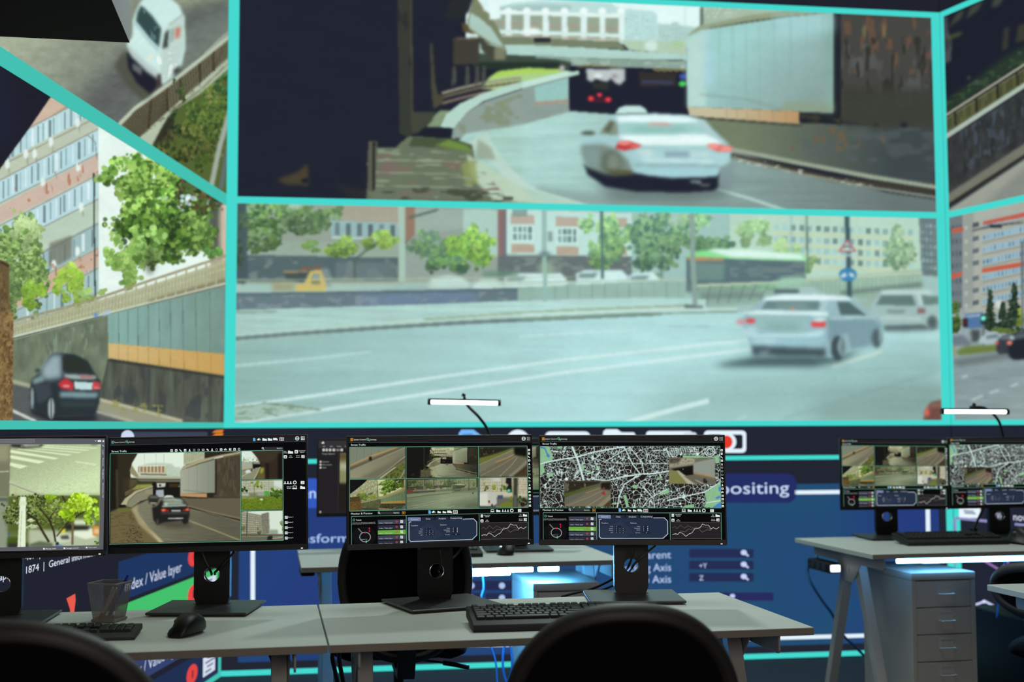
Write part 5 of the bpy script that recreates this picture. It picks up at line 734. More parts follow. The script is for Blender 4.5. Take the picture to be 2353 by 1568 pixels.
class MB:
    """collects boxes, tubes and loops into one mesh"""
    def __init__(s): s.b = bmesh.new(); s.M = Matrix.Identity(4)
    def box(s, x0, y0, z0, x1, y1, z1, bev=0.0, seg=2, tf=None):
        r = bmesh.ops.create_cube(s.b, size=1.0); vs = r['verts']
        for v in vs: v.co = Vector(((x0+x1)/2+v.co.x*(x1-x0), (y0+y1)/2+v.co.y*(y1-y0), (z0+z1)/2+v.co.z*(z1-z0)))
        if bev:
            es = {e for v in vs for e in v.link_edges}
            r = bmesh.ops.bevel(s.b, geom=list(es), offset=bev, segments=seg, affect='EDGES', profile=0.5); vs = [v for v in r['verts']]
        if tf is not None:
            for v in {w for w in vs}: v.co = tf @ v.co
        return s
    def prism(s, pts, y0, y1, axis='y', tf=None, bev=0.0):
        """an outline (x,z) pushed along y; axis 'z' takes (x,y) along z; 'x' takes (y,z) along x"""
        def P(p, t): return Vector((p[0], t, p[1])) if axis == 'y' else Vector((p[0], p[1], t)) if axis == 'z' else Vector((t, p[0], p[1]))
        a = [s.b.verts.new(P(p, y0)) for p in pts]; c = [s.b.verts.new(P(p, y1)) for p in pts]; n = len(pts)
        fs = [s.b.faces.new(a[::-1]), s.b.faces.new(c)]+[s.b.faces.new((a[i], a[(i+1) % n], c[(i+1) % n], c[i])) for i in range(n)]
        if tf is not None:
            for v in a+c: v.co = tf @ v.co
        bmesh.ops.recalc_face_normals(s.b, faces=fs)
        if bev: bmesh.ops.bevel(s.b, geom=list({e for v in a+c for e in v.link_edges}), offset=bev, segments=2, affect='EDGES', profile=0.5)
        return s
    def rings(s, rings, closed=False, caps=True):
        """skin a list of equal rings of points"""
        R = [[s.b.verts.new(Vector(p)) for p in r] for r in rings]; n = len(R[0]); fs = []
        m = len(R)
        for i in range(m if closed else m-1):
            A, B = R[i], R[(i+1) % m]
            for j in range(n): fs.append(s.b.faces.new((A[j], A[(j+1) % n], B[(j+1) % n], B[j])))
        if caps and not closed: fs += [s.b.faces.new(R[0][::-1]), s.b.faces.new(R[-1])]
        bmesh.ops.recalc_face_normals(s.b, faces=fs)
        return s
    def tube(s, pts, r, n=10, smooth=True, closed=False, flat=1.0):
        P = [Vector(p) for p in pts]
        if smooth and len(P) > 2:
            Q = []; m = len(P); rng = range(m) if closed else range(m-1)
            for i in rng:
                a, b, c, d = (P[(i-1) % m] if closed or i else P[0]), P[i], P[(i+1) % m], (P[(i+2) % m] if closed or i+2 < m else P[-1])
                for k in range(6):
                    t = k/6.0; Q.append(0.5*((2*b)+(c-a)*t+(2*a-5*b+4*c-d)*t*t+(3*b-a-3*c+d)*t**3))
            if not closed: Q.append(P[-1])
            P = Q
        m = len(P); out = []; up = Vector((0, 0, 1)); pr = None
        for i in range(m):
            d = (P[(i+1) % m]-P[i-1]) if closed else (P[min(i+1, m-1)]-P[max(i-1, 0)]); d.normalize()
            u = d.cross(up if pr is None else pr)
            if u.length < 1e-4: u = d.cross(Vector((0, 1, 0)))
            u.normalize(); w = u.cross(d); w.normalize(); pr = w
            rr = r(i/(m-1)) if callable(r) else r
            out.append([P[i]+u*(rr*math.cos(2*PI*k/n))+w*(rr*flat*math.sin(2*PI*k/n)) for k in range(n)])
        return s.rings(out, closed)
    def cyl(s, p0, p1, r0, r1=None, n=20):
        r1 = r0 if r1 is None else r1; p0, p1 = Vector(p0), Vector(p1); d = (p1-p0).normalized(); u = d.orthogonal().normalized(); w = d.cross(u)
        return s.rings([[p+u*(r*math.cos(2*PI*k/n))+w*(r*math.sin(2*PI*k/n)) for k in range(n)] for p, r in ((p0, r0), (p1, r1))])
    def build(s, name, m, parent=None, smooth=None, Ml=None, angle=0.6):
        me = D.meshes.new(name); s.b.to_mesh(me); s.b.free()
        me.materials.append(M[m] if isinstance(m, str) else m)
        if smooth is not False and len(me.polygons):
            me.polygons.foreach_set('use_smooth', [True]*len(me.polygons))
            try: me.set_sharp_from_angle(angle=angle)
            except Exception: pass
        return link(D.objects.new(name, me), parent, Ml)

_fonts = {}
def glyphs(t):
    if t not in _fonts:
        cu = D.curves.new('lettering', 'FONT'); cu.body = t; cu.size = 1.0; cu.resolution_u = 3; cu.fill_mode = 'FRONT'
        o = D.objects.new('lettering', cu); COL.objects.link(o); bpy.context.view_layer.update()
        me = D.meshes.new_from_object(o.evaluated_get(bpy.context.evaluated_depsgraph_get()))
        v = np.array([w.co[:2] for w in me.vertices]).reshape(-1, 2); f = [tuple(p.vertices) for p in me.polygons]
        D.objects.remove(o); D.curves.remove(cu); D.meshes.remove(me); _fonts[t] = (v, f)
    return _fonts[t]

class Canvas:
    """a display drawn in its own plane: coloured shapes, lettering and pictures in thin layers"""
    def __init__(s, O, ex, ez, lay):
        s.O = np.array(O, float); s.ex = np.array(ex, float); s.ez = np.array(ez, float); s.n = np.cross(s.ex, s.ez); s.lay = lay
        s.V = []; s.Fc = []; s.C = []; s.nv = 0; s.ox = s.oy = 0.0; s.k = 1.0
    def fr(s, ox, oy, k): s.ox, s.oy, s.k = ox, oy, k; return s
    def uv(s, p):
        P = hit(s.ox+p[0]/s.k, s.oy+p[1]/s.k, s.O, s.n)-s.O
        return np.array([P @ s.ex, P @ s.ez])
    def px(s, U):
        return proj(s.O+U[..., :1]*s.ex+U[..., 1:]*s.ez)
    def frame(s):
        m = Matrix.Identity(4); a = np.cross(s.ez, s.ex)
        for i in range(3): m[i][0], m[i][1], m[i][2], m[i][3] = s.ex[i], a[i], s.ez[i], s.O[i]
        return m
    def add(s, U, faces, col, L):
        U = np.asarray(U, float); n = len(U)
        s.V.append(np.stack([U[:, 0], np.full(n, -s.lay*L), U[:, 1]], -1)); c = np.asarray(col, float)
        s.C.append(np.broadcast_to(c, (n, 3)) if c.ndim == 1 else c); s.Fc += [tuple(i+s.nv for i in f) for f in faces]; s.nv += n
    def span(s, t, p0, p1, c, cap, L=3):
        """lettering stretched between two baseline points"""
        v, f = glyphs(t); a, b = s.uv(p0), s.uv(p1); up = np.linalg.norm(s.uv((p1[0], p1[1]-10/s.k*s.k))-b)/10; x0, x1 = v[:, 0].min(), v[:, 0].max()
        s.add(np.stack([(v[:, 0]-x0)*(b[0]-a[0])/(x1-x0)+a[0], v[:, 1]*cap*up/0.73+(a[1]+b[1])/2], -1), f, s2l(np.array(c)/255.0), L); return s
    def polyuv(s, U, c, L=1, c2=None):
        U = np.asarray(U, float); a = np.roll(U, -1, 0); area = (U[:, 0]*a[:, 1]-a[:, 0]*U[:, 1]).sum()
        if area < 0: U = U[::-1]
        s.add(U, [tuple(range(len(U)))], s2l(np.array(c)/255.0), L); return s
    def poly(s, p, c, L=1): return s.polyuv([s.uv(q) for q in p], c, L)
    def box(s, xa, ya, xb, yb, c, L=1): return s.poly([(xa, ya), (xb, ya), (xb, yb), (xa, yb)], c, L)
    def rbox(s, xa, ya, xb, yb, r, c, L=1):
        p = []
        for cx, cy, a in ((xb-r, ya+r, -90), (xb-r, yb-r, 0), (xa+r, yb-r, 90), (xa+r, ya+r, 180)):
            for k in range(5): t = math.radians(a+k*22.5); p.append((cx+r*math.cos(t), cy+r*math.sin(t)))
        return s.poly(p, c, L)
    def ell(s, x, y, rx, ry, c, L=1, n=20): return s.poly([(x+rx*math.cos(2*PI*i/n), y+ry*math.sin(2*PI*i/n)) for i in range(n)], c, L)
    def ring(s, x, y, rx, ry, w, c, L=1, n=28):
        return s.line([(x+rx*math.cos(2*PI*i/n), y+ry*math.sin(2*PI*i/n)) for i in range(n+1)], w, c, L)
    def line(s, p, w, c, L=1):
        p = np.array(p, float)
        for i in range(len(p)-1):
            d = p[i+1]-p[i]; d = d/(np.hypot(*d)+1e-9); n = np.array([-d[1], d[0]])*w/2; e = d*w*0.35
            a, b = p[i]-e*(i > 0), p[i+1]+e*(i < len(p)-2)
            s.poly([a+n, b+n, b-n, a-n], c, L)
        return s
    def text(s, t, x, y, c, L=3, w=None, cap=None, right=False, shear=0.0):
        """lettering on the baseline point (x, y): w = width, cap = capital height, all in the current pixel frame"""
        v, f = glyphs(t)
        if not len(v): return s
        a = s.uv((x, y)); b = s.uv((x+10, y)); one = np.linalg.norm(b-a)/10; x0, x1 = v[:, 0].min(), v[:, 0].max()
        up = np.linalg.norm(s.uv((x, y-10))-a)/10
        ky = cap*up/0.73 if cap else w*one/(x1-x0); kx = w*one/(x1-x0) if w else ky
        U = np.stack([(v[:, 0]-(x1 if right else x0))*kx+a[0]+shear*v[:, 1]*ky, v[:, 1]*ky+a[1]], -1)
        s.add(U, f, s2l(np.array(c)/255.0), L); return s
    def grid(s, Q, nx, ny, colf, L=1):
        Q = np.asarray(Q, float); u = np.linspace(0, 1, nx)[None, :, None]; v = np.linspace(0, 1, ny)[:, None, None]
        U = (Q[0]*(1-u)+Q[1]*u)*(1-v)+(Q[3]*(1-u)+Q[2]*u)*v
        C = s2l(colf(U, u[..., 0]+0*v[..., 0], v[..., 0]+0*u[..., 0]))
        i = np.arange(ny-1)[:, None]*nx+np.arange(nx-1)[None]
        f = np.stack([i+nx, i+nx+1, i+1, i], -1).reshape(-1, 4)
        U = U.reshape(-1, 2); n = len(U)
        s.V.append(np.stack([U[:, 0], np.full(n, -s.lay*L), U[:, 1]], -1)); s.C.append(C.reshape(-1, 3)); s.Fc.append(f+s.nv); s.nv += n
        return s
    def pic(s, pic, Q, nx, ny, L=1, src=None):
        """Q: corners tl tr br bl in plane units; src: where those corners lie in the picture (else straight through the lens)"""
        if src is None: return s.grid(Q, nx, ny, lambda U, u, v: pic.sample(s.px(U)), L)
        S = np.asarray(src, float)
        def cf(U, u, v):
            u = u[..., None]; v = v[..., None]
            return pic.sample((S[0]*(1-u)+S[1]*u)*(1-v)+(S[3]*(1-u)+S[2]*u)*v)
        return s.grid(Q, nx, ny, cf, L)
    def mesh(s, name, m):
        me = D.meshes.new(name); V = np.concatenate(s.V); C = np.concatenate(s.C)
        loops, starts = [], []; t = 0
        small = [f for f in s.Fc if isinstance(f, tuple)]; big = [f for f in s.Fc if not isinstance(f, tuple)]
        lt = [np.array([i for f in small for i in f], np.int32)]+[b.reshape(-1).astype(np.int32) for b in big]
        lens = np.concatenate([np.array([len(f) for f in small], np.int32)]+[np.full(len(b), 4, np.int32) for b in big])
        lv = np.concatenate(lt); st = np.concatenate([[0], np.cumsum(lens)[:-1]]).astype(np.int32)
        me.vertices.add(len(V)); me.vertices.foreach_set('co', V.astype(np.float32).ravel())
        me.loops.add(len(lv)); me.loops.foreach_set('vertex_index', lv)
        me.polygons.add(len(st)); me.polygons.foreach_set('loop_start', st)
        try: me.polygons.foreach_set('loop_total', lens)
        except Exception: pass
        me.update(calc_edges=True)
        at = me.color_attributes.new('Col', 'FLOAT_COLOR', 'POINT'); at.data.foreach_set('color', np.concatenate([C, np.ones((len(C), 1))], 1).astype(np.float32).ravel())
        me.materials.append(M[m]); me.validate(); return me
    def build(s, name, m, parent, Ml=None, label=None):
        o = link(D.objects.new(name, s.mesh(name, m)), parent, Ml); return tag(o, label)
# ------------------------------------------------------------------ room shell
def slab(name, pts, z0, z1, m):
    mb = MB(); mb.prism(pts, z0, z1, 'z'); return tag(mb.build(name, m, smooth=False), kind='structure')
AC, BC = 6.708, 0.1497; AL, BL = -1.851, 0.0555; AR, BR = 5.506, -0.4288     # Y = AC + BC X;  X = AL + BL Y;  X = AR + BR Y
slab('floor', [(-3.2, -1.5), (6.2, -1.5), (6.2, 8.2), (-3.2, 8.2)], -0.08, 0, 'floor')
slab('ceiling', [(-3.2, -1.5), (6.2, -1.5), (6.2, 8.2), (-3.2, 8.2)], 4.25, 4.35, 'ceil')
XL = (AL+BL*AC)/(1-BL*BC); YL = AC+BC*XL; XR = (AR+BR*AC)/(1-BR*BC); YR = AC+BC*XR     # the two folds of the wall
TK = 0.05
def along(A, B, o0, o1, z0, z1, name, m, kind=None, parent=None):
    A = np.array(A); B = np.array(B); d = (B-A)/np.hypot(*(B-A)); n = np.array([-d[1], d[0]])
    return [tuple(A+n*o0), tuple(B+n*o0), tuple(B+n*o1), tuple(A+n*o1)]
PL = (AL+BL*0.6, 0.6); PRr = (AR+BR*2.6, 2.6)
for nm, A, B in (('wall_left', PL, (XL, YL)), ('wall_center', (XL, YL), (XR, YR)), ('wall_right', (XR, YR), PRr)):
    slab(nm, along(A, B, TK+0.03, TK+0.15, 0, 0, nm, 'wall'), 0, 4.25, 'wall')

TEAL = (70, 217, 208); TEALD = (68, 193, 178); NAVY = (34, 38, 51)
pc_t0 = feed_tunnel(); pc_t = tunnel_cars(pc_t0.copy()); pc_r0 = feed_road(); pc_r = road_cars(pc_r0.copy())
pl_b, pl_b0 = feed_bank(); pl_f, pl_f0 = feed_flats(); pr_b = feed_bridge(); pr_s = feed_street()
for q in (pc_t, pc_r, pl_b, pl_f, pr_b, pr_s):
    if q in (pc_t, pc_r): q.soften(1.2)
    h_, w_ = q.im.shape[:2]; g_ = np.random.default_rng(9); q.im *= (1+0.03*(vnoise(h_, w_, 30, 12, g_)-0.5)+0.018*(vnoise(h_, w_, 7, 4, g_)-0.5)+0.02*(vnoise(h_, w_, 2.2, 2.2, g_)-0.5))[..., None]
def wallcanvas(which, lay=0.002):
    if which == 'c': e = np.array([1, BC, 0])/math.hypot(1, BC); return Canvas((0, AC, 0), e, (0, 0, 1), lay)
    if which == 'l': e = np.array([BL, 1, 0])/math.hypot(1, BL); return Canvas((AL, 0, 0), e, (0, 0, 1), lay)
    e = np.array([-BR, -1, 0])/math.hypot(1, BR); return Canvas((AR, 0, 0), e, (0, 0, 1), lay)
def U(cv, X, Y, z=0): return (np.array([X, Y, z])-cv.O) @ cv.ex
Z1, Z2, Z3, Z4 = 3.605, 2.476, 2.440, 1.295
def vidwall(which, label, u0, u1):
    cv = wallcanvas(which); o = D.objects.new('video_wall', None); COL.objects.link(o); o.matrix_world = cv.frame(); bpy.context.view_layer.update()
    tag(o, label, 'video wall')
    mb = MB(); mb.box(u0, 0.001, 0.002, u1, TK, 4.2); mb.build('display_panel', 'panel', o, smooth=False); return o
uLc, uRc = U(wallcanvas('c'), XL, YL), U(wallcanvas('c'), XR, YR)
uL1, uL0 = U(wallcanvas('l'), XL, YL), U(wallcanvas('l'), *PL); uR0, uR1 = U(wallcanvas('r'), XR, YR), U(wallcanvas('r'), *PRr)
vc = vidwall('c', 'wide middle face of the video wall showing the underpass and the boulevard', uLc+0.004, uRc-0.004)
vl = vidwall('l', 'left face of the video wall with a white van above and flats below', uL0, uL1-0.004)
vr = vidwall('r', 'narrow right face of the video wall showing railings and a street crossing', uR0+0.004, uR1)

# --- middle face
def R4(a, b, z0, z1): return [(a, z1), (b, z1), (b, z0), (a, z0)]
bl = 0.058; br = 0.055; ca, cb = uLc+bl, uRc-br
cv = wallcanvas('c'); cv.pic(pc_t, R4(ca, cb, Z2, Z1), 880, 280); cv.build('camera_feed', 'wallscreen', vc, label='feed of a silver car driving into an underpass')
cv = wallcanvas('c'); cv.pic(pc_r, R4(ca, cb, Z4, Z3), 880, 280); cv.build('camera_feed', 'wallscreen', vc, label='feed of silver cars on a wide boulevard')
cv = wallcanvas('c')
for q in ((uLc+.002, uRc-.002, Z1, 3.638), (ca, cb, Z3, Z2), (uLc+.002, uRc-.002, 1.266, Z4), (uLc+.002, ca, Z4, Z1), (cb, uRc-.002, Z4, Z1), (uLc+.002, uRc-.002, 0.004, 0.032), (ca+.3, uRc-.002, 1.080, 1.103), (cb+.01, uRc-.004, 0.03, 1.08)):
    cv.polyuv(R4(*q), TEAL, 1)
cv.polyuv(R4(uLc+.003, uRc-.003, 3.639, 4.19), (32, 35, 46), 1)
cv.build('feed_border', 'wallscreen', vc, label='turquoise lines around the feeds')
cv = wallcanvas('c'); cv.polyuv(R4(uLc+.003, uRc-.003, 0.033, 1.265), NAVY, 0.5)
ua, ub = cv.uv((549, 1300))[0], cv.uv((2157, 1200))[0]; zt = cv.uv((1900, 1112))[1]; zb = cv.uv((1800, 1484))[1]
rg = np.random.default_rng(3)
def blue(Uv, u, v):
    n = vnoise(u.shape[0], u.shape[1], 40, 30, rg)[..., None]*0.6+vnoise(u.shape[0], u.shape[1], 14, 18, rg)[..., None]*0.4
    a = np.array([38, 58, 126]); b = np.array([35, 77, 114]); t = np.clip(np.interp(u, [0, .10, .28, .5, .65, .83, .9, 1], [.55, .25, .5, .85, .95, .95, .4, .3])[..., None]+(n-0.5)*0.9, 0, 1)
    c = a*(1-t)+b*t; d = np.clip((n-0.62)*5, 0, 1)*np.clip(np.abs(u-0.5)*4-0.8, 0, 1)[..., None]; return (c*(1-d*0.6)+np.array([34, 44, 102])*d*0.6)/255.0
cv.grid(R4(ua, ub, zb, zt), 160, 50, blue, 1)
WH = (228, 244, 255)
cv.line([(581, 1200), (581, 1482)], 10, WH, 2); cv.line([(575, 1482), (1200, 1482), (2136, 1457)], 9, WH, 2); cv.line([(2131, 1165), (2136, 1457)], 10, WH, 2); cv.line([(1826, 1132), (2110, 1129), (2131, 1165)], 9, WH, 2)
# icons of the header
cv.poly([(1052, 1040), (1054, 996), (1060, 988), (1088, 988), (1106, 1002), (1108, 1040)], (118, 186, 250), 2); cv.poly([(1060, 1040), (1062, 998), (1084, 997), (1098, 1008), (1100, 1040)], (58, 128, 220), 3)
cv.ell(1190, 1012, 26, 24, WH, 2); cv.rbox(1252, 992, 1356, 1044, 12, WH, 2); cv.poly([(1382, 1044), (1386, 992), (1392, 987), (1418, 987), (1428, 994), (1456, 994), (1460, 1000), (1460, 1044)], WH, 2); cv.rbox(1484, 991, 1592, 1040, 8, WH, 2); cv.rbox(1570, 994, 1600, 1040, 6, (214, 220, 240), 3)
cv.rbox(1617, 990, 1714, 1041, 9, WH, 2); cv.rbox(1625, 999, 1706, 1032, 5, NAVY, 3); cv.ell(1668, 1016, 23, 21, WH, 4); cv.ell(1668, 1016, 14, 15, (226, 58, 44), 5)
# tabs
cv.rbox(600, 1100, 812, 1168, 20, (52, 90, 190), 2); cv.text('General', 666, 1146, (196, 222, 255), 4, cap=27, w=116)
cv.rbox(1520, 1089, 1830, 1156, 22, (36, 46, 100), 2); cv.text('Compositing', 1812, 1134, (206, 222, 252), 4, cap=29, w=262, right=True)
cv.text('Transform', 802, 1246, (176, 206, 252), 4, cap=21, w=166, right=True)
for t, y, w_ in (('Parent', 1283, 68), ('Tracking Axis', 1312, 128), ('Up Axis', 1339, 78)): cv.text(t, 1541, y, (186, 208, 248), 4, cap=18, w=w_, right=True)
for y, t in ((1272, ''), (1299, '+Y'), (1327, 'Z')):
    cv.rbox(1583, y-10, 1731, y+10, 3, (37, 46, 84), 2)
    if t: cv.text(t, 1606, y+7, (196, 212, 246), 4, cap=12)
    cv.ell(1708, y-2, 7, 6, (196, 212, 246), 4); cv.line([(1710, y), (1719, y+6)], 4, (196, 212, 246), 4)
cv.rbox(1640, 1362, 1777, 1381, 3, (40, 44, 92), 2); cv.ell(1682, 1370, 6, 5, (190, 206, 246), 4)
for i, y in enumerate((1346, 1374)):
    for x in (985, 1088, 1158): cv.rbox(x-42, y-11, x+20, y+11, 3, (37, 44, 78), 2); cv.ell(x-5, y, 7, 7, (176, 196, 240), 4)
cv.build('control_interface', 'wallscreen', vc, label='blue settings page with white lettering under the feeds')

# --- left face
la = U(wallcanvas('l'), AL+BL*2.9, 2.9); lb = uL1-.004; ZL2, ZL3 = 2.487, 2.425
cv = wallcanvas('l'); cv.pic(pl_b, R4(la, lb, ZL2, 3.63), 560, 260); cv.build('camera_feed', 'wallscreen', vl, label='feed of a white van beside a railing')
cv = wallcanvas('l'); cv.pic(pl_f, R4(la, lb, Z4, ZL3), 640, 440); cv.build('camera_feed', 'wallscreen', vl, label='feed of flats, trees and a dark saloon')
cv = wallcanvas('l')
for a, b, z0, z1 in ((la, lb, ZL3, ZL2), (la, lb, 1.266, Z4), (la, lb, 3.63, 3.66), (lb-.05, lb, .03, .30), (la, lb, .004, .032)): cv.polyuv(R4(a, b, z0, z1), TEALD, 1.5)
cv.build('feed_border', 'wallscreen', vl, label='turquoise lines around the feeds')
cv = wallcanvas('l'); cv.polyuv(R4(la, lb, .033, 1.265), (33, 36, 48), 0.5)
LT = (206, 216, 240)
cv.rbox(277, 993, 476, 1030, 3, (62, 68, 86), 1); cv.ell(291, 1004, 15, 15, LT, 2)
for y in (989, 997, 1006): cv.poly([(485, y+6), (494, y), (512, y-1), (509, y+6)], (222, 132, 44), 2)
cv.span('capacity: 1874  |  General information', (-14, 1338), (224, 1274), (226, 234, 250), 15); cv.span('count: 1407  |  Uptime', (0, 1302), (140, 1268), (210, 220, 244), 15)
# rows of the layer list
uX = cv.uv((271, 1300))[0]; uY = lb-.06; zc1, zc2, zc4 = (cv.uv(p)[1] for p in ((446, 1279), (443, 1366), (438, 1551)))
zcs = [zc1, zc2, (zc2+zc4)/2, zc4, zc4-(zc2-zc4)/2]; hh = (zc1-zc2)/2-.009; cu = cv.uv((442, 1366))[0]; cw = cv.uv((481, 1345))[0]
tA, tB = cv.uv((284, 1358)), cv.uv((414, 1316)); tz = (tA[1]+tB[1])/2-zc1
v, f = glyphs('Index / Value layer'); x0, x1 = v[:, 0].min(), v[:, 0].max(); kx = (tB[0]-tA[0])/(x1-x0); ky = (cv.uv((345, 1306))[1]-cv.uv((345, 1332))[1])/.73
for i, (zc, c) in enumerate(zip(zcs, ((31, 55, 96), (68, 192, 108), (52, 66, 112), (33, 47, 80), (40, 52, 90)))):
    h_ = min(hh, zc-.05); cv.polyuv(R4(uX, uY, zc-h_, zc+hh), c, 1)
    cv.add(np.stack([(v[:, 0]-x0)*kx+tA[0], v[:, 1]*ky+zc+tz], -1), f, s2l(np.array(LT)/255.0), 3)
    t = np.linspace(0, 2*PI, 25)[:-1]; cv.polyuv(np.stack([cu+.085*np.cos(t), zc+.045*np.sin(t)], -1), (226, 70, 70), 2); cv.polyuv(R4(cu-.010, cu+.012, zc-.018, zc+.018), (120, 40, 54), 3)
    cv.polyuv(R4(cw-.10, cw+.10, zc-.05, zc+.05), (214, 222, 240), 2)
    for q in range(4): cv.polyuv(R4(cw-.07+.03*(q % 2), cw+.03+.03*(q % 3), zc-.036+.022*q, zc-.027+.022*q), (96, 104, 130), 3)
cv.poly([(149, 1376), (169, 1365), (170, 1380), (165, 1420), (159, 1420), (157, 1400)], (232, 92, 80), 3); cv.ell(162, 1430, 9, 12, (232, 92, 80), 3)
cv.build('control_interface', 'wallscreen', vl, label='dark list of layers with one green row')

# --- right face
ra = uR0+.004; rb = U(wallcanvas('r'), AR+BR*5.4, 5.4)
cv = wallcanvas('r'); cv.pic(pr_b, R4(ra, rb, Z2, Z1), 240, 260); cv.build('camera_feed', 'wallscreen', vr, label='feed of a sloping railing under a bridge')
cv = wallcanvas('r'); cv.pic(pr_s, R4(ra, rb, Z4, Z3), 260, 280); cv.build('camera_feed', 'wallscreen', vr, label='feed of flats, dark cars and a green light')
cv = wallcanvas('r')
for a, b, z0, z1 in ((ra, rb, Z3, Z2), (ra, rb, 1.266, Z4), (ra, rb, Z1, 3.638), (ra, ra+.03, 1.295, 3.605), (ra, ra+.05, 0.004, 1.08)): cv.polyuv(R4(a, b, z0, z1), TEAL, 1.5)
cv.polyuv(R4(ra, rb, 3.639, 4.19), (31, 34, 45), 1)
cv.build('feed_border', 'wallscreen', vr, label='turquoise lines around the feeds')
cv = wallcanvas('r'); cv.polyuv(R4(ra, rb, .01, 1.265), (34, 38, 52), 0.5)
PU = (132, 134, 186)
cv.rbox(2205, 1162, 2254, 1191, 5, (232, 246, 255), 2); cv.line([(2216, 1174), (2240, 1176)], 3, (90, 100, 140), 3); cv.line([(2218, 1179), (2244, 1181)], 3, (90, 100, 140), 3)
cv.line([(2196, 1300), (2197, 1232), (2195, 1195), (2199, 1191), (2278, 1199)], 6, (142, 144, 196), 2); cv.line([(2333, 1205), (2420, 1214)], 5.5, (142, 144, 196), 2)
cv.text('View', 2292, 1192, (222, 228, 250), 3, cap=15, w=26); cv.text('now', 2331, 1196, (222, 228, 250), 3, cap=18, w=36)
cv.line([(2240, 1276), (2298, 1310), (2318, 1292), (2370, 1230)], 5, (150, 110, 176), 2); cv.line([(2299, 1310), (2300, 1345)], 3, (46, 56, 86), 2)
cv.line([(2225, 1396), (2252, 1387), (2264, 1382), (2283, 1392), (2330, 1410)], 5, (200, 208, 246), 2); cv.ell(2263, 1383, 4, 4, (214, 226, 255), 3)
cv.line([(2240, 1390), (2263, 1413), (2304, 1414), (2360, 1416)], 5, (126, 74, 104), 2); cv.ell(2263, 1413, 4, 4, (160, 96, 120), 3); cv.line([(2230, 1454), (2307, 1472), (2360, 1484)], 5, (134, 130, 190), 2)
cv.polyuv(R4(ra+.12, rb, .10, .14), (48, 46, 66), 1)
cv.build('control_interface', 'wallscreen', vr, label='dark chart page with purple lines')

# soffit that hangs into the top corner
mb = MB(); c0 = aty(298, 98, 3.25); zb0 = c0[2]; d = np.array([-0.176, 1.0]); d /= np.hypot(*d); e = np.array([d[1], -d[0]])
p0 = np.array([c0[0], c0[1]]); q = [p0-e*0.46, p0, p0-d*1.9, p0-d*1.9-e*0.46]
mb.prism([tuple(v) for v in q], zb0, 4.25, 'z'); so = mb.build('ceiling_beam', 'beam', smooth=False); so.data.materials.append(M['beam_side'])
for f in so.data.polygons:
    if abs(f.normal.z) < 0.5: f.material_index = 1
tag(so, kind='structure')
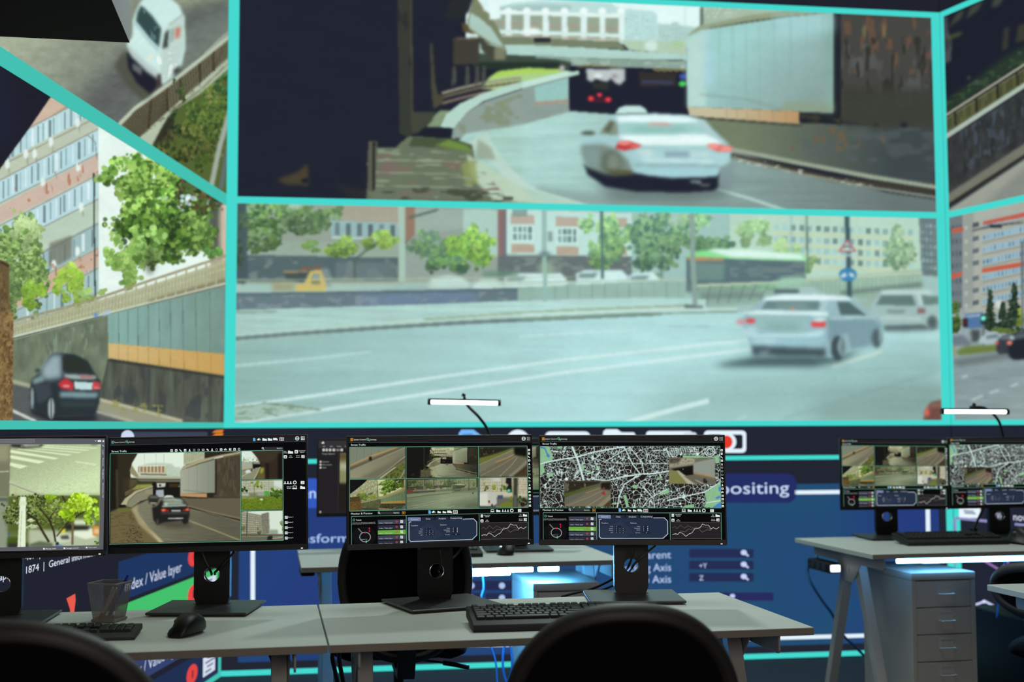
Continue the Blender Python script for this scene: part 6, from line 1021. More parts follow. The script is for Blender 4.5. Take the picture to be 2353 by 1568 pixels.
# ------------------------------------------------------------------ monitor pictures
WT = (226, 232, 230); GR = (96, 156, 128); OR = (214, 146, 40)
def icon(cv, x, y, k, c=WT, L=4, s=11):
    """small toolbar pictograms"""
    if k == 0: cv.box(x-s*.8, y-s, x+s*.8, y+s, c, L); cv.line([(x-s*.4, y), (x+s*.5, y)], s*.3, (40, 40, 44), L+1)
    elif k == 1: cv.rbox(x-s, y-s, x+s, y+s, s*.3, c, L); cv.box(x-s*.5, y-s*.2, x+s*.5, y+s*.5, (60, 60, 64), L+1)
    elif k == 2: cv.line([(x-s, y-s*.8), (x+s*.7, y+s)], s*.7, c, L)
    elif k == 3: cv.ell(x, y-s*.5, s*.45, s*.5, c, L); cv.poly([(x-s, y+s), (x-s*.3, y), (x+s*.3, y), (x+s, y+s)], c, L)
    elif k == 4:
        for i in (-1, 0, 1): cv.line([(x+i*s*.8, y-s), (x+i*s*.8, y+s)], s*.22, c, L); cv.line([(x-s, y+i*s*.8), (x+s, y+i*s*.8)], s*.22, c, L)
    elif k == 5: cv.ring(x, y, s*.8, s*.8, s*.4, c, L, 14)
    elif k == 6: cv.rbox(x-s, y-s*.8, x+s, y+s*.8, 2, c, L); cv.rbox(x-s*.7, y-s*.5, x+s*.7, y+s*.5, 1, (20, 20, 22), L+1)
    elif k == 7: cv.ell(x-s*.3, y-s*.3, s*.6, s*.6, c, L); cv.ell(x+s*.4, y+s*.3, s*.6, s*.6, c, L)
    elif k == 8: cv.poly([(x-s*1.3, y+s*.7), (x-s*1.5, y), (x-s*.9, y-s*.4), (x-s*.2, y-s), (x+s*.7, y-s*.4), (x+s*1.3, y+s*.2), (x+s, y+s*.7)], c, L); cv.ell(x+s*.5, y+s*.4, s*.5, s*.5, (60, 150, 60), L+1)
    elif k == 9: cv.poly([(x-s*1.5, y+s), (x-s*1.5, y-s*.8), (x-s*.4, y-s*.8), (x-s*.1, y-s*.4), (x+s*1.4, y-s*.4), (x+s*1.6, y+s)], c, L)
    elif k == 10: cv.rbox(x-s*1.6, y-s, x+s*1.2, y+s*.7, 2, c, L); cv.rbox(x+s*1.1, y-s*.4, x+s*1.9, y+s*.9, 2, c, L)
    elif k == 11: cv.rbox(x-s*1.7, y-s*1.2, x+s*1.7, y+s*1.2, 2, c, L); cv.rbox(x-s*1.35, y-s*.85, x+s*1.35, y+s*.85, 1, (20, 20, 22), L+1); cv.ell(x, y, s*.75, s*.75, c, L+2); cv.ell(x, y, s*.5, s*.5, (200, 40, 40), L+3)
    elif k == 12: cv.poly([(x-s*.9, y+s*1.3), (x-s*.9, y-s*1.2), (x+s*.3, y-s*1.2), (x+s*.9, y-s*.6), (x+s*.9, y+s*1.3)], (104, 168, 226), L)
    elif k == 13: cv.rbox(x-s*1.2, y-s, x+s*1.2, y+s*.6, 2, c, L); cv.rbox(x-s*.9, y-s*.7, x+s*.9, y+s*.3, 1, (20, 20, 22), L+1); cv.line([(x-s*1.5, y+s*.9), (x+s*1.5, y+s*.9)], s*.4, c, L)
    elif k == 14: cv.box(x-s*.9, y-s*.9, x-s*.1, y+s*.9, c, L); [cv.box(x+s*.1, y-s*.9+i*s*.7, x+s, y-s*.4+i*s*.7, c, L) for i in range(3)]
    elif k == 15: cv.ring(x, y, s, s, s*.25, c, L, 18); cv.ring(x, y, s*.45, s, s*.2, c, L, 14); cv.line([(x-s, y), (x+s, y)], s*.2, c, L)

def header(cv, x0, y0, x1, sl, c1, grid=True):
    """title bar: (x0, y0) its left middle, x1 right end, sl slope"""
    Y = lambda x: y0+(x-x0)*sl
    for i in (0, 1, 2): cv.line([(x0+16+i*9, Y(x0)-14), (x0+16+i*9, Y(x0)+16)], 6, c1, 4)
    cv.text('System Control', x0+44, Y(x0+44)+8, WT, 4, w=114, cap=13); cv.ell(x0+178, Y(x0+178)-2, 14, 14, GR, 4); cv.ell(x0+193, Y(x0+193)+10, 8, 8, GR, 4); cv.ell(x0+178, Y(x0+178)-2, 6, 6, (40, 44, 42), 5)
    cv.text('Settings', x0+202, Y(x0+202)+8, WT, 4, w=61, cap=13)

def ui_common(cv):
    """frame of the traffic page shared by the split screen and the map page (pixel frame of the split screen)"""
    cv.poly([(512, 184), (2270, 180), (2270, 236), (512, 240)], (33, 33, 35), 2); cv.line([(512, 242), (2270, 236)], 4, (70, 86, 80), 3)
    header(cv, 514, 212, 2268, -.003, OR); icon(cv, 2197, 204, 15, s=17); icon(cv, 2244, 205, 4, (150, 154, 152), s=16)
    cv.text('Street Traffic', 530, 272, WT, 4, w=143, cap=18)
    for i in range(17): icon(cv, 2249+i*.6, 314+i*33.6, (1, 0, 2, 1, 3, 4, 5, 6, 7, 5, 3, 1, 8, 14, 1, 5, 1)[i], (150, 154, 152) if i in (5, 6, 7, 9) else WT, s=10)
    cv.text('Monitor & Preview', 531, 938, WT, 4, w=208, cap=19)
    cv.poly([(790, 910), (1004, 906), (1004, 934), (790, 937)], (50, 50, 54), 3); cv.ring(800, 918, 8, 8, 3, WT, 4, 12); cv.line([(806, 925), (812, 931)], 4, WT, 4); cv.text('Search...', 942, 926, WT, 4, w=60, cap=13)
    cv.rbox(1022, 906, 1056, 934, 5, (160, 112, 40), 4); cv.rbox(1027, 911, 1051, 930, 3, (34, 30, 24), 5); cv.ell(1038, 921, 7, 6, OR, 6)
    for x, k in ((1290, 12), (1330, 8), (1382, 9), (1432, 9), (1480, 10), (1538, 11)): icon(cv, x, 912, k, s=13 if k != 9 else 11)
    icon(cv, 1896, 900, 13, s=13); icon(cv, 1952, 900, 9, s=13); [icon(cv, x, 899, 3, s=11) for x in (1996, 2020, 2046)]; icon(cv, 2083, 898, 5, s=17); cv.rbox(2142, 884, 2175, 912, 3, WT, 4); icon(cv, 2158, 898, 4, (150, 150, 150), L=5, s=8)
    G = (92, 148, 122)
    cv.line([(534, 956), (2244, 918)], 5, G, 3); cv.line([(534, 1242), (2246, 1190)], 5, G, 3); cv.line([(535, 956), (536, 1242)], 5, G, 3); cv.line([(2242, 918), (2245, 1190)], 5, G, 3); cv.line([(1064, 944), (1066, 1226)], 6, G, 3); cv.line([(1767, 930), (1772, 1204)], 6, G, 3)
    # transit panel
    cv.ring(559, 989, 9, 10, 5, GR, 4, 14); cv.text('Transit', 579, 997, WT, 4, w=53, cap=14)
    cv.text('Road traffic count: 1407 | Uptime by component: 0.57', 547, 1021, (190, 194, 192), 4, w=218, cap=7); cv.text('Network routing capacity: 1874 | General information: 25 67', 541, 1032, (190, 194, 192), 4, w=230, cap=7)
    cv.ell(655, 1145, 118, 92, (19, 19, 21), 2.5); cv.ring(667, 1154, 52, 46, 7, (150, 154, 156), 4); cv.line([(600, 1071), (640, 1114)], 9, (120, 124, 126), 3.5); cv.poly([(660, 1103), (673, 1103), (670, 1120), (662, 1120)], (200, 40, 50), 5); cv.poly([(698, 1064), (716, 1062), (710, 1080), (713, 1103), (703, 1106), (706, 1080)], (206, 36, 52), 5); cv.poly([(671, 1190), (685, 1188), (680, 1212), (673, 1212)], (90, 190, 140), 5); cv.text('Optimal route', 630, 1180, (190, 194, 192), 5, w=56, cap=7)
    for i, (y, c) in enumerate(((1009, (62, 66, 82)), (1060, (42, 45, 58)), (1109, (104, 166, 66)), (1159, (62, 66, 82)), (1208, (42, 45, 58)))):
        cv.poly([(790, y-19), (1058, y-26), (1058, y+18), (790, y+22)], c, 3); cv.text('Index / Value layer', 803, y+15, (190, 196, 206), 4, w=130, cap=12, shear=.12); cv.ring(972, y-4, 7, 7, 5, (190, 74, 70), 4, 12); cv.rbox(1007, y-18, 1033, y+9, 3, (206, 214, 208), 4); cv.line([(1010, y+2), (1018, y-4), (1030, y-12)], 3, (90, 96, 100), 5)
    # centre panel
    cv.poly([(1076, 1002), (1714, 972), (1750, 1006), (1750, 1142), (1706, 1186), (1098, 1208), (1078, 1190)], (38, 48, 68), 3); cv.poly([(1076, 1100), (1300, 1020), (1420, 1130), (1300, 1200), (1098, 1206), (1078, 1188)], (42, 53, 74), 3.2)
    cv.line([(1112, 1008), (1091, 1010), (1091, 1178), (1108, 1197), (1700, 1178), (1746, 1134), (1745, 1010), (1714, 978), (1610, 981)], 6, (190, 202, 212), 4)
    for x0, x1, y, t, c in ((1079, 1205, 981, 'General', (110, 124, 160)), (1212, 1340, 978, 'Data', (36, 42, 58)), (1346, 1474, 975, 'Analysis', (36, 42, 58)), (1482, 1608, 971, 'Compositing', (36, 42, 58))):
        cv.rbox(x0, y-18, x1, y+18, 7, c, 5); w = {'General': 68, 'Data': 42, 'Analysis': 72, 'Compositing': 112}[t]; cv.text(t, (x0+x1)/2-w/2, y+8, (190, 198, 206), 6, w=w, cap=15)
    cv.text('Transform', 1110, 1050, (206, 212, 220), 5, w=67, cap=11); cv.text('Relations', 1392, 1042, (206, 212, 220), 5, w=60, cap=11)
    for i, t in enumerate(('Mode', 'Location', 'Rotation', 'Scale')):
        y = 1076+i*19; cv.text(t, 1222, y+4, (206, 212, 220), 5, cap=8, right=True)
        for j in range(3 if i else 1): cv.rbox(1244+j*32, y-7, 1270+j*32+(0 if i else 34), y+6, 3, (26, 30, 44), 5); cv.box(1254+j*32, y-2, 1260+j*32, y+2, (200, 206, 214), 6)
    for i, t in enumerate(('Parent', 'Tracking Axis', 'Up Axis')):
        y = 1068+i*17; cv.text(t, 1484, y+4, (206, 212, 220), 5, cap=8, right=True); cv.rbox(1503, y-6, 1565, y+6, 3, (26, 30, 44), 5); cv.ell(1556, y, 4, 4, (200, 206, 214), 6); cv.box(1514, y-2, 1520, y+2, (200, 206, 214), 6)
    cv.text('Pass index', 1484, 1134, (206, 212, 220), 5, cap=8, right=True); cv.rbox(1503, 1123, 1587, 1135, 3, (26, 30, 44), 5); cv.ell(1545, 1129, 4, 3, (200, 206, 214), 6)
    # chart panel
    icon(cv, 1794, 951, 0, s=14); icon(cv, 1795, 998, 1, s=14); cv.text('Operational', 1813, 948, WT, 4, w=60, cap=9, shear=.15); cv.text('Upload', 1826, 961, WT, 4, w=38, cap=9, shear=.15); cv.text('File', 1838, 996, WT, 4, w=16, cap=9); cv.text('Review', 1828, 1008, WT, 4, w=36, cap=9, shear=.15)
    icon(cv, 2210, 943, 9, s=13); icon(cv, 2212, 985, 14, s=15); cv.text('File', 2160, 944, WT, 4, w=16, cap=9); cv.text('Access', 2150, 958, WT, 4, w=34, cap=9); cv.text('Server', 2152, 984, WT, 4, w=34, cap=9, shear=.15); cv.text('Stream', 2150, 997, WT, 4, w=38, cap=9, shear=.15)
    cv.poly([(1778, 1018), (2240, 1012), (2244, 1165), (1784, 1176)], (37, 34, 37), 3); cv.line([(1778, 1017), (2240, 1011)], 2.5, (90, 90, 92), 3.5); cv.line([(1784, 1177), (2244, 1165)], 2.5, (120, 118, 118), 3.5)
    for i in range(5): cv.line([(1782, 1040+i*30), (2242, 1032+i*30)], 1, (56, 52, 54), 3.3)
    cv.line([(1790, 1074), (1814, 1058), (1833, 1082), (1866, 1044), (1903, 1074), (1933, 1048), (1980, 1068), (2010, 1080), (2066, 1052), (2110, 1060), (2150, 1086)], 2.5, (104, 100, 98), 4); cv.line([(1790, 1136), (1840, 1140), (1870, 1102), (1910, 1110), (1940, 1080), (1975, 1084), (2010, 1060), (2040, 1080), (2068, 1108), (2110, 1082), (2140, 1090), (2170, 1060)], 2.5, (122, 116, 112), 4)
    cv.line([(1790, 1140), (1820, 1128), (1840, 1137), (1858, 1114), (1884, 1124), (1916, 1152), (1946, 1128), (1972, 1116), (2000, 1076), (2046, 1066), (2070, 1028), (2100, 1040), (2125, 1038), (2148, 1074), (2170, 1060), (2196, 1074), (2224, 1054)], 4, (206, 204, 202), 5)

PW, PH = 0.538, 0.316
def panel_canvas(Mp, lay=0.0004):
    O = np.array(Mp.translation); ex = np.array(Mp.col[0][:3]); ez = np.array(Mp.col[2][:3]); cv = Canvas(O, ex, ez, lay)
    cv.polyuv(R4(-PW/2+.005, PW/2-.005, -PH/2+.016, PH/2-.005), (11, 11, 13), 1); return cv
WARM = dict(mul=(0.84, 0.79, 0.64), gam=1.15, sat=0.45)
def wq(pic_rect): return [proj(np.array(p)) for p in pic_rect]
def wallrect(cvn, a, b, z0, z1): return [cvn.px(np.array([q]))[0] for q in R4(a, b, z0, z1)]
_cw = wallcanvas('c'); SRC_T = wallrect(_cw, ca, cb, Z2, Z1); SRC_R = wallrect(_cw, ca, cb, Z4, Z3)
_lw = wallcanvas('l'); SRC_F = wallrect(_lw, lb-2.75, lb, Z4, ZL3)

def screen_six(Mp):
    cv = panel_canvas(Mp); cv.fr(*FM3); ui_common(cv); p6 = mon_six()
    G = (92, 150, 122); E = lambda *q: [cv.uv(p) for p in q]
    cv.poly([(517, 287), (2232, 275), (2242, 868), (517, 904)], (24, 26, 24), 2)
    cv.pic(p6, E((522, 291), (1053, 288), (1053, 588), (522, 592)), 120, 66, 3); cv.pic(p6, E((1768, 288), (2228, 283), (2230, 571), (1768, 575)), 104, 66, 3); cv.pic(p6, E((1772, 583), (2232, 579), (2236, 866), (1774, 870)), 104, 66, 3)
    t = pc_t0.grade(**WARM); t.fr(*FB); t.poly([(700, 770), (730, 740), (780, 740), (800, 770), (800, 830), (700, 830)], (50, 50, 46), 4); t.poly([(715, 760), (785, 760), (790, 790), (710, 790)], (110, 112, 100), 3)
    cv.pic(t, E((1070, 290), (1750, 287), (1750, 576), (1070, 580)), 150, 66, 3, SRC_T)
    f = pl_f0.grade((0.86, 0.82, 0.64), gam=1.15, sat=0.85); f.fr(*FI); f.poly([(1050, 1400), (1130, 1240), (1300, 1180), (1530, 1170), (1530, 1420), (1040, 1420)], (84, 96, 90), 4); f.poly([(1180, 1260), (1300, 1200), (1450, 1200), (1400, 1290), (1200, 1310)], (50, 62, 44), 4); f.ell(1480, 1400, 40, 60, (150, 154, 150), 4)
    cv.pic(f, E((522, 602), (1054, 597), (1055, 894), (522, 900)), 124, 68, 3, SRC_F)
    q = pc_r0.grade((0.72, 0.68, 0.54), gam=1.15, sat=0.6); q.fr(*FD); q.poly([(60, 600), (130, 560), (260, 540), (330, 590), (500, 590), (540, 640), (500, 680), (60, 700)], (120, 54, 44), 4); q.poly([(60, 740), (110, 760), (120, 860), (60, 960)], (190, 190, 180), 6); q.fr(*FG); q.box(960, 560, 1020, 780, (120, 120, 116), 5); q.box(640, 760, 760, 830, (84, 84, 78), 6)
    cv.pic(q, E((1070, 600), (1754, 590), (1757, 874), (1070, 886)), 150, 66, 3, SRC_R)
    for a, b in (((517, 287), (2232, 275)), ((517, 904), (2242, 868)), ((517, 597), (2236, 576))): cv.line([a, b], 6, G, 5)
    for a, b in (((517, 287), (517, 904)), ((1062, 284), (1062, 892)), ((1760, 280), (1764, 878)), ((2231, 276), (2241, 868))): cv.line([a, b], 6, G, 5)
    return cv.mesh('split_screen_picture', 'screen')

def screen_map(Mp, like):
    cv = panel_canvas(Mp); src = panel_canvas(like); src.fr(*FM3); ui_common(src)
    cv.V, cv.Fc, cv.C, cv.nv = src.V, src.Fc, src.C, src.nv; cv.fr(*FM4); E = lambda *q: [cv.uv(p) for p in q]
    cv.pic(city_map(), E((98, 306), (2002, 304), (2014, 958), (98, 956)), 660, 236, 5); cv.line([(97, 304), (2003, 302), (2016, 960), (97, 958), (97, 304)], 4, (92, 150, 122), 6)
    return cv.mesh('map_picture', 'screen')

def screen_tunnel(Mp):
    cv = panel_canvas(Mp); cv.fr(*FM2); E = lambda *q: [cv.uv(p) for p in q]
    cv.poly([(108, 138), (2222, 98), (2224, 160), (108, 205)], (34, 34, 37), 2); cv.line([(108, 206), (2224, 164)], 3, (64, 88, 80), 3); header(cv, 112, 172, 2220, -.019, GR)
    for x, k in ((1668, 12), (1720, 8), (1780, 9), (1838, 9), (1894, 10), (1964, 11)): icon(cv, x, 143-(x-1668)*.012, k, s=14 if k != 9 else 16)
    icon(cv, 2132, 131, 15, s=20); icon(cv, 2192, 129, 4, s=20); cv.text('Street Traffic', 126, 283, WT, 4, w=164, cap=22)
    for i in range(16): icon(cv, 775+i*48.6, 262-i*.9, (1, 1, 2, 1, 3, 4, 5, 6, 7, 3, 5, 1, 8, 14, 1, 5)[i], (150, 154, 152) if i in (5, 6, 10) else WT, s=13)
    cv.ring(1759, 237, 9, 9, 4, WT, 4, 12); cv.line([(1766, 244), (1774, 252)], 4, WT, 4); cv.poly([(1776, 227), (1980, 222), (1980, 250), (1776, 253)], (46, 46, 52), 3); cv.text('Search...', 1912, 244, WT, 4, w=66, cap=14)
    cv.poly([(112, 296), (1980, 256), (1980, 1236), (98, 1278)], (30, 32, 30), 2)
    cv.pic(mon_tunnel(), E((118, 300), (1518, 272), (1518, 1236), (106, 1268)), 420, 290, 3); ms = mon_side()
    for a in ([(1530, 268), (1972, 262), (1970, 570), (1530, 576)], [(1530, 590), (1972, 582), (1974, 898), (1530, 904)], [(1530, 922), (1976, 914), (1976, 1230), (1530, 1236)]): cv.pic(ms, E(*a), 130, 96, 3)
    G = (104, 170, 142)
    for q in ([(110, 296), (1978, 258)], [(1978, 258), (1982, 1234)], [(1982, 1234), (98, 1276)], [(98, 1276), (110, 296)], [(1523, 266), (1523, 1240)], [(1526, 582), (1976, 575)], [(1526, 912), (1978, 906)]): cv.line(q, 6, G, 5)
    cv.text('File', 1990, 278, WT, 4, w=26, cap=11); cv.text('Access', 1986, 292, WT, 4, w=40, cap=11); icon(cv, 2060, 278, 9, s=18); icon(cv, 2122, 275, 1, s=18); cv.text('Operational', 2148, 270, WT, 4, w=70, cap=11, shear=.15); cv.text('Upload', 2162, 286, WT, 4, w=44, cap=11, shear=.15)
    icon(cv, 2004, 330, 1, s=17); cv.text('File', 2052, 326, WT, 4, w=22, cap=11); cv.text('Review', 2042, 342, WT, 4, w=44, cap=11, shear=.15); cv.text('Server', 2120, 324, WT, 4, w=42, cap=11, shear=.15); cv.text('Stream', 2118, 340, WT, 4, w=46, cap=11, shear=.15); icon(cv, 2194, 327, 14, s=18)
    for x in (2001, 2032, 2062): icon(cv, x, 610, 3, s=15)
    icon(cv, 2106, 608, 5, s=20); cv.rbox(2170, 592, 2210, 626, 4, WT, 4); icon(cv, 2190, 608, 4, (120, 120, 120), L=5, s=9); cv.text('Remote', 2020, 660, WT, 4, w=50, cap=11, shear=.15); cv.text('Review', 2022, 676, WT, 4, w=46, cap=11, shear=.15); icon(cv, 2105, 660, 13, s=17); icon(cv, 2190, 660, 9, s=17)
    for i in range(5): cv.rbox(1998, 970+i*56, 2030, 1000+i*56, 4, (206, 212, 212), 4); cv.line([(2002, 990+i*56), (2012, 982+i*56), (2026, 976+i*56)], 4, (80, 86, 90), 5); cv.text('Server %d' % (i+1), 2034, 988+i*56, WT, 4, w=52, cap=12, shear=.15)
    return cv.mesh('underpass_page_picture', 'screen')

def screen_crossing(Mp):
    cv = panel_canvas(Mp); cv.fr(*FM1); E = lambda *q: [cv.uv(p) for p in q]
    cv.poly([(-1400, 214), (1120, 222), (1095, 1400), (-1400, 1440)], (92, 94, 100), 2); cv.poly([(-1400, 226), (368, 232), (366, 264), (-1400, 262)], (104, 106, 110), 3); cv.line([(0, 232), (368, 232), (366, 264), (0, 264)], 2, (150, 150, 152), 4)
    cv.line([(1005, 250), (1022, 246)], 5, WT, 4); cv.rbox(1036, 238, 1072, 257, 3, WT, 4); cv.line([(1088, 240), (1104, 258)], 6, WT, 4); cv.line([(1104, 240), (1088, 258)], 6, WT, 4)
    mc = mon_crossing(); cv.pic(mc, E((-1000, 280), (1070, 282), (1052, 1352), (-1000, 1400)), 500, 250, 3)
    for t, y, w in (('Toolbar', 340, 56), ('Properties', 430, 84), ('Management', 545, 108), ('Administration Hub', 690, 158)):
        v, f = glyphs(t); a = cv.uv((1088, y)); b = cv.uv((1088, y+w)); L = np.linalg.norm(b-a); k = L/(v[:, 0].max()-v[:, 0].min()); cv.add(np.stack([a[0]+v[:, 1]*k*.8, a[1]-v[:, 0]*k], -1), f, s2l(np.array(WT)/255.0), 4)
    icon(cv, 1095, 298, 2, s=8)
    for x, t, w in ((484, 'Manage tasks', 110), (700, 'Package console', 134), (936, 'Tool output', 90)): cv.text(t, x, 1398-(x-484)*.03, WT, 4, w=w, cap=14, shear=.12); cv.rbox(x-26, 1384-(x-484)*.03, x-8, 1400-(x-484)*.03, 2, WT, 4)
    cv.line([(1090, 1366), (1068, 1388)], 3, (60, 60, 64), 4)
    return cv.mesh('crossing_page_picture', 'screen')

def screen_project(Mp):
    cv = panel_canvas(Mp); cv.fr(*FM3)
    cv.poly([(212, 222), (1400, 222), (1400, 935), (205, 940)], (35, 33, 35), 2); cv.poly([(212, 222), (1400, 222), (1400, 296), (212, 296)], (52, 50, 52), 3); cv.poly([(245, 250), (262, 230), (276, 250)], WT, 4)
    for x, t in ((260, 'File'), (328, 'Edit'), (394, 'Views'), (470, 'Tools')): cv.text(t, x, 284, (176, 176, 174), 4, cap=13)
    for x, r in ((268, 14), (298, 11), (330, 13), (366, 14), (442, 13)): cv.ell(x, 313, r, 14, (190, 190, 186), 4)
    cv.rbox(388, 303, 422, 324, 3, (120, 120, 118), 4); cv.text('Project Explorer', 254, 357, (170, 170, 168), 4, w=124, cap=15)
    for y, t in ((433, 'Solution'), (462, 'Documents'), (490, 'Data')): cv.ell(238, y-6, 10, 10, (190, 190, 186), 4); cv.text(t, 258, y, (160, 160, 158), 4, cap=14)
    cv.line([(410, 330), (405, 900)], 3, (60, 58, 60), 4); cv.ell(235, 912, 11, 11, (150, 150, 148), 4)
    pc = Pic(770, 1030, 1040, 1170, 0.8, (60, 54, 40)); pc.fr(*FM3); pc.box(380, 330, 1500, 640, (132, 134, 96), 3); pc.box(380, 330, 1500, 420, (92, 76, 48), 10); pc.line([(400, 470), (1400, 520)], 60, (176, 176, 150), 8); pc.blobs(900, 500, 300, 90, 120, 30, [(96, 120, 50), (130, 146, 70), (70, 84, 40)]); pc.box(380, 640, 1500, 900, (34, 30, 26), 6); pc.blobs(700, 760, 200, 60, 60, 30, [(70, 66, 50), (96, 92, 70)])
    cv.pic(pc, [cv.uv(q) for q in ((425, 342), (1380, 342), (1380, 880), (420, 880))], 110, 60, 3)
    return cv.mesh('project_page_picture', 'screen')
# ------------------------------------------------------------------ desks
YAW = 0.19; EX = np.array([math.cos(YAW), math.sin(YAW), 0]); EY = np.array([-math.sin(YAW), math.cos(YAW), 0])
DT = 0.019; DW, DD = 1.2, 0.68
def desk(name, label, corner, w=DW, d=DD, group=None, inset=0.07):
    """corner = near left corner of the top; local x along the near edge, y to the back"""
    o = thing('desk', label, 'desk', (corner[0], corner[1], 0), YAW, group)
    mb = MB(); mb.box(0, 0.001, DZ-DT, w, d, DZ, 0.0012, 1); tp = mb.build('desk_top', 'desk', o)
    mb = MB(); mb.box(0.0005, -0.0006, DZ-DT+.001, w-.0005, 0.0009, DZ-.001); mb.build('edge_band', 'edge', tp, smooth=False)
    for x in (0.07, w-inset-.006):
        out = [(0.045, DZ-DT-.001), (d-0.045, DZ-DT-.001), (d-0.045, DZ-.062), (d-0.053, DZ-.070), (0.053, DZ-.070), (0.045, DZ-.062)]
        mb = MB(); mb.prism(out, x, x+.005, 'x'); br_ = mb.build('side_rail', 'steel', o, smooth=False)
        s = 1 if x < w/2 else -1
        mb = MB(); y = d/2; xa, xb = sorted((x+s*.006, x+s*.011))
        mb.prism([(y-.15, DZ-.026), (y+.15, DZ-.026), (y+.035, DZ-.15), (y-.035, DZ-.15)], xa, xb, 'x'); mb.cyl((xa-.003, y, DZ-.1), (xb+.003, y, DZ-.1), .009, n=12); mb.build('gusset_plate', 'steel', br_, smooth=False)
        x0, x1 = sorted((x+s*.0125, x+s*.052))
        for q in (-1, 1):
            mb = MB(); a, b = y+q*.036, y+q*.30; t = .021
            mb.prism([(a-t, DZ-.028), (a+t, DZ-.028), (b+t, 0.0), (b-t, 0.0)], x0, x1, 'x', bev=.002); mb.build('leg', 'steel', o, smooth=False)
    mb = MB(); mb.box(.14, d-.10, DZ-.06, w-.14, d-.075, DZ-DT-.001); mb.build('rear_rail', 'steel', o, smooth=False)
    return o
pA = atz(757, 1483, DZ); pB = atz(692, 1305, DZ); pC = atz(2005, 1275, DZ)
kA = desk('desk', 'grey desk in the front row carrying the map monitor and the large keyboard', pA)
pA2 = pA-EX*(1.07+.004); kA2 = desk('desk', 'grey desk in the front row left of the seam, carrying the pen cup', pA2, 1.07)
kB = desk('desk', 'grey desk behind the front row, lit in blue from below', pB, inset=.026)
kC = desk('desk', 'grey desk beside the tall drawer unit with a blue light strip under its front', pC, d=.74)
pD = atz(2268, 1344, DZ)-EY*DD; kD = desk('desk', 'corner of a grey desk cut off by the right edge of the photo', pD)
def loc(o, x, y, z=0.0): return np.array(wmat(o) @ Vector((x, y, z)))
def tolocal(o, P): return wmat(o).inverted() @ Vector(P)

# ------------------------------------------------------------------ monitors
def panel_matrix(X, Y, Z, yaw, pit=0.0, roll=0.0): return Matrix.Translation((X, Y, Z)) @ Matrix.Rotation(yaw, 4, 'Z') @ Matrix.Rotation(-pit, 4, 'X') @ Matrix.Rotation(-roll, 4, 'Y')
_mm = {}
def shared(name, key, make):
    if key not in _mm: o = make(); _mm[key] = o.data; return o
    return link(D.objects.new(name, _mm[key]))
def column_mesh(H, wd=.101, hr=.0225, hz=.093, th=.022):
    """flat stand column with a round cable hole"""
    b = bmesh.new(); n = 32; w2 = wd/2; zA, zB = .012, hz*2-.012
    circ = [(hr*math.cos(2*PI*i/n+PI/n), hz+hr*math.sin(2*PI*i/n+PI/n)) for i in range(n)]
    rect = []
    for x, z in circ:
        dx, dz = x, z-hz; k = min(w2/abs(dx) if dx else 9, (zB-hz)/abs(dz) if dz else 9); rect.append((dx*k, hz+dz*k))
    def ringv(p, y): return [b.verts.new((x, y, z)) for x, z in p]
    cf, rf, cb_, rb_ = ringv(circ, -th/2), ringv(rect, -th/2), ringv(circ, th/2), ringv(rect, th/2)
    for i in range(n):
        j = (i+1) % n
        b.faces.new((cf[i], cf[j], rf[j], rf[i])); b.faces.new((cb_[j], cb_[i], rb_[i], rb_[j])); b.faces.new((cf[j], cf[i], cb_[i], cb_[j])); b.faces.new((rf[i], rf[j], rb_[j], rb_[i]))
    bmesh.ops.recalc_face_normals(b, faces=b.faces)
    mb = MB(); mb.b.free(); mb.b = b; mb.box(-w2, -th/2, zB, w2, th/2, H, 0.0); mb.box(-w2, -th/2, 0.009, w2, th/2, zA)
    mb.box(-w2+.004, th/2-.002, zB+.004, w2-.004, th/2+.010, H-.01, .003)
    return mb
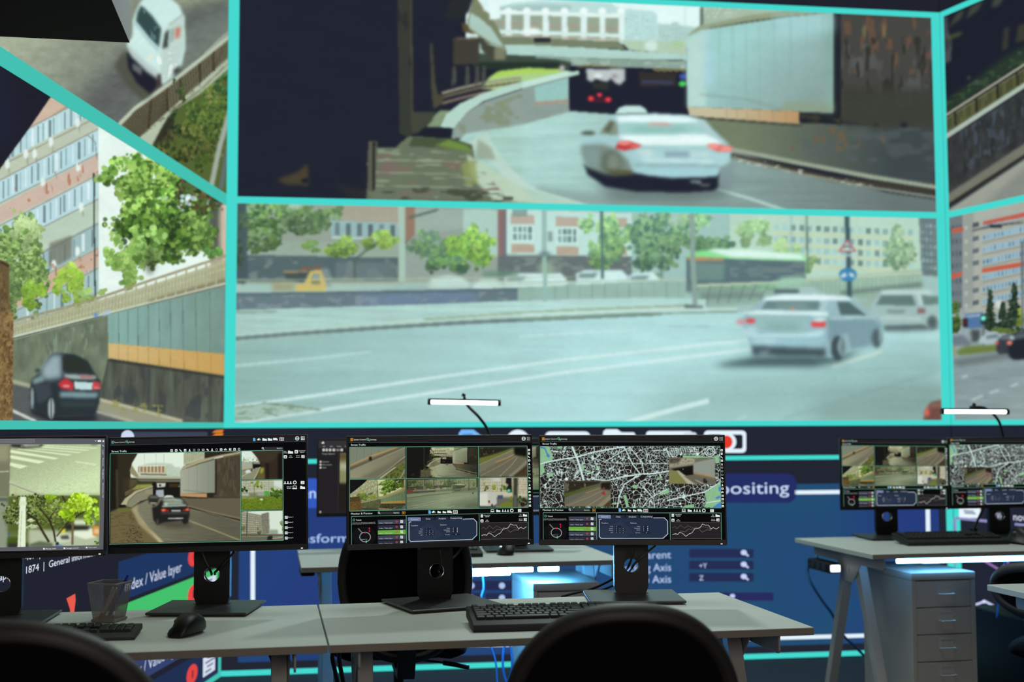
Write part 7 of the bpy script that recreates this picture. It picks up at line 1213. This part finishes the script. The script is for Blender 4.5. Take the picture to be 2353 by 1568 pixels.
def monitor(label, Mp, foot, byaw, picture, group, cover=False):
    o = thing('monitor', label, 'monitor', (foot[0], foot[1], DZ+.0003), byaw, group); Ti = wmat(o).inverted(); Ml = Ti @ Mp
    def housing():
        mb = MB(); mb.box(-PW/2, .0, -PH/2, PW/2, .014, PH/2, .0035, 2); mb.box(-.17, .0135, -.10, .17, .042, .10, .012, 2); return mb.build('housing', 'black')
    h = shared('housing', 'housing', housing); h.parent = o; h.matrix_local = Ml
    def bezel():
        mb = MB(); t = .005
        mb.box(-PW/2+.001, -.0022, -PH/2+.001, PW/2-.001, .0, -PH/2+.016, .0006, 1); mb.box(-PW/2+.001, -.0022, PH/2-t, PW/2-.001, .0, PH/2-.001, .0006, 1)
        for x in (-PW/2+.001, PW/2-t): mb.box(x, -.0022, -PH/2+.016, x+t-.001, .0, PH/2-t, .0006, 1)
        return mb.build('bezel', 'black')
    b = shared('bezel', 'bezel', bezel); b.parent = o; b.matrix_local = Ml
    s = D.objects.new('screen', picture); link(s, o, Ml)
    def led():
        mb = MB(); mb.box(PW/2-.019, -.0036, -PH/2+.0035, PW/2-.014, -.0024, -PH/2+.0055); return mb.build('power_light', 'dot')
    l = shared('power_light', 'led', led); l.parent = o; l.matrix_local = Ml
    c = Ti @ Mp.translation; H = c.z+.055
    k = 'col%.2f' % H; cm = shared('stand_column', k, lambda: column_mesh(H).build('stand_column', 'black', smooth=False)); cm.parent = o
    mb = MB(); back = Ml @ Vector((0, .041, 0)); yb = max(-.010, back.y+.002)
    mb.cyl((back.x, back.y-.004, c.z), (c.x*.3, .012, c.z), .034, .030, 20); mb.build('tilt_hinge', 'black', o)
    def base():
        mb = MB(); mb.box(-.136, -.175, .004, .136, .078, .011, .002, 1); mb.box(-.12, -.16, 0, .12, .065, .0038); return mb.build('stand_base', 'base')
    q = shared('stand_base', 'base', base); q.parent = o
    def ringm():
        mb = MB(); mb.tube([(.0215*math.cos(t), -.0122, .093+.0215*math.sin(t)) for t in np.linspace(0, 2*PI, 33)[:-1]], .0013, 8, False, True); return mb.build('hole_trim', 'chrome')
    r_ = shared('hole_trim', 'ring', ringm); r_.parent = cm
    return o
def mfoot(px, py): P = atz(px, py, DZ); return P
MP1 = panel_matrix(*(aty(245, 1141, 3.33)-np.array([math.cos(.21), math.sin(.21), 0])*.269), .21, 0, .012)
MP2 = panel_matrix(-.832, 3.45, 1.089, .080, 0, .013); MP3 = panel_matrix(-.2, 3.563, 1.088, .272, .040, .001); MP4 = panel_matrix(.344, 3.629, 1.086, -.043, .050, -.001); MP5 = panel_matrix(1.707, 5.62, 1.05, .244, .015, -.012)
e7 = np.array([math.cos(.19), math.sin(.19), 0]); MP7 = panel_matrix(*(aty(728, 1099, 5.11)+e7*.269), .19); MP8 = panel_matrix(*aty(1190, 1096, 5.15), .10)
e6 = np.array([math.cos(.2), math.sin(.2), 0]); MP6 = panel_matrix(*(aty(2180.5, 1088, 5.60)+e6*.2695), .2)
S3 = screen_six(MP3); S4 = screen_map(MP4, MP3); S2 = screen_tunnel(MP2); S1 = screen_crossing(MP1); S7 = screen_project(MP7)
G1, G2 = 'monitors on the front desks', 'monitors on the rear desks'
def behind(Mp, d=.095): return np.array(Mp @ Vector((0, d, 0)))
mon1 = monitor('monitor at the left edge of the photo showing a zebra crossing and a leafy tree', MP1, behind(MP1), .12, S1, G1)
mon2 = monitor('monitor showing a large picture of a dark car driving into an underpass', MP2, mfoot(488, 1397), -.02, S2, G1)
mon3 = monitor('front row monitor showing six street feeds above grey panels', MP3, mfoot(1000, 1387), .44, S3, G1)
mon4 = monitor('front row monitor showing a black and white city map', MP4, mfoot(1450, 1372), .03, S4, G1)
mon5 = monitor('blurred rear monitor with six street feeds above the tall drawer unit', MP5, mfoot(2037, 1235), .10, S3, G2)
mon6 = monitor('blurred monitor with a city map cut off by the right edge of the photo', MP6, behind(MP6, .05), .15, S4, G2)
mon7 = monitor('blurred dark monitor half hidden behind the underpass screen, listing a project menu', MP7, behind(MP7), .19, S7, G2)
mon8 = monitor('rear monitor almost hidden behind the gap between two front row monitors', MP8, behind(MP8), .10, S3, G2)

# ------------------------------------------------------------------ keyboards, mice, pen cup
def keyboard(label, P, yaw, Dp=.165, z0=.021, z1=.042, group='black keyboards on the desks'):
    o = thing('keyboard', label, 'keyboard', (P[0], P[1], DZ+.0003), yaw, group); W = .445; rp = (Dp-.05)/6.0
    mb = MB(); prof = [(0, 0), (.012, 0), (Dp-.012, z1*.3), (Dp, z1*.4), (Dp, z1-.004), (Dp-.004, z1), (.03, z0+.003), (.004, z0-.003), (0, z0-.008)]
    mb.prism(prof, 0, W, 'x', bev=.0015); bd = mb.build('body', 'blackm', o, angle=.4)
    mb = MB(); sl = math.atan2(z1-z0-.003, Dp-.034); u = .0186
    rows = [([1]*1+[0]*1+[1]*4+[-.5]+[1]*4+[-.5]+[1]*4, 5), ([1]*13+[2], 4), ([1.5]+[1]*12+[1.5], 3), ([1.75]+[1]*11+[2.25], 2), ([2.25]+[1]*10+[2.75], 1), ([1.25]*3+[6.25]+[1.25]*4, 0)]
    def key(x, r, w, h=1.0):
        y = .036+r*rp+(.003 if r == 5 else 0); zt = z0+.003+(y-.03)*math.tan(sl)
        tf = Matrix.Translation((x, y, zt)) @ Matrix.Rotation(sl, 4, 'X')
        b0 = [(.0012, .0012), (w*u-.0012, .0012), (w*u-.0012, h*rp-.0012), (.0012, h*rp-.0012)]; i = .0022
        t0 = [(.0012+i, .0012+i*.8), (w*u-.0012-i, .0012+i*.8), (w*u-.0012-i, h*rp-.0012-i), (.0012+i, h*rp-.0012-i)]
        mb.rings([[tf @ Vector((a, c, -.001)) for a, c in b0], [tf @ Vector((a, c, .0052)) for a, c in b0], [tf @ Vector((a, c, .0068)) for a, c in t0]])
    for ks, r in rows:
        x = .012
        for k in ks:
            if k > 0: key(x, r, k)
            x += abs(k)*u if k else u
    for r in (5, 4, 3):
        for c in range(3): key(.012+15.25*u+c*u, r, 1)
    key(.012+16.25*u, 1, 1); [key(.012+15.25*u+c*u, 0, 1) for c in range(3)]
    for r in (4, 3, 2, 1):
        for c in range(3): key(.012+18.5*u+c*u, r, 1)
    key(.012+18.5*u, 0, 2); key(.012+20.5*u, 0, 1); key(.012+21.5*u, 0, 1, 2); key(.012+21.5*u, 2, 1, 2); key(.012+21.5*u, 4, 1)
    mb.build('keys', 'key', o, smooth=False)
    return o
kbA = keyboard('large black keyboard in front of the map monitor, partly hidden by the chair', atz(1088, 1455, DZ), .15)
P = atz(309, 1472, DZ); kbA2 = keyboard('black keyboard whose right end shows beside the mouse and the pen cup', P-np.array([math.cos(.14), math.sin(.14), 0])*.445, .14, .128, .011, .021)
P = atz(1110, 1281, DZ); kbB = keyboard('black keyboard half hidden behind the stand of the six feed monitor', P-np.array([math.cos(.19), math.sin(.19), 0])*.445, .19)
kbC = keyboard('black keyboard on the rear desk above the tall drawer unit', atz(2088, 1256, DZ), .13)
def mouse(label, P, yaw, sc=1.0):
    o = thing('computer_mouse', label, 'mouse', (P[0], P[1], DZ+.0004), yaw, 'black computer mice'); rings = []; N = 22
    for i in range(15):
        t = i/14.0; y = (t-.5)*.118*sc; w = .036*sc*(math.sin(PI*(.06+.88*t))**.45); h = .049*sc*(math.sin(PI*(.05+.86*t**.85))**.7)
        r = []; h *= 1.12
        for j in range(N):
            a = 2*PI*j/N; ca_, sa = math.cos(a), math.sin(a)
            x = w*(abs(ca_)**.7)*math.copysign(1, ca_); q = .5*(1+math.copysign(abs(sa)**.75, sa)); z = h*q
            if x < 0: x *= (1.32-.62*min(1, max(0, (q-.18)/.35)))*1.0
            else: x *= 1.05-.10*q
            r.append((x+.004*sc*q, y, z))
        rings.append(r)
    mb = MB(); mb.rings(rings); bd = mb.build('shell', 'black', o, angle=1.2)
    mb = MB(); mb.cyl((.004*sc-.004, .036*sc, .036*sc), (.004*sc+.004, .036*sc, .036*sc), .011*sc, n=18); mb.build('scroll_wheel', 'rim', o)
    mb = MB(); mb.cyl((-.030*sc, -.004, .030*sc), (-.021*sc, -.004, .030*sc), .009*sc, n=14); mb.build('thumb_wheel', 'chrome', o)
    return o
mouse('black sculpted mouse on the left front desk beside the keyboard', atz(430, 1459, DZ), -.25, .98)
mouse('small black mouse on the blue lit desk behind the front row', atz(1163, 1275, DZ), .2, .9)
mouse('black mouse at the right end of the keyboard above the tall drawer unit', atz(2347, 1250, DZ), .2, 1.35)

P = (atz(211, 1431, DZ)+atz(290, 1425, DZ))/2; P = atz(251, 1428, DZ)
cup = thing('pen_cup', 'square black wire mesh pen cup with pens on the left front desk', 'pen cup', (P[0], P[1], DZ+.0003), -.20)
b0, b1, Hc = .030, .042, .100
mb = MB(); R = lambda s, z: [(-s, -s, z), (s, -s, z), (s, s, z), (-s, s, z)]
n = 20
for k in range(4):
    A, B = R(b0, .009)[k], R(b0, .009)[(k+1) % 4]; C_, E_ = R(b1, Hc)[(k+1) % 4], R(b1, Hc)[k]
    def pt(u, v): return Vector([(A[i]*(1-u)+B[i]*u)*(1-v)+(E_[i]*(1-u)+C_[i]*u)*v for i in range(3)])
    for i in range(-n, n):
        for sg in (1, -1):
            seg = [(i/n+t if sg > 0 else 1-(i/n+t), t) for t in np.linspace(0, 1, 2*n+1)]; seg = [q for q in seg if -1e-6 <= q[0] <= 1+1e-6]
            if len(seg) < 2: continue
            a, b = pt(*seg[0]), pt(*seg[-1]); mb.rings([[a+Vector((dx, 0, dz)) if k % 2 == 0 else a+Vector((0, dx, dz)) for dx, dz in ((-.00066, 0), (0, .00066), (.00066, 0), (0, -.00066))], [b+Vector((dx, 0, dz)) if k % 2 == 0 else b+Vector((0, dx, dz)) for dx, dz in ((-.00066, 0), (0, .00066), (.00066, 0), (0, -.00066))]], caps=False)
mb.build('mesh_wall', 'mesh', cup, smooth=False)
mb = MB(); mb.box(-b0-.001, -b0-.001, 0, b0+.001, b0+.001, .002); mb.tube([(b0*1.02*x, b0*1.02*y, .005) for x, y in ((-1, -1), (1, -1), (1, 1), (-1, 1))], .0042, 8, False, True); mb.build('base_band', 'mesh', cup)
mb = MB(); c_ = b1; mb.tube([(c_*x, c_*y, Hc) for x, y in ((-1, -.9), (-.9, -1), (.9, -1), (1, -.9), (1, .9), (.9, 1), (-.9, 1), (-1, .9))], .0024, 10, False, True); mb.build('rim_wire', 'mesh', cup)
def pen(label, a, b, body, capc, r=.0042):
    a = loc(cup, *a); b = loc(cup, *b); o = thing('pen', label, 'pen', tuple(a), 0, None); d = Vector(b-a); L = d.length; q = d.to_track_quat('Z', 'X'); o.rotation_mode = 'QUATERNION'; o.rotation_quaternion = q
    mb = MB(); mb.cyl((0, 0, 0), (0, 0, L*.72), r, r, 14); mb.cyl((0, 0, L*.72), (0, 0, L), r*.9, r*.75, 14); mb.build('barrel', body, o)
    mb = MB(); mb.cyl((0, 0, -.0005), (0, 0, L*.16), r*1.18, r*1.18, 14); mb.build('cap', capc, o)
    return o
pen('blue pen sticking out over the rim of the wire pen cup', (-.006, .012, .012), (.041, .020, .118), 'penblue', 'penblue')
pen('white pen with a red end lying slanted inside the wire pen cup', (-.018, -.014, .010), (.026, -.012, .088), 'penwhite', 'penred')
pen('pale pen with a blue end leaning inside the wire pen cup', (-.022, .006, .010), (.012, -.004, .088), 'penwhite', 'penblue', .0036)

# ------------------------------------------------------------------ drawer units
def drawer_unit(label, P, yaw, H, n=6, w=.275, d=.42):
    o = thing('drawer_unit', label, 'drawer unit', (P[0], P[1], 0), yaw, 'grey metal drawer units')
    mb = MB(); mb.box(0, 0, 0, .018, d, H-.03, .001, 1); mb.box(w-.018, 0, 0, w, d, H-.03, .001, 1); mb.box(.018, d-.01, 0, w-.018, d, H-.03); mb.box(.018, .006, 0, w-.018, d-.01, .012); mb.build('carcass', 'cab', o, smooth=False)
    mb = MB(); mb.box(-.001, -.001, H-.029, w+.001, d+.001, H, .002, 2); mb.build('top_panel', 'cab', o)
    dh = (H-.03-.014)/n
    for i in range(n):
        z0 = .013+i*dh; dr_m = MB(); dr_m.box(.0195, .001, z0+.0015, w-.0195, .012, z0+dh-.0025, .0012, 1); dr_m.box(.03, .012, z0+.004, w-.03, d-.03, z0+dh-.02); dr = dr_m.build('drawer', 'cab', o)
        cx = w*.53; zc = z0+dh*.62
        mb = MB(); mb.prism([(cx-.029, zc+.022), (cx+.029, zc+.022), (cx+.029, zc-.008), (cx-.029, zc-.008)], -.0004, .0008); mb.box(cx-.029, -.0016, zc+.020, cx+.029, -.0004, zc+.022); mb.box(cx+.027, -.0016, zc-.008, cx+.029, -.0004, zc+.02); mb.box(cx-.029, -.0016, zc-.008, cx-.027, -.0004, zc+.02); mb.build('label_holder', 'cab', dr, smooth=False)
        mb = MB(); mb.box(cx-.031, -.019, zc-.013, cx+.031, -.0135, zc-.0095, .0012, 1); mb.box(cx-.031, -.0135, zc-.0135, cx-.028, .0005, zc-.0095); mb.box(cx+.028, -.0135, zc-.0135, cx+.031, .0005, zc-.0095); mb.build('handle', 'nickel', dr)
    return o
P = atz(2094, 1318, .682); cabC = drawer_unit('tall grey drawer unit with chrome handles beneath the desk with the front light strip', P, YAW, .682)
P = atz(1225, 1342, .682); cabB = drawer_unit('grey drawer unit lit blue on one side under the desk behind the front row', P, YAW, .682, w=.255)

# ------------------------------------------------------------------ light strips and desk lamps
def strip(label, dk, x0, x1, y, z, wdt=.010, ht=.016, led='led', wide=0.0):
    o = thing('light_strip', label, 'light strip', tuple(loc(dk, x0, y, z)), YAW, 'blue white light strips under the desks'); L = x1-x0
    mb = MB(); mb.box(0, -wdt/2, -ht/2, L, wdt/2, ht/2, .004, 2)
    if wide: mb.box(0, wdt/2+.0005, -ht/2-.012, wide, wdt/2+.014, ht/2-.002, .004, 2)
    mb.build('diffuser', led, o)
    mb = MB(); mb.box(0, -wdt/2, ht/2+.0004, L, wdt/2, ht/2+.004); mb.build('channel', 'black', o, smooth=False)
    return o
zs = DZ-DT-.0145
def dx(dk, px, py, z): return tolocal(dk, atz(px, py, z)).x
xb0, xb1, xb2, xb3 = [dx(kB, p, q, zs) for p, q in ((1030, 1322), (1228, 1311), (1239, 1310), (1283, 1307))]
strip('long bright light strip under the front edge of the desk behind the six feed monitor', kB, xb0, xb1, .05, zs, wide=dx(kB, 1180, 1314, zs)-xb0)
strip('short light strip at the end of the long one over the blue lit drawer unit', kB, xb2, xb3, .05, zs)
xc0 = max(.126, dx(kC, 2031, 1292, zs)); strip('bright light strip under the front edge of the desk over the tall drawer unit', kC, xc0, 1.1, .05, zs, .012, .018, 'ledc')
strip('second light strip tucked behind the first under the desk over the tall drawer unit', kC, xc0+.13, 1.1, .085, zs-.006, .012, .018, 'ledc')

def bar_lamp(label, pl, pr, arm, group='slim bar lamps above the rear desks'):
    """pl, pr: ends of the lit bar; arm: points of the gooseneck from the bar down to the clamp on the desk"""
    base = np.array(arm[-1]); o = thing('desk_lamp', label, 'lamp', tuple(base), 0, group); lc = lambda p: Vector(np.array(p)-base)
    a, b = lc(pl), lc(pr); u = (b-a).normalized(); up = Vector((0, 0, 1))
    mb = MB(); mb.tube([a+u*.012, b-u*.012], .0105, 12, False, flat=.75); bar = mb.build('diffuser', 'lamp', o)
    mb = MB(); off = up*.0095+Vector((0, .004, 0)); mb.tube([a+off, b+off], .0062, 10, False); mb.cyl(a-u*.002, a+u*.011, .0125, n=14); mb.cyl(b-u*.011, b+u*.002, .0125, n=14); mb.build('bar_housing', 'black', o)
    m_ = (a+b)/2+up*.012; mb = MB(); mb.cyl(m_, m_+up*.016+u*.0, .005, n=10); mb.cyl(m_+up*.013-u*.006, m_+up*.025-u*.0, .008, n=12); mb.build('pivot', 'black', o)
    mb = MB(); mb.tube([m_+up*.008]+[lc(p) for p in arm[:-1]]+[Vector((0, 0, .02))], .0062, 10); mb.build('gooseneck', 'black', o)
    mb = MB(); mb.cyl((0, 0, 0), (0, 0, .03), .022, .018, 16); mb.build('clamp_base', 'black', o)
    return o
Yl = 5.28; fb = loc(kB, .80, .655, DZ)
bar_lamp('slim lit bar lamp over the six feed monitor against the boulevard picture', aty(984, 924, Yl), aty(1150, 927, Yl), [aty(1076, 934, Yl+.03), aty(1103, 962, Yl+.05), aty(1124, 998, Yl+.07), aty(1140, 1080, Yl+.07), (fb[0], fb[1], DZ+.0004)])
Yc = 5.70; fc = loc(kC, .86, .715, DZ)
bar_lamp('slim lit bar lamp over the blurred monitors near the right edge', aty(2163, 946, Yc), aty(2317, 947, Yc), [aty(2231, 936, Yc+.05), aty(2262, 938, Yc+.09), aty(2288, 958, Yc+.1), aty(2302, 990, Yc+.11), aty(2306, 1060, Yc+.12), (fc[0], fc[1], DZ+.0004)])

# ------------------------------------------------------------------ office chairs
def office_chair(label, P, yaw, zc=.69, hz=.25, lift=0.0, group='black office chairs'):
    """the sitter faces local +y; the back shell stands at local y = 0"""
    o = thing('office_chair', label, 'chair', (P[0], P[1], 0), yaw, group); hx, n = .215, 2.35
    def outl(t, k=1.0, push=0.0):
        c, s = math.cos(t), math.sin(t); x = hx*k*math.copysign(abs(c)**(2/n), c); z = hz*k*math.copysign(abs(s)**(2/n), s)
        if z < 0: x *= 1-.10*(-z/hz)
        return Vector((x, -.035*(1-(x/hx)**2)-.06*max(0, z/hz)**2+push, zc+z))
    T = np.linspace(0, 2*PI, 73)[:-1]; lf = lift
    mb = MB(); mb.tube([outl(t, .985) for t in T], .021, 12, False, True, flat=.8); sh = mb.build('back_rim', 'rim', o)
    mb = MB(); mb.rings([[outl(t, k, p) for t in T] for k, p in ((.02, -.016), (.35, -.016), (.7, -.015), (.9, -.013), (.965, -.008), (.985, .0), (.965, .010), (.9, .018), (.5, .020), (.02, .020))]); mb.build('back_panel', 'fabric', o, angle=1.2)
    mb = MB(); rings = []
    for k, z in ((.02, .475), (.7, .475), (.94, .462), (1.0, .445), (.98, .425), (.85, .412), (.02, .408)):
        rings.append([(.245*k*math.copysign(abs(math.cos(t))**.72, math.cos(t)), .30+.235*k*math.copysign(abs(math.sin(t))**.72, math.sin(t)), z+lf+(.012*(math.sin(t) < -.7))) for t in T])
    mb.rings(rings); mb.build('seat', 'fabric', o, angle=1.2)
    mb = MB(); mb.prism([(.06, .38+lf), (.36, .38+lf), (.36, .404+lf), (-.005, .404+lf), (-.04, .46+lf), (-.052, zc-.06), (-.07, zc-.06), (-.062, .45+lf), (-.02, .385+lf)], -.03, .03, 'x', bev=.004); mb.build('back_bracket', 'rim', o)
    mb = MB(); mb.cyl((0, .30, .085), (0, .30, .25), .028, n=18); mb.cyl((0, .30, .25), (0, .30, .38+lf), .019, n=18); mb.build('gas_column', 'black', o)
    mb = MB(); mb.tube([(.02, .29, .392+lf), (.12, .25, .388+lf), (.17, .235, .382+lf)], .004, 8); mb.tube([(.155, .24, .384+lf), (.19, .228, .380+lf), (.245, .212, .372+lf)], .008, 10); mb.build('height_lever', 'black', o)
    for i in range(5):
        a = 2*PI*i/5+.3; d = Vector((math.cos(a), math.sin(a), 0)); c = Vector((0, .30, 0))
        mb = MB(); mb.tube([c+d*.02+Vector((0, 0, .1)), c+d*.15+Vector((0, 0, .09)), c+d*.29+Vector((0, 0, .068))], lambda t: .024-.009*t, 10); lg = mb.build('base_leg', 'rim', o)
        w = d.cross(Vector((0, 0, 1))); q = c+d*.29
        mb = MB(); mb.cyl(q+w*.010+Vector((0, 0, .026)), q+w*.026+Vector((0, 0, .026)), .026, n=18); mb.cyl(q-w*.026+Vector((0, 0, .026)), q-w*.010+Vector((0, 0, .026)), .026, n=18); mb.cyl(q+Vector((0, 0, .03)), q+Vector((0, 0, .07)), .008, n=10); mb.build('caster', 'black', lg)
    return o
def at_depth(px, Y): return np.array([(aty(px, 1300, Y))[0], Y, 0])
ch = office_chair('dark chair back in front of the map monitor at the front desk', at_depth(1425, 2.36), .06)
ch2 = copy_tree(ch); ch2.location = tuple(at_depth(58, 2.0)); ch2.rotation_euler = (0, 0, .02); ch2.scale = (1.09, 1.0, 1.03); ch2['label'] = 'dark chair back cut off by the lower left corner of the photo'
ch3 = office_chair('black chair standing between the front desk and the blue lit desk behind it', at_depth(932, 3.98), .16, .785, .235, .10); ch3.scale = (.93, 1, 1)
ch4 = office_chair('low backed black chair with a blue lit rim by the right edge of the photo', at_depth(2424, 4.45), -.7, .682, .092)

# ------------------------------------------------------------------ computer tower
P = at_depth(2303, 5.28); P = atz(2306, 1424, .46)
tw = thing('computer_tower', 'dark computer tower standing on the floor beside the tall drawer unit', 'computer', (P[0]+.09, P[1]+.02, 0), YAW)
mb = MB(); mb.box(0, 0, .012, .21, .40, .46, .012, 3); [mb.cyl((x, y, 0), (x, y, .013), .016, n=12) for x in (.03, .18) for y in (.04, .36)]; mb.build('case', 'black', tw)
mb = MB(); mb.tube([(.025, -.002, .432), (.04, -.004, .440), (.12, -.004, .440), (.19, -.004, .440)], .005, 8); mb.tube([(.025, -.002, .432), (.022, -.003, .30), (.022, -.003, .06)], .004, 8); mb.build('front_trim', 'rim', tw)
mb = MB()
for i in range(9): mb.box(.035, -.004, .05+i*.02, .175, .001, .058+i*.02, .001, 1)
mb.build('vent_grille', 'rim', tw, smooth=False)

# ------------------------------------------------------------------ cables, power strips
def cable(label, pts, r=.004, m='cable', name='cable', group=None):
    mb = MB(); mb.tube(pts, r, 8); o = mb.build(name, m); return tag(o, label, 'cable', group)
def power_strip(label, dk, y0, L, x, z, lit=True):
    o = thing('power_strip', label, 'power strip', tuple(loc(dk, x, y0, z)), YAW, 'power strips clamped under the rear desks')
    mb = MB(); mb.box(-.028, 0, -.045, .028, L, 0, .008, 2); mb.build('housing', 'black', o)
    mb = MB(); [mb.cyl((-.029, .05+i*.055, -.022), (-.0275, .05+i*.055, -.022), .018, n=16) for i in range(int((L-.04)/.055))]; mb.build('sockets', 'rim', o)
    if lit: mb = MB(); mb.box(-.022, -.006, -.038, .022, -.0005, -.008, .005, 2); mb.build('lit_end', 'dot', o)
    return o
power_strip('dark power strip with a glowing white end under the corner of the right hand desk', kC, .40, .22, .030, DZ-.075)
power_strip('dark power strip under the left corner of the blue lit desk behind the front row', kB, .30, .16, .032, DZ-DT-.003, False)
Cc = lambda px, py, Y: tuple(aty(px, py, Y))
cable('blue cable looping from the power strip down past splayed desk legs', [Cc(1879, 1256, 5.70), Cc(1877, 1280, 5.68), Cc(1862, 1294, 5.64), Cc(1856, 1316, 5.62), Cc(1866, 1344, 5.60), Cc(1890, 1382, 5.62), Cc(1912, 1412, 5.64), Cc(1936, 1458, 5.7), Cc(1962, 1484, 5.72), Cc(1994, 1516, 5.75)], .006, 'bluecable')
y3 = 3.55
cable('black cable hanging behind the six feed monitor through the hole of its stand', [Cc(1012, 1264, 3.58), Cc(1014, 1288, 3.58), Cc(1010, 1306, 3.595), Cc(1006, 1311, 3.66), Cc(1008, 1316, 3.7)], .0035)
cable('thin black cable crossing from the six feed monitor down to its stand', [Cc(1068, 1250, 3.72), Cc(1050, 1274, 3.73), Cc(1028, 1294, 3.72), Cc(1012, 1310, 3.71)], .0035)
cable('black cable from the map monitor through the hole of its stand', [Cc(1456, 1262, 3.69), Cc(1452, 1282, 3.69), Cc(1445, 1300, 3.7), Cc(1440, 1308, 3.76), Cc(1424, 1322, 3.83), Cc(1370, 1350, 3.87), Cc(1312, 1366, 3.88), Cc(1290, 1372, 3.89)], .0036)
cable('shorter black cable from the map monitor reaching the rear desk edge', [Cc(1506, 1254, 3.7), Cc(1482, 1274, 3.69), Cc(1462, 1292, 3.69), Cc(1453, 1304, 3.7), Cc(1449, 1310, 3.765), Cc(1428, 1336, 3.83), Cc(1400, 1350, 3.845), Cc(1362, 1364, 3.86)], .0036)
cable('black cable in the left half of the V behind the underpass monitor', [Cc(462, 1266, 3.515), Cc(472, 1288, 3.515), Cc(483, 1311, 3.52), Cc(486, 1318, 3.56), Cc(486, 1321, 3.62)], .0034)
cable('black cable in the right half of the V behind the underpass monitor', [Cc(540, 1268, 3.515), Cc(522, 1286, 3.515), Cc(501, 1309, 3.52), Cc(494, 1316, 3.56), Cc(494, 1320, 3.62)], .0034)
cable('dangling black cable below the seam of the two front desks', [Cc(765, 1500, 3.4), Cc(764, 1515, 3.42), Cc(770, 1545, 3.45), Cc(778, 1590, 3.5), Cc(782, 1680, 3.5)], .006, group='dangling cables under the front desks')
cable('thicker black cable below the seam beside the dangling one', [Cc(779, 1500, 3.44), Cc(780, 1522, 3.47), Cc(787, 1560, 3.50), Cc(796, 1610, 3.54), Cc(802, 1690, 3.54)], .006, group='dangling cables under the front desks')
cable('black cable hanging behind the bracket of the left front desk', [Cc(620, 1500, 3.62), Cc(634, 1536, 3.64), Cc(646, 1566, 3.65), Cc(656, 1620, 3.66)], .007, group='dangling cables under the front desks')
cable('thin blue cable hanging beside the blue lit drawer unit', [Cc(1109, 1322, 4.83), Cc(1111, 1352, 4.85), Cc(1106, 1372, 4.86), Cc(1108, 1400, 4.87), Cc(1126, 1480, 4.88), Cc(1140, 1530, 4.88), Cc(1144, 1640, 4.88)], .0036, 'bluecable')
cable('coil of blue lit cable beside the blue lit drawer unit below the front desk', [tuple(np.array(aty(1166, 1522, 4.92))+np.array([.018*math.cos(t), .05*math.sin(t*.5)*.2+.004*t/6, .075*math.sin(t)])) for t in np.linspace(.3, 6*PI, 60)], .0045, 'bluecable')
cable('pale blue cable bow hanging under the desk at the right edge', [Cc(2308, 1292, 5.3), Cc(2318, 1302, 5.32), Cc(2332, 1307, 5.34), Cc(2352, 1305, 5.36), Cc(2375, 1292, 5.38)], .006, 'bluecable')
cable('thin blue lit cable with a plug behind the desk corner at the right edge', [Cc(2352, 1296, 5.2), Cc(2330, 1310, 5.2), Cc(2314, 1324, 5.2), Cc(2306, 1334, 5.2), Cc(2299, 1350, 5.2), Cc(2290, 1420, 5.2)], .004, 'bluecable')
# ------------------------------------------------------------------ light and camera
w = D.worlds.new('room'); SC.world = w; w.use_nodes = True; w.node_tree.nodes['Background'].inputs[0].default_value = (0.35, 0.45, 0.6, 1); w.node_tree.nodes['Background'].inputs[1].default_value = 0.012
def area(name, loc_, target, size, power, col):
    l = D.lights.new(name, 'AREA'); l.energy = power; l.color = col; l.shape = 'RECTANGLE'; l.size, l.size_y = size
    o = D.objects.new(name, l); COL.objects.link(o); o.location = loc_; o.rotation_euler = (Vector(target)-Vector(loc_)).to_track_quat('-Z', 'Y').to_euler(); return o
area('ceiling_spot', (0.5, 5.9, 3.7), (-0.1, 3.4, .8), (.22, .22), 36, (0.86, 1.0, 0.98))
area('ceiling_fill', (0.4, 3.9, 4.2), (0.4, 3.9, 0), (2.4, 1.2), 44, (0.88, 1.0, 0.95))  # unseen soft fill, added overhead to brighten the desk tops
area('rear_lamp', (0.6, -1.1, 1.9), (0.4, 4.0, .5), (2.6, 1.0), 30, (1.0, 0.9, 0.78))
cam = D.cameras.new('camera'); co = D.objects.new('camera', cam); COL.objects.link(co); SC.camera = co
cam.sensor_width = 36.0; cam.lens = 36.0*FPX/2353.0; cam.clip_start = 0.05; cam.clip_end = 60
m = Matrix.Identity(4)
for i in range(3): m[i][0], m[i][1], m[i][2], m[i][3] = _R[i], _U[i], -_F[i], CAMP[i]
co.matrix_world = m
cam.dof.use_dof = True; cam.dof.focus_distance = 3.5; cam.dof.aperture_fstop = 2.7
vs = SC.view_settings; vs.view_transform = 'Standard'; vs.look = 'None'; vs.exposure = 0.0; vs.gamma = 1.0; vs.use_curve_mapping = False
SC.display_settings.display_device = 'sRGB'
try: SC.cycles.use_denoising = True
except Exception: pass
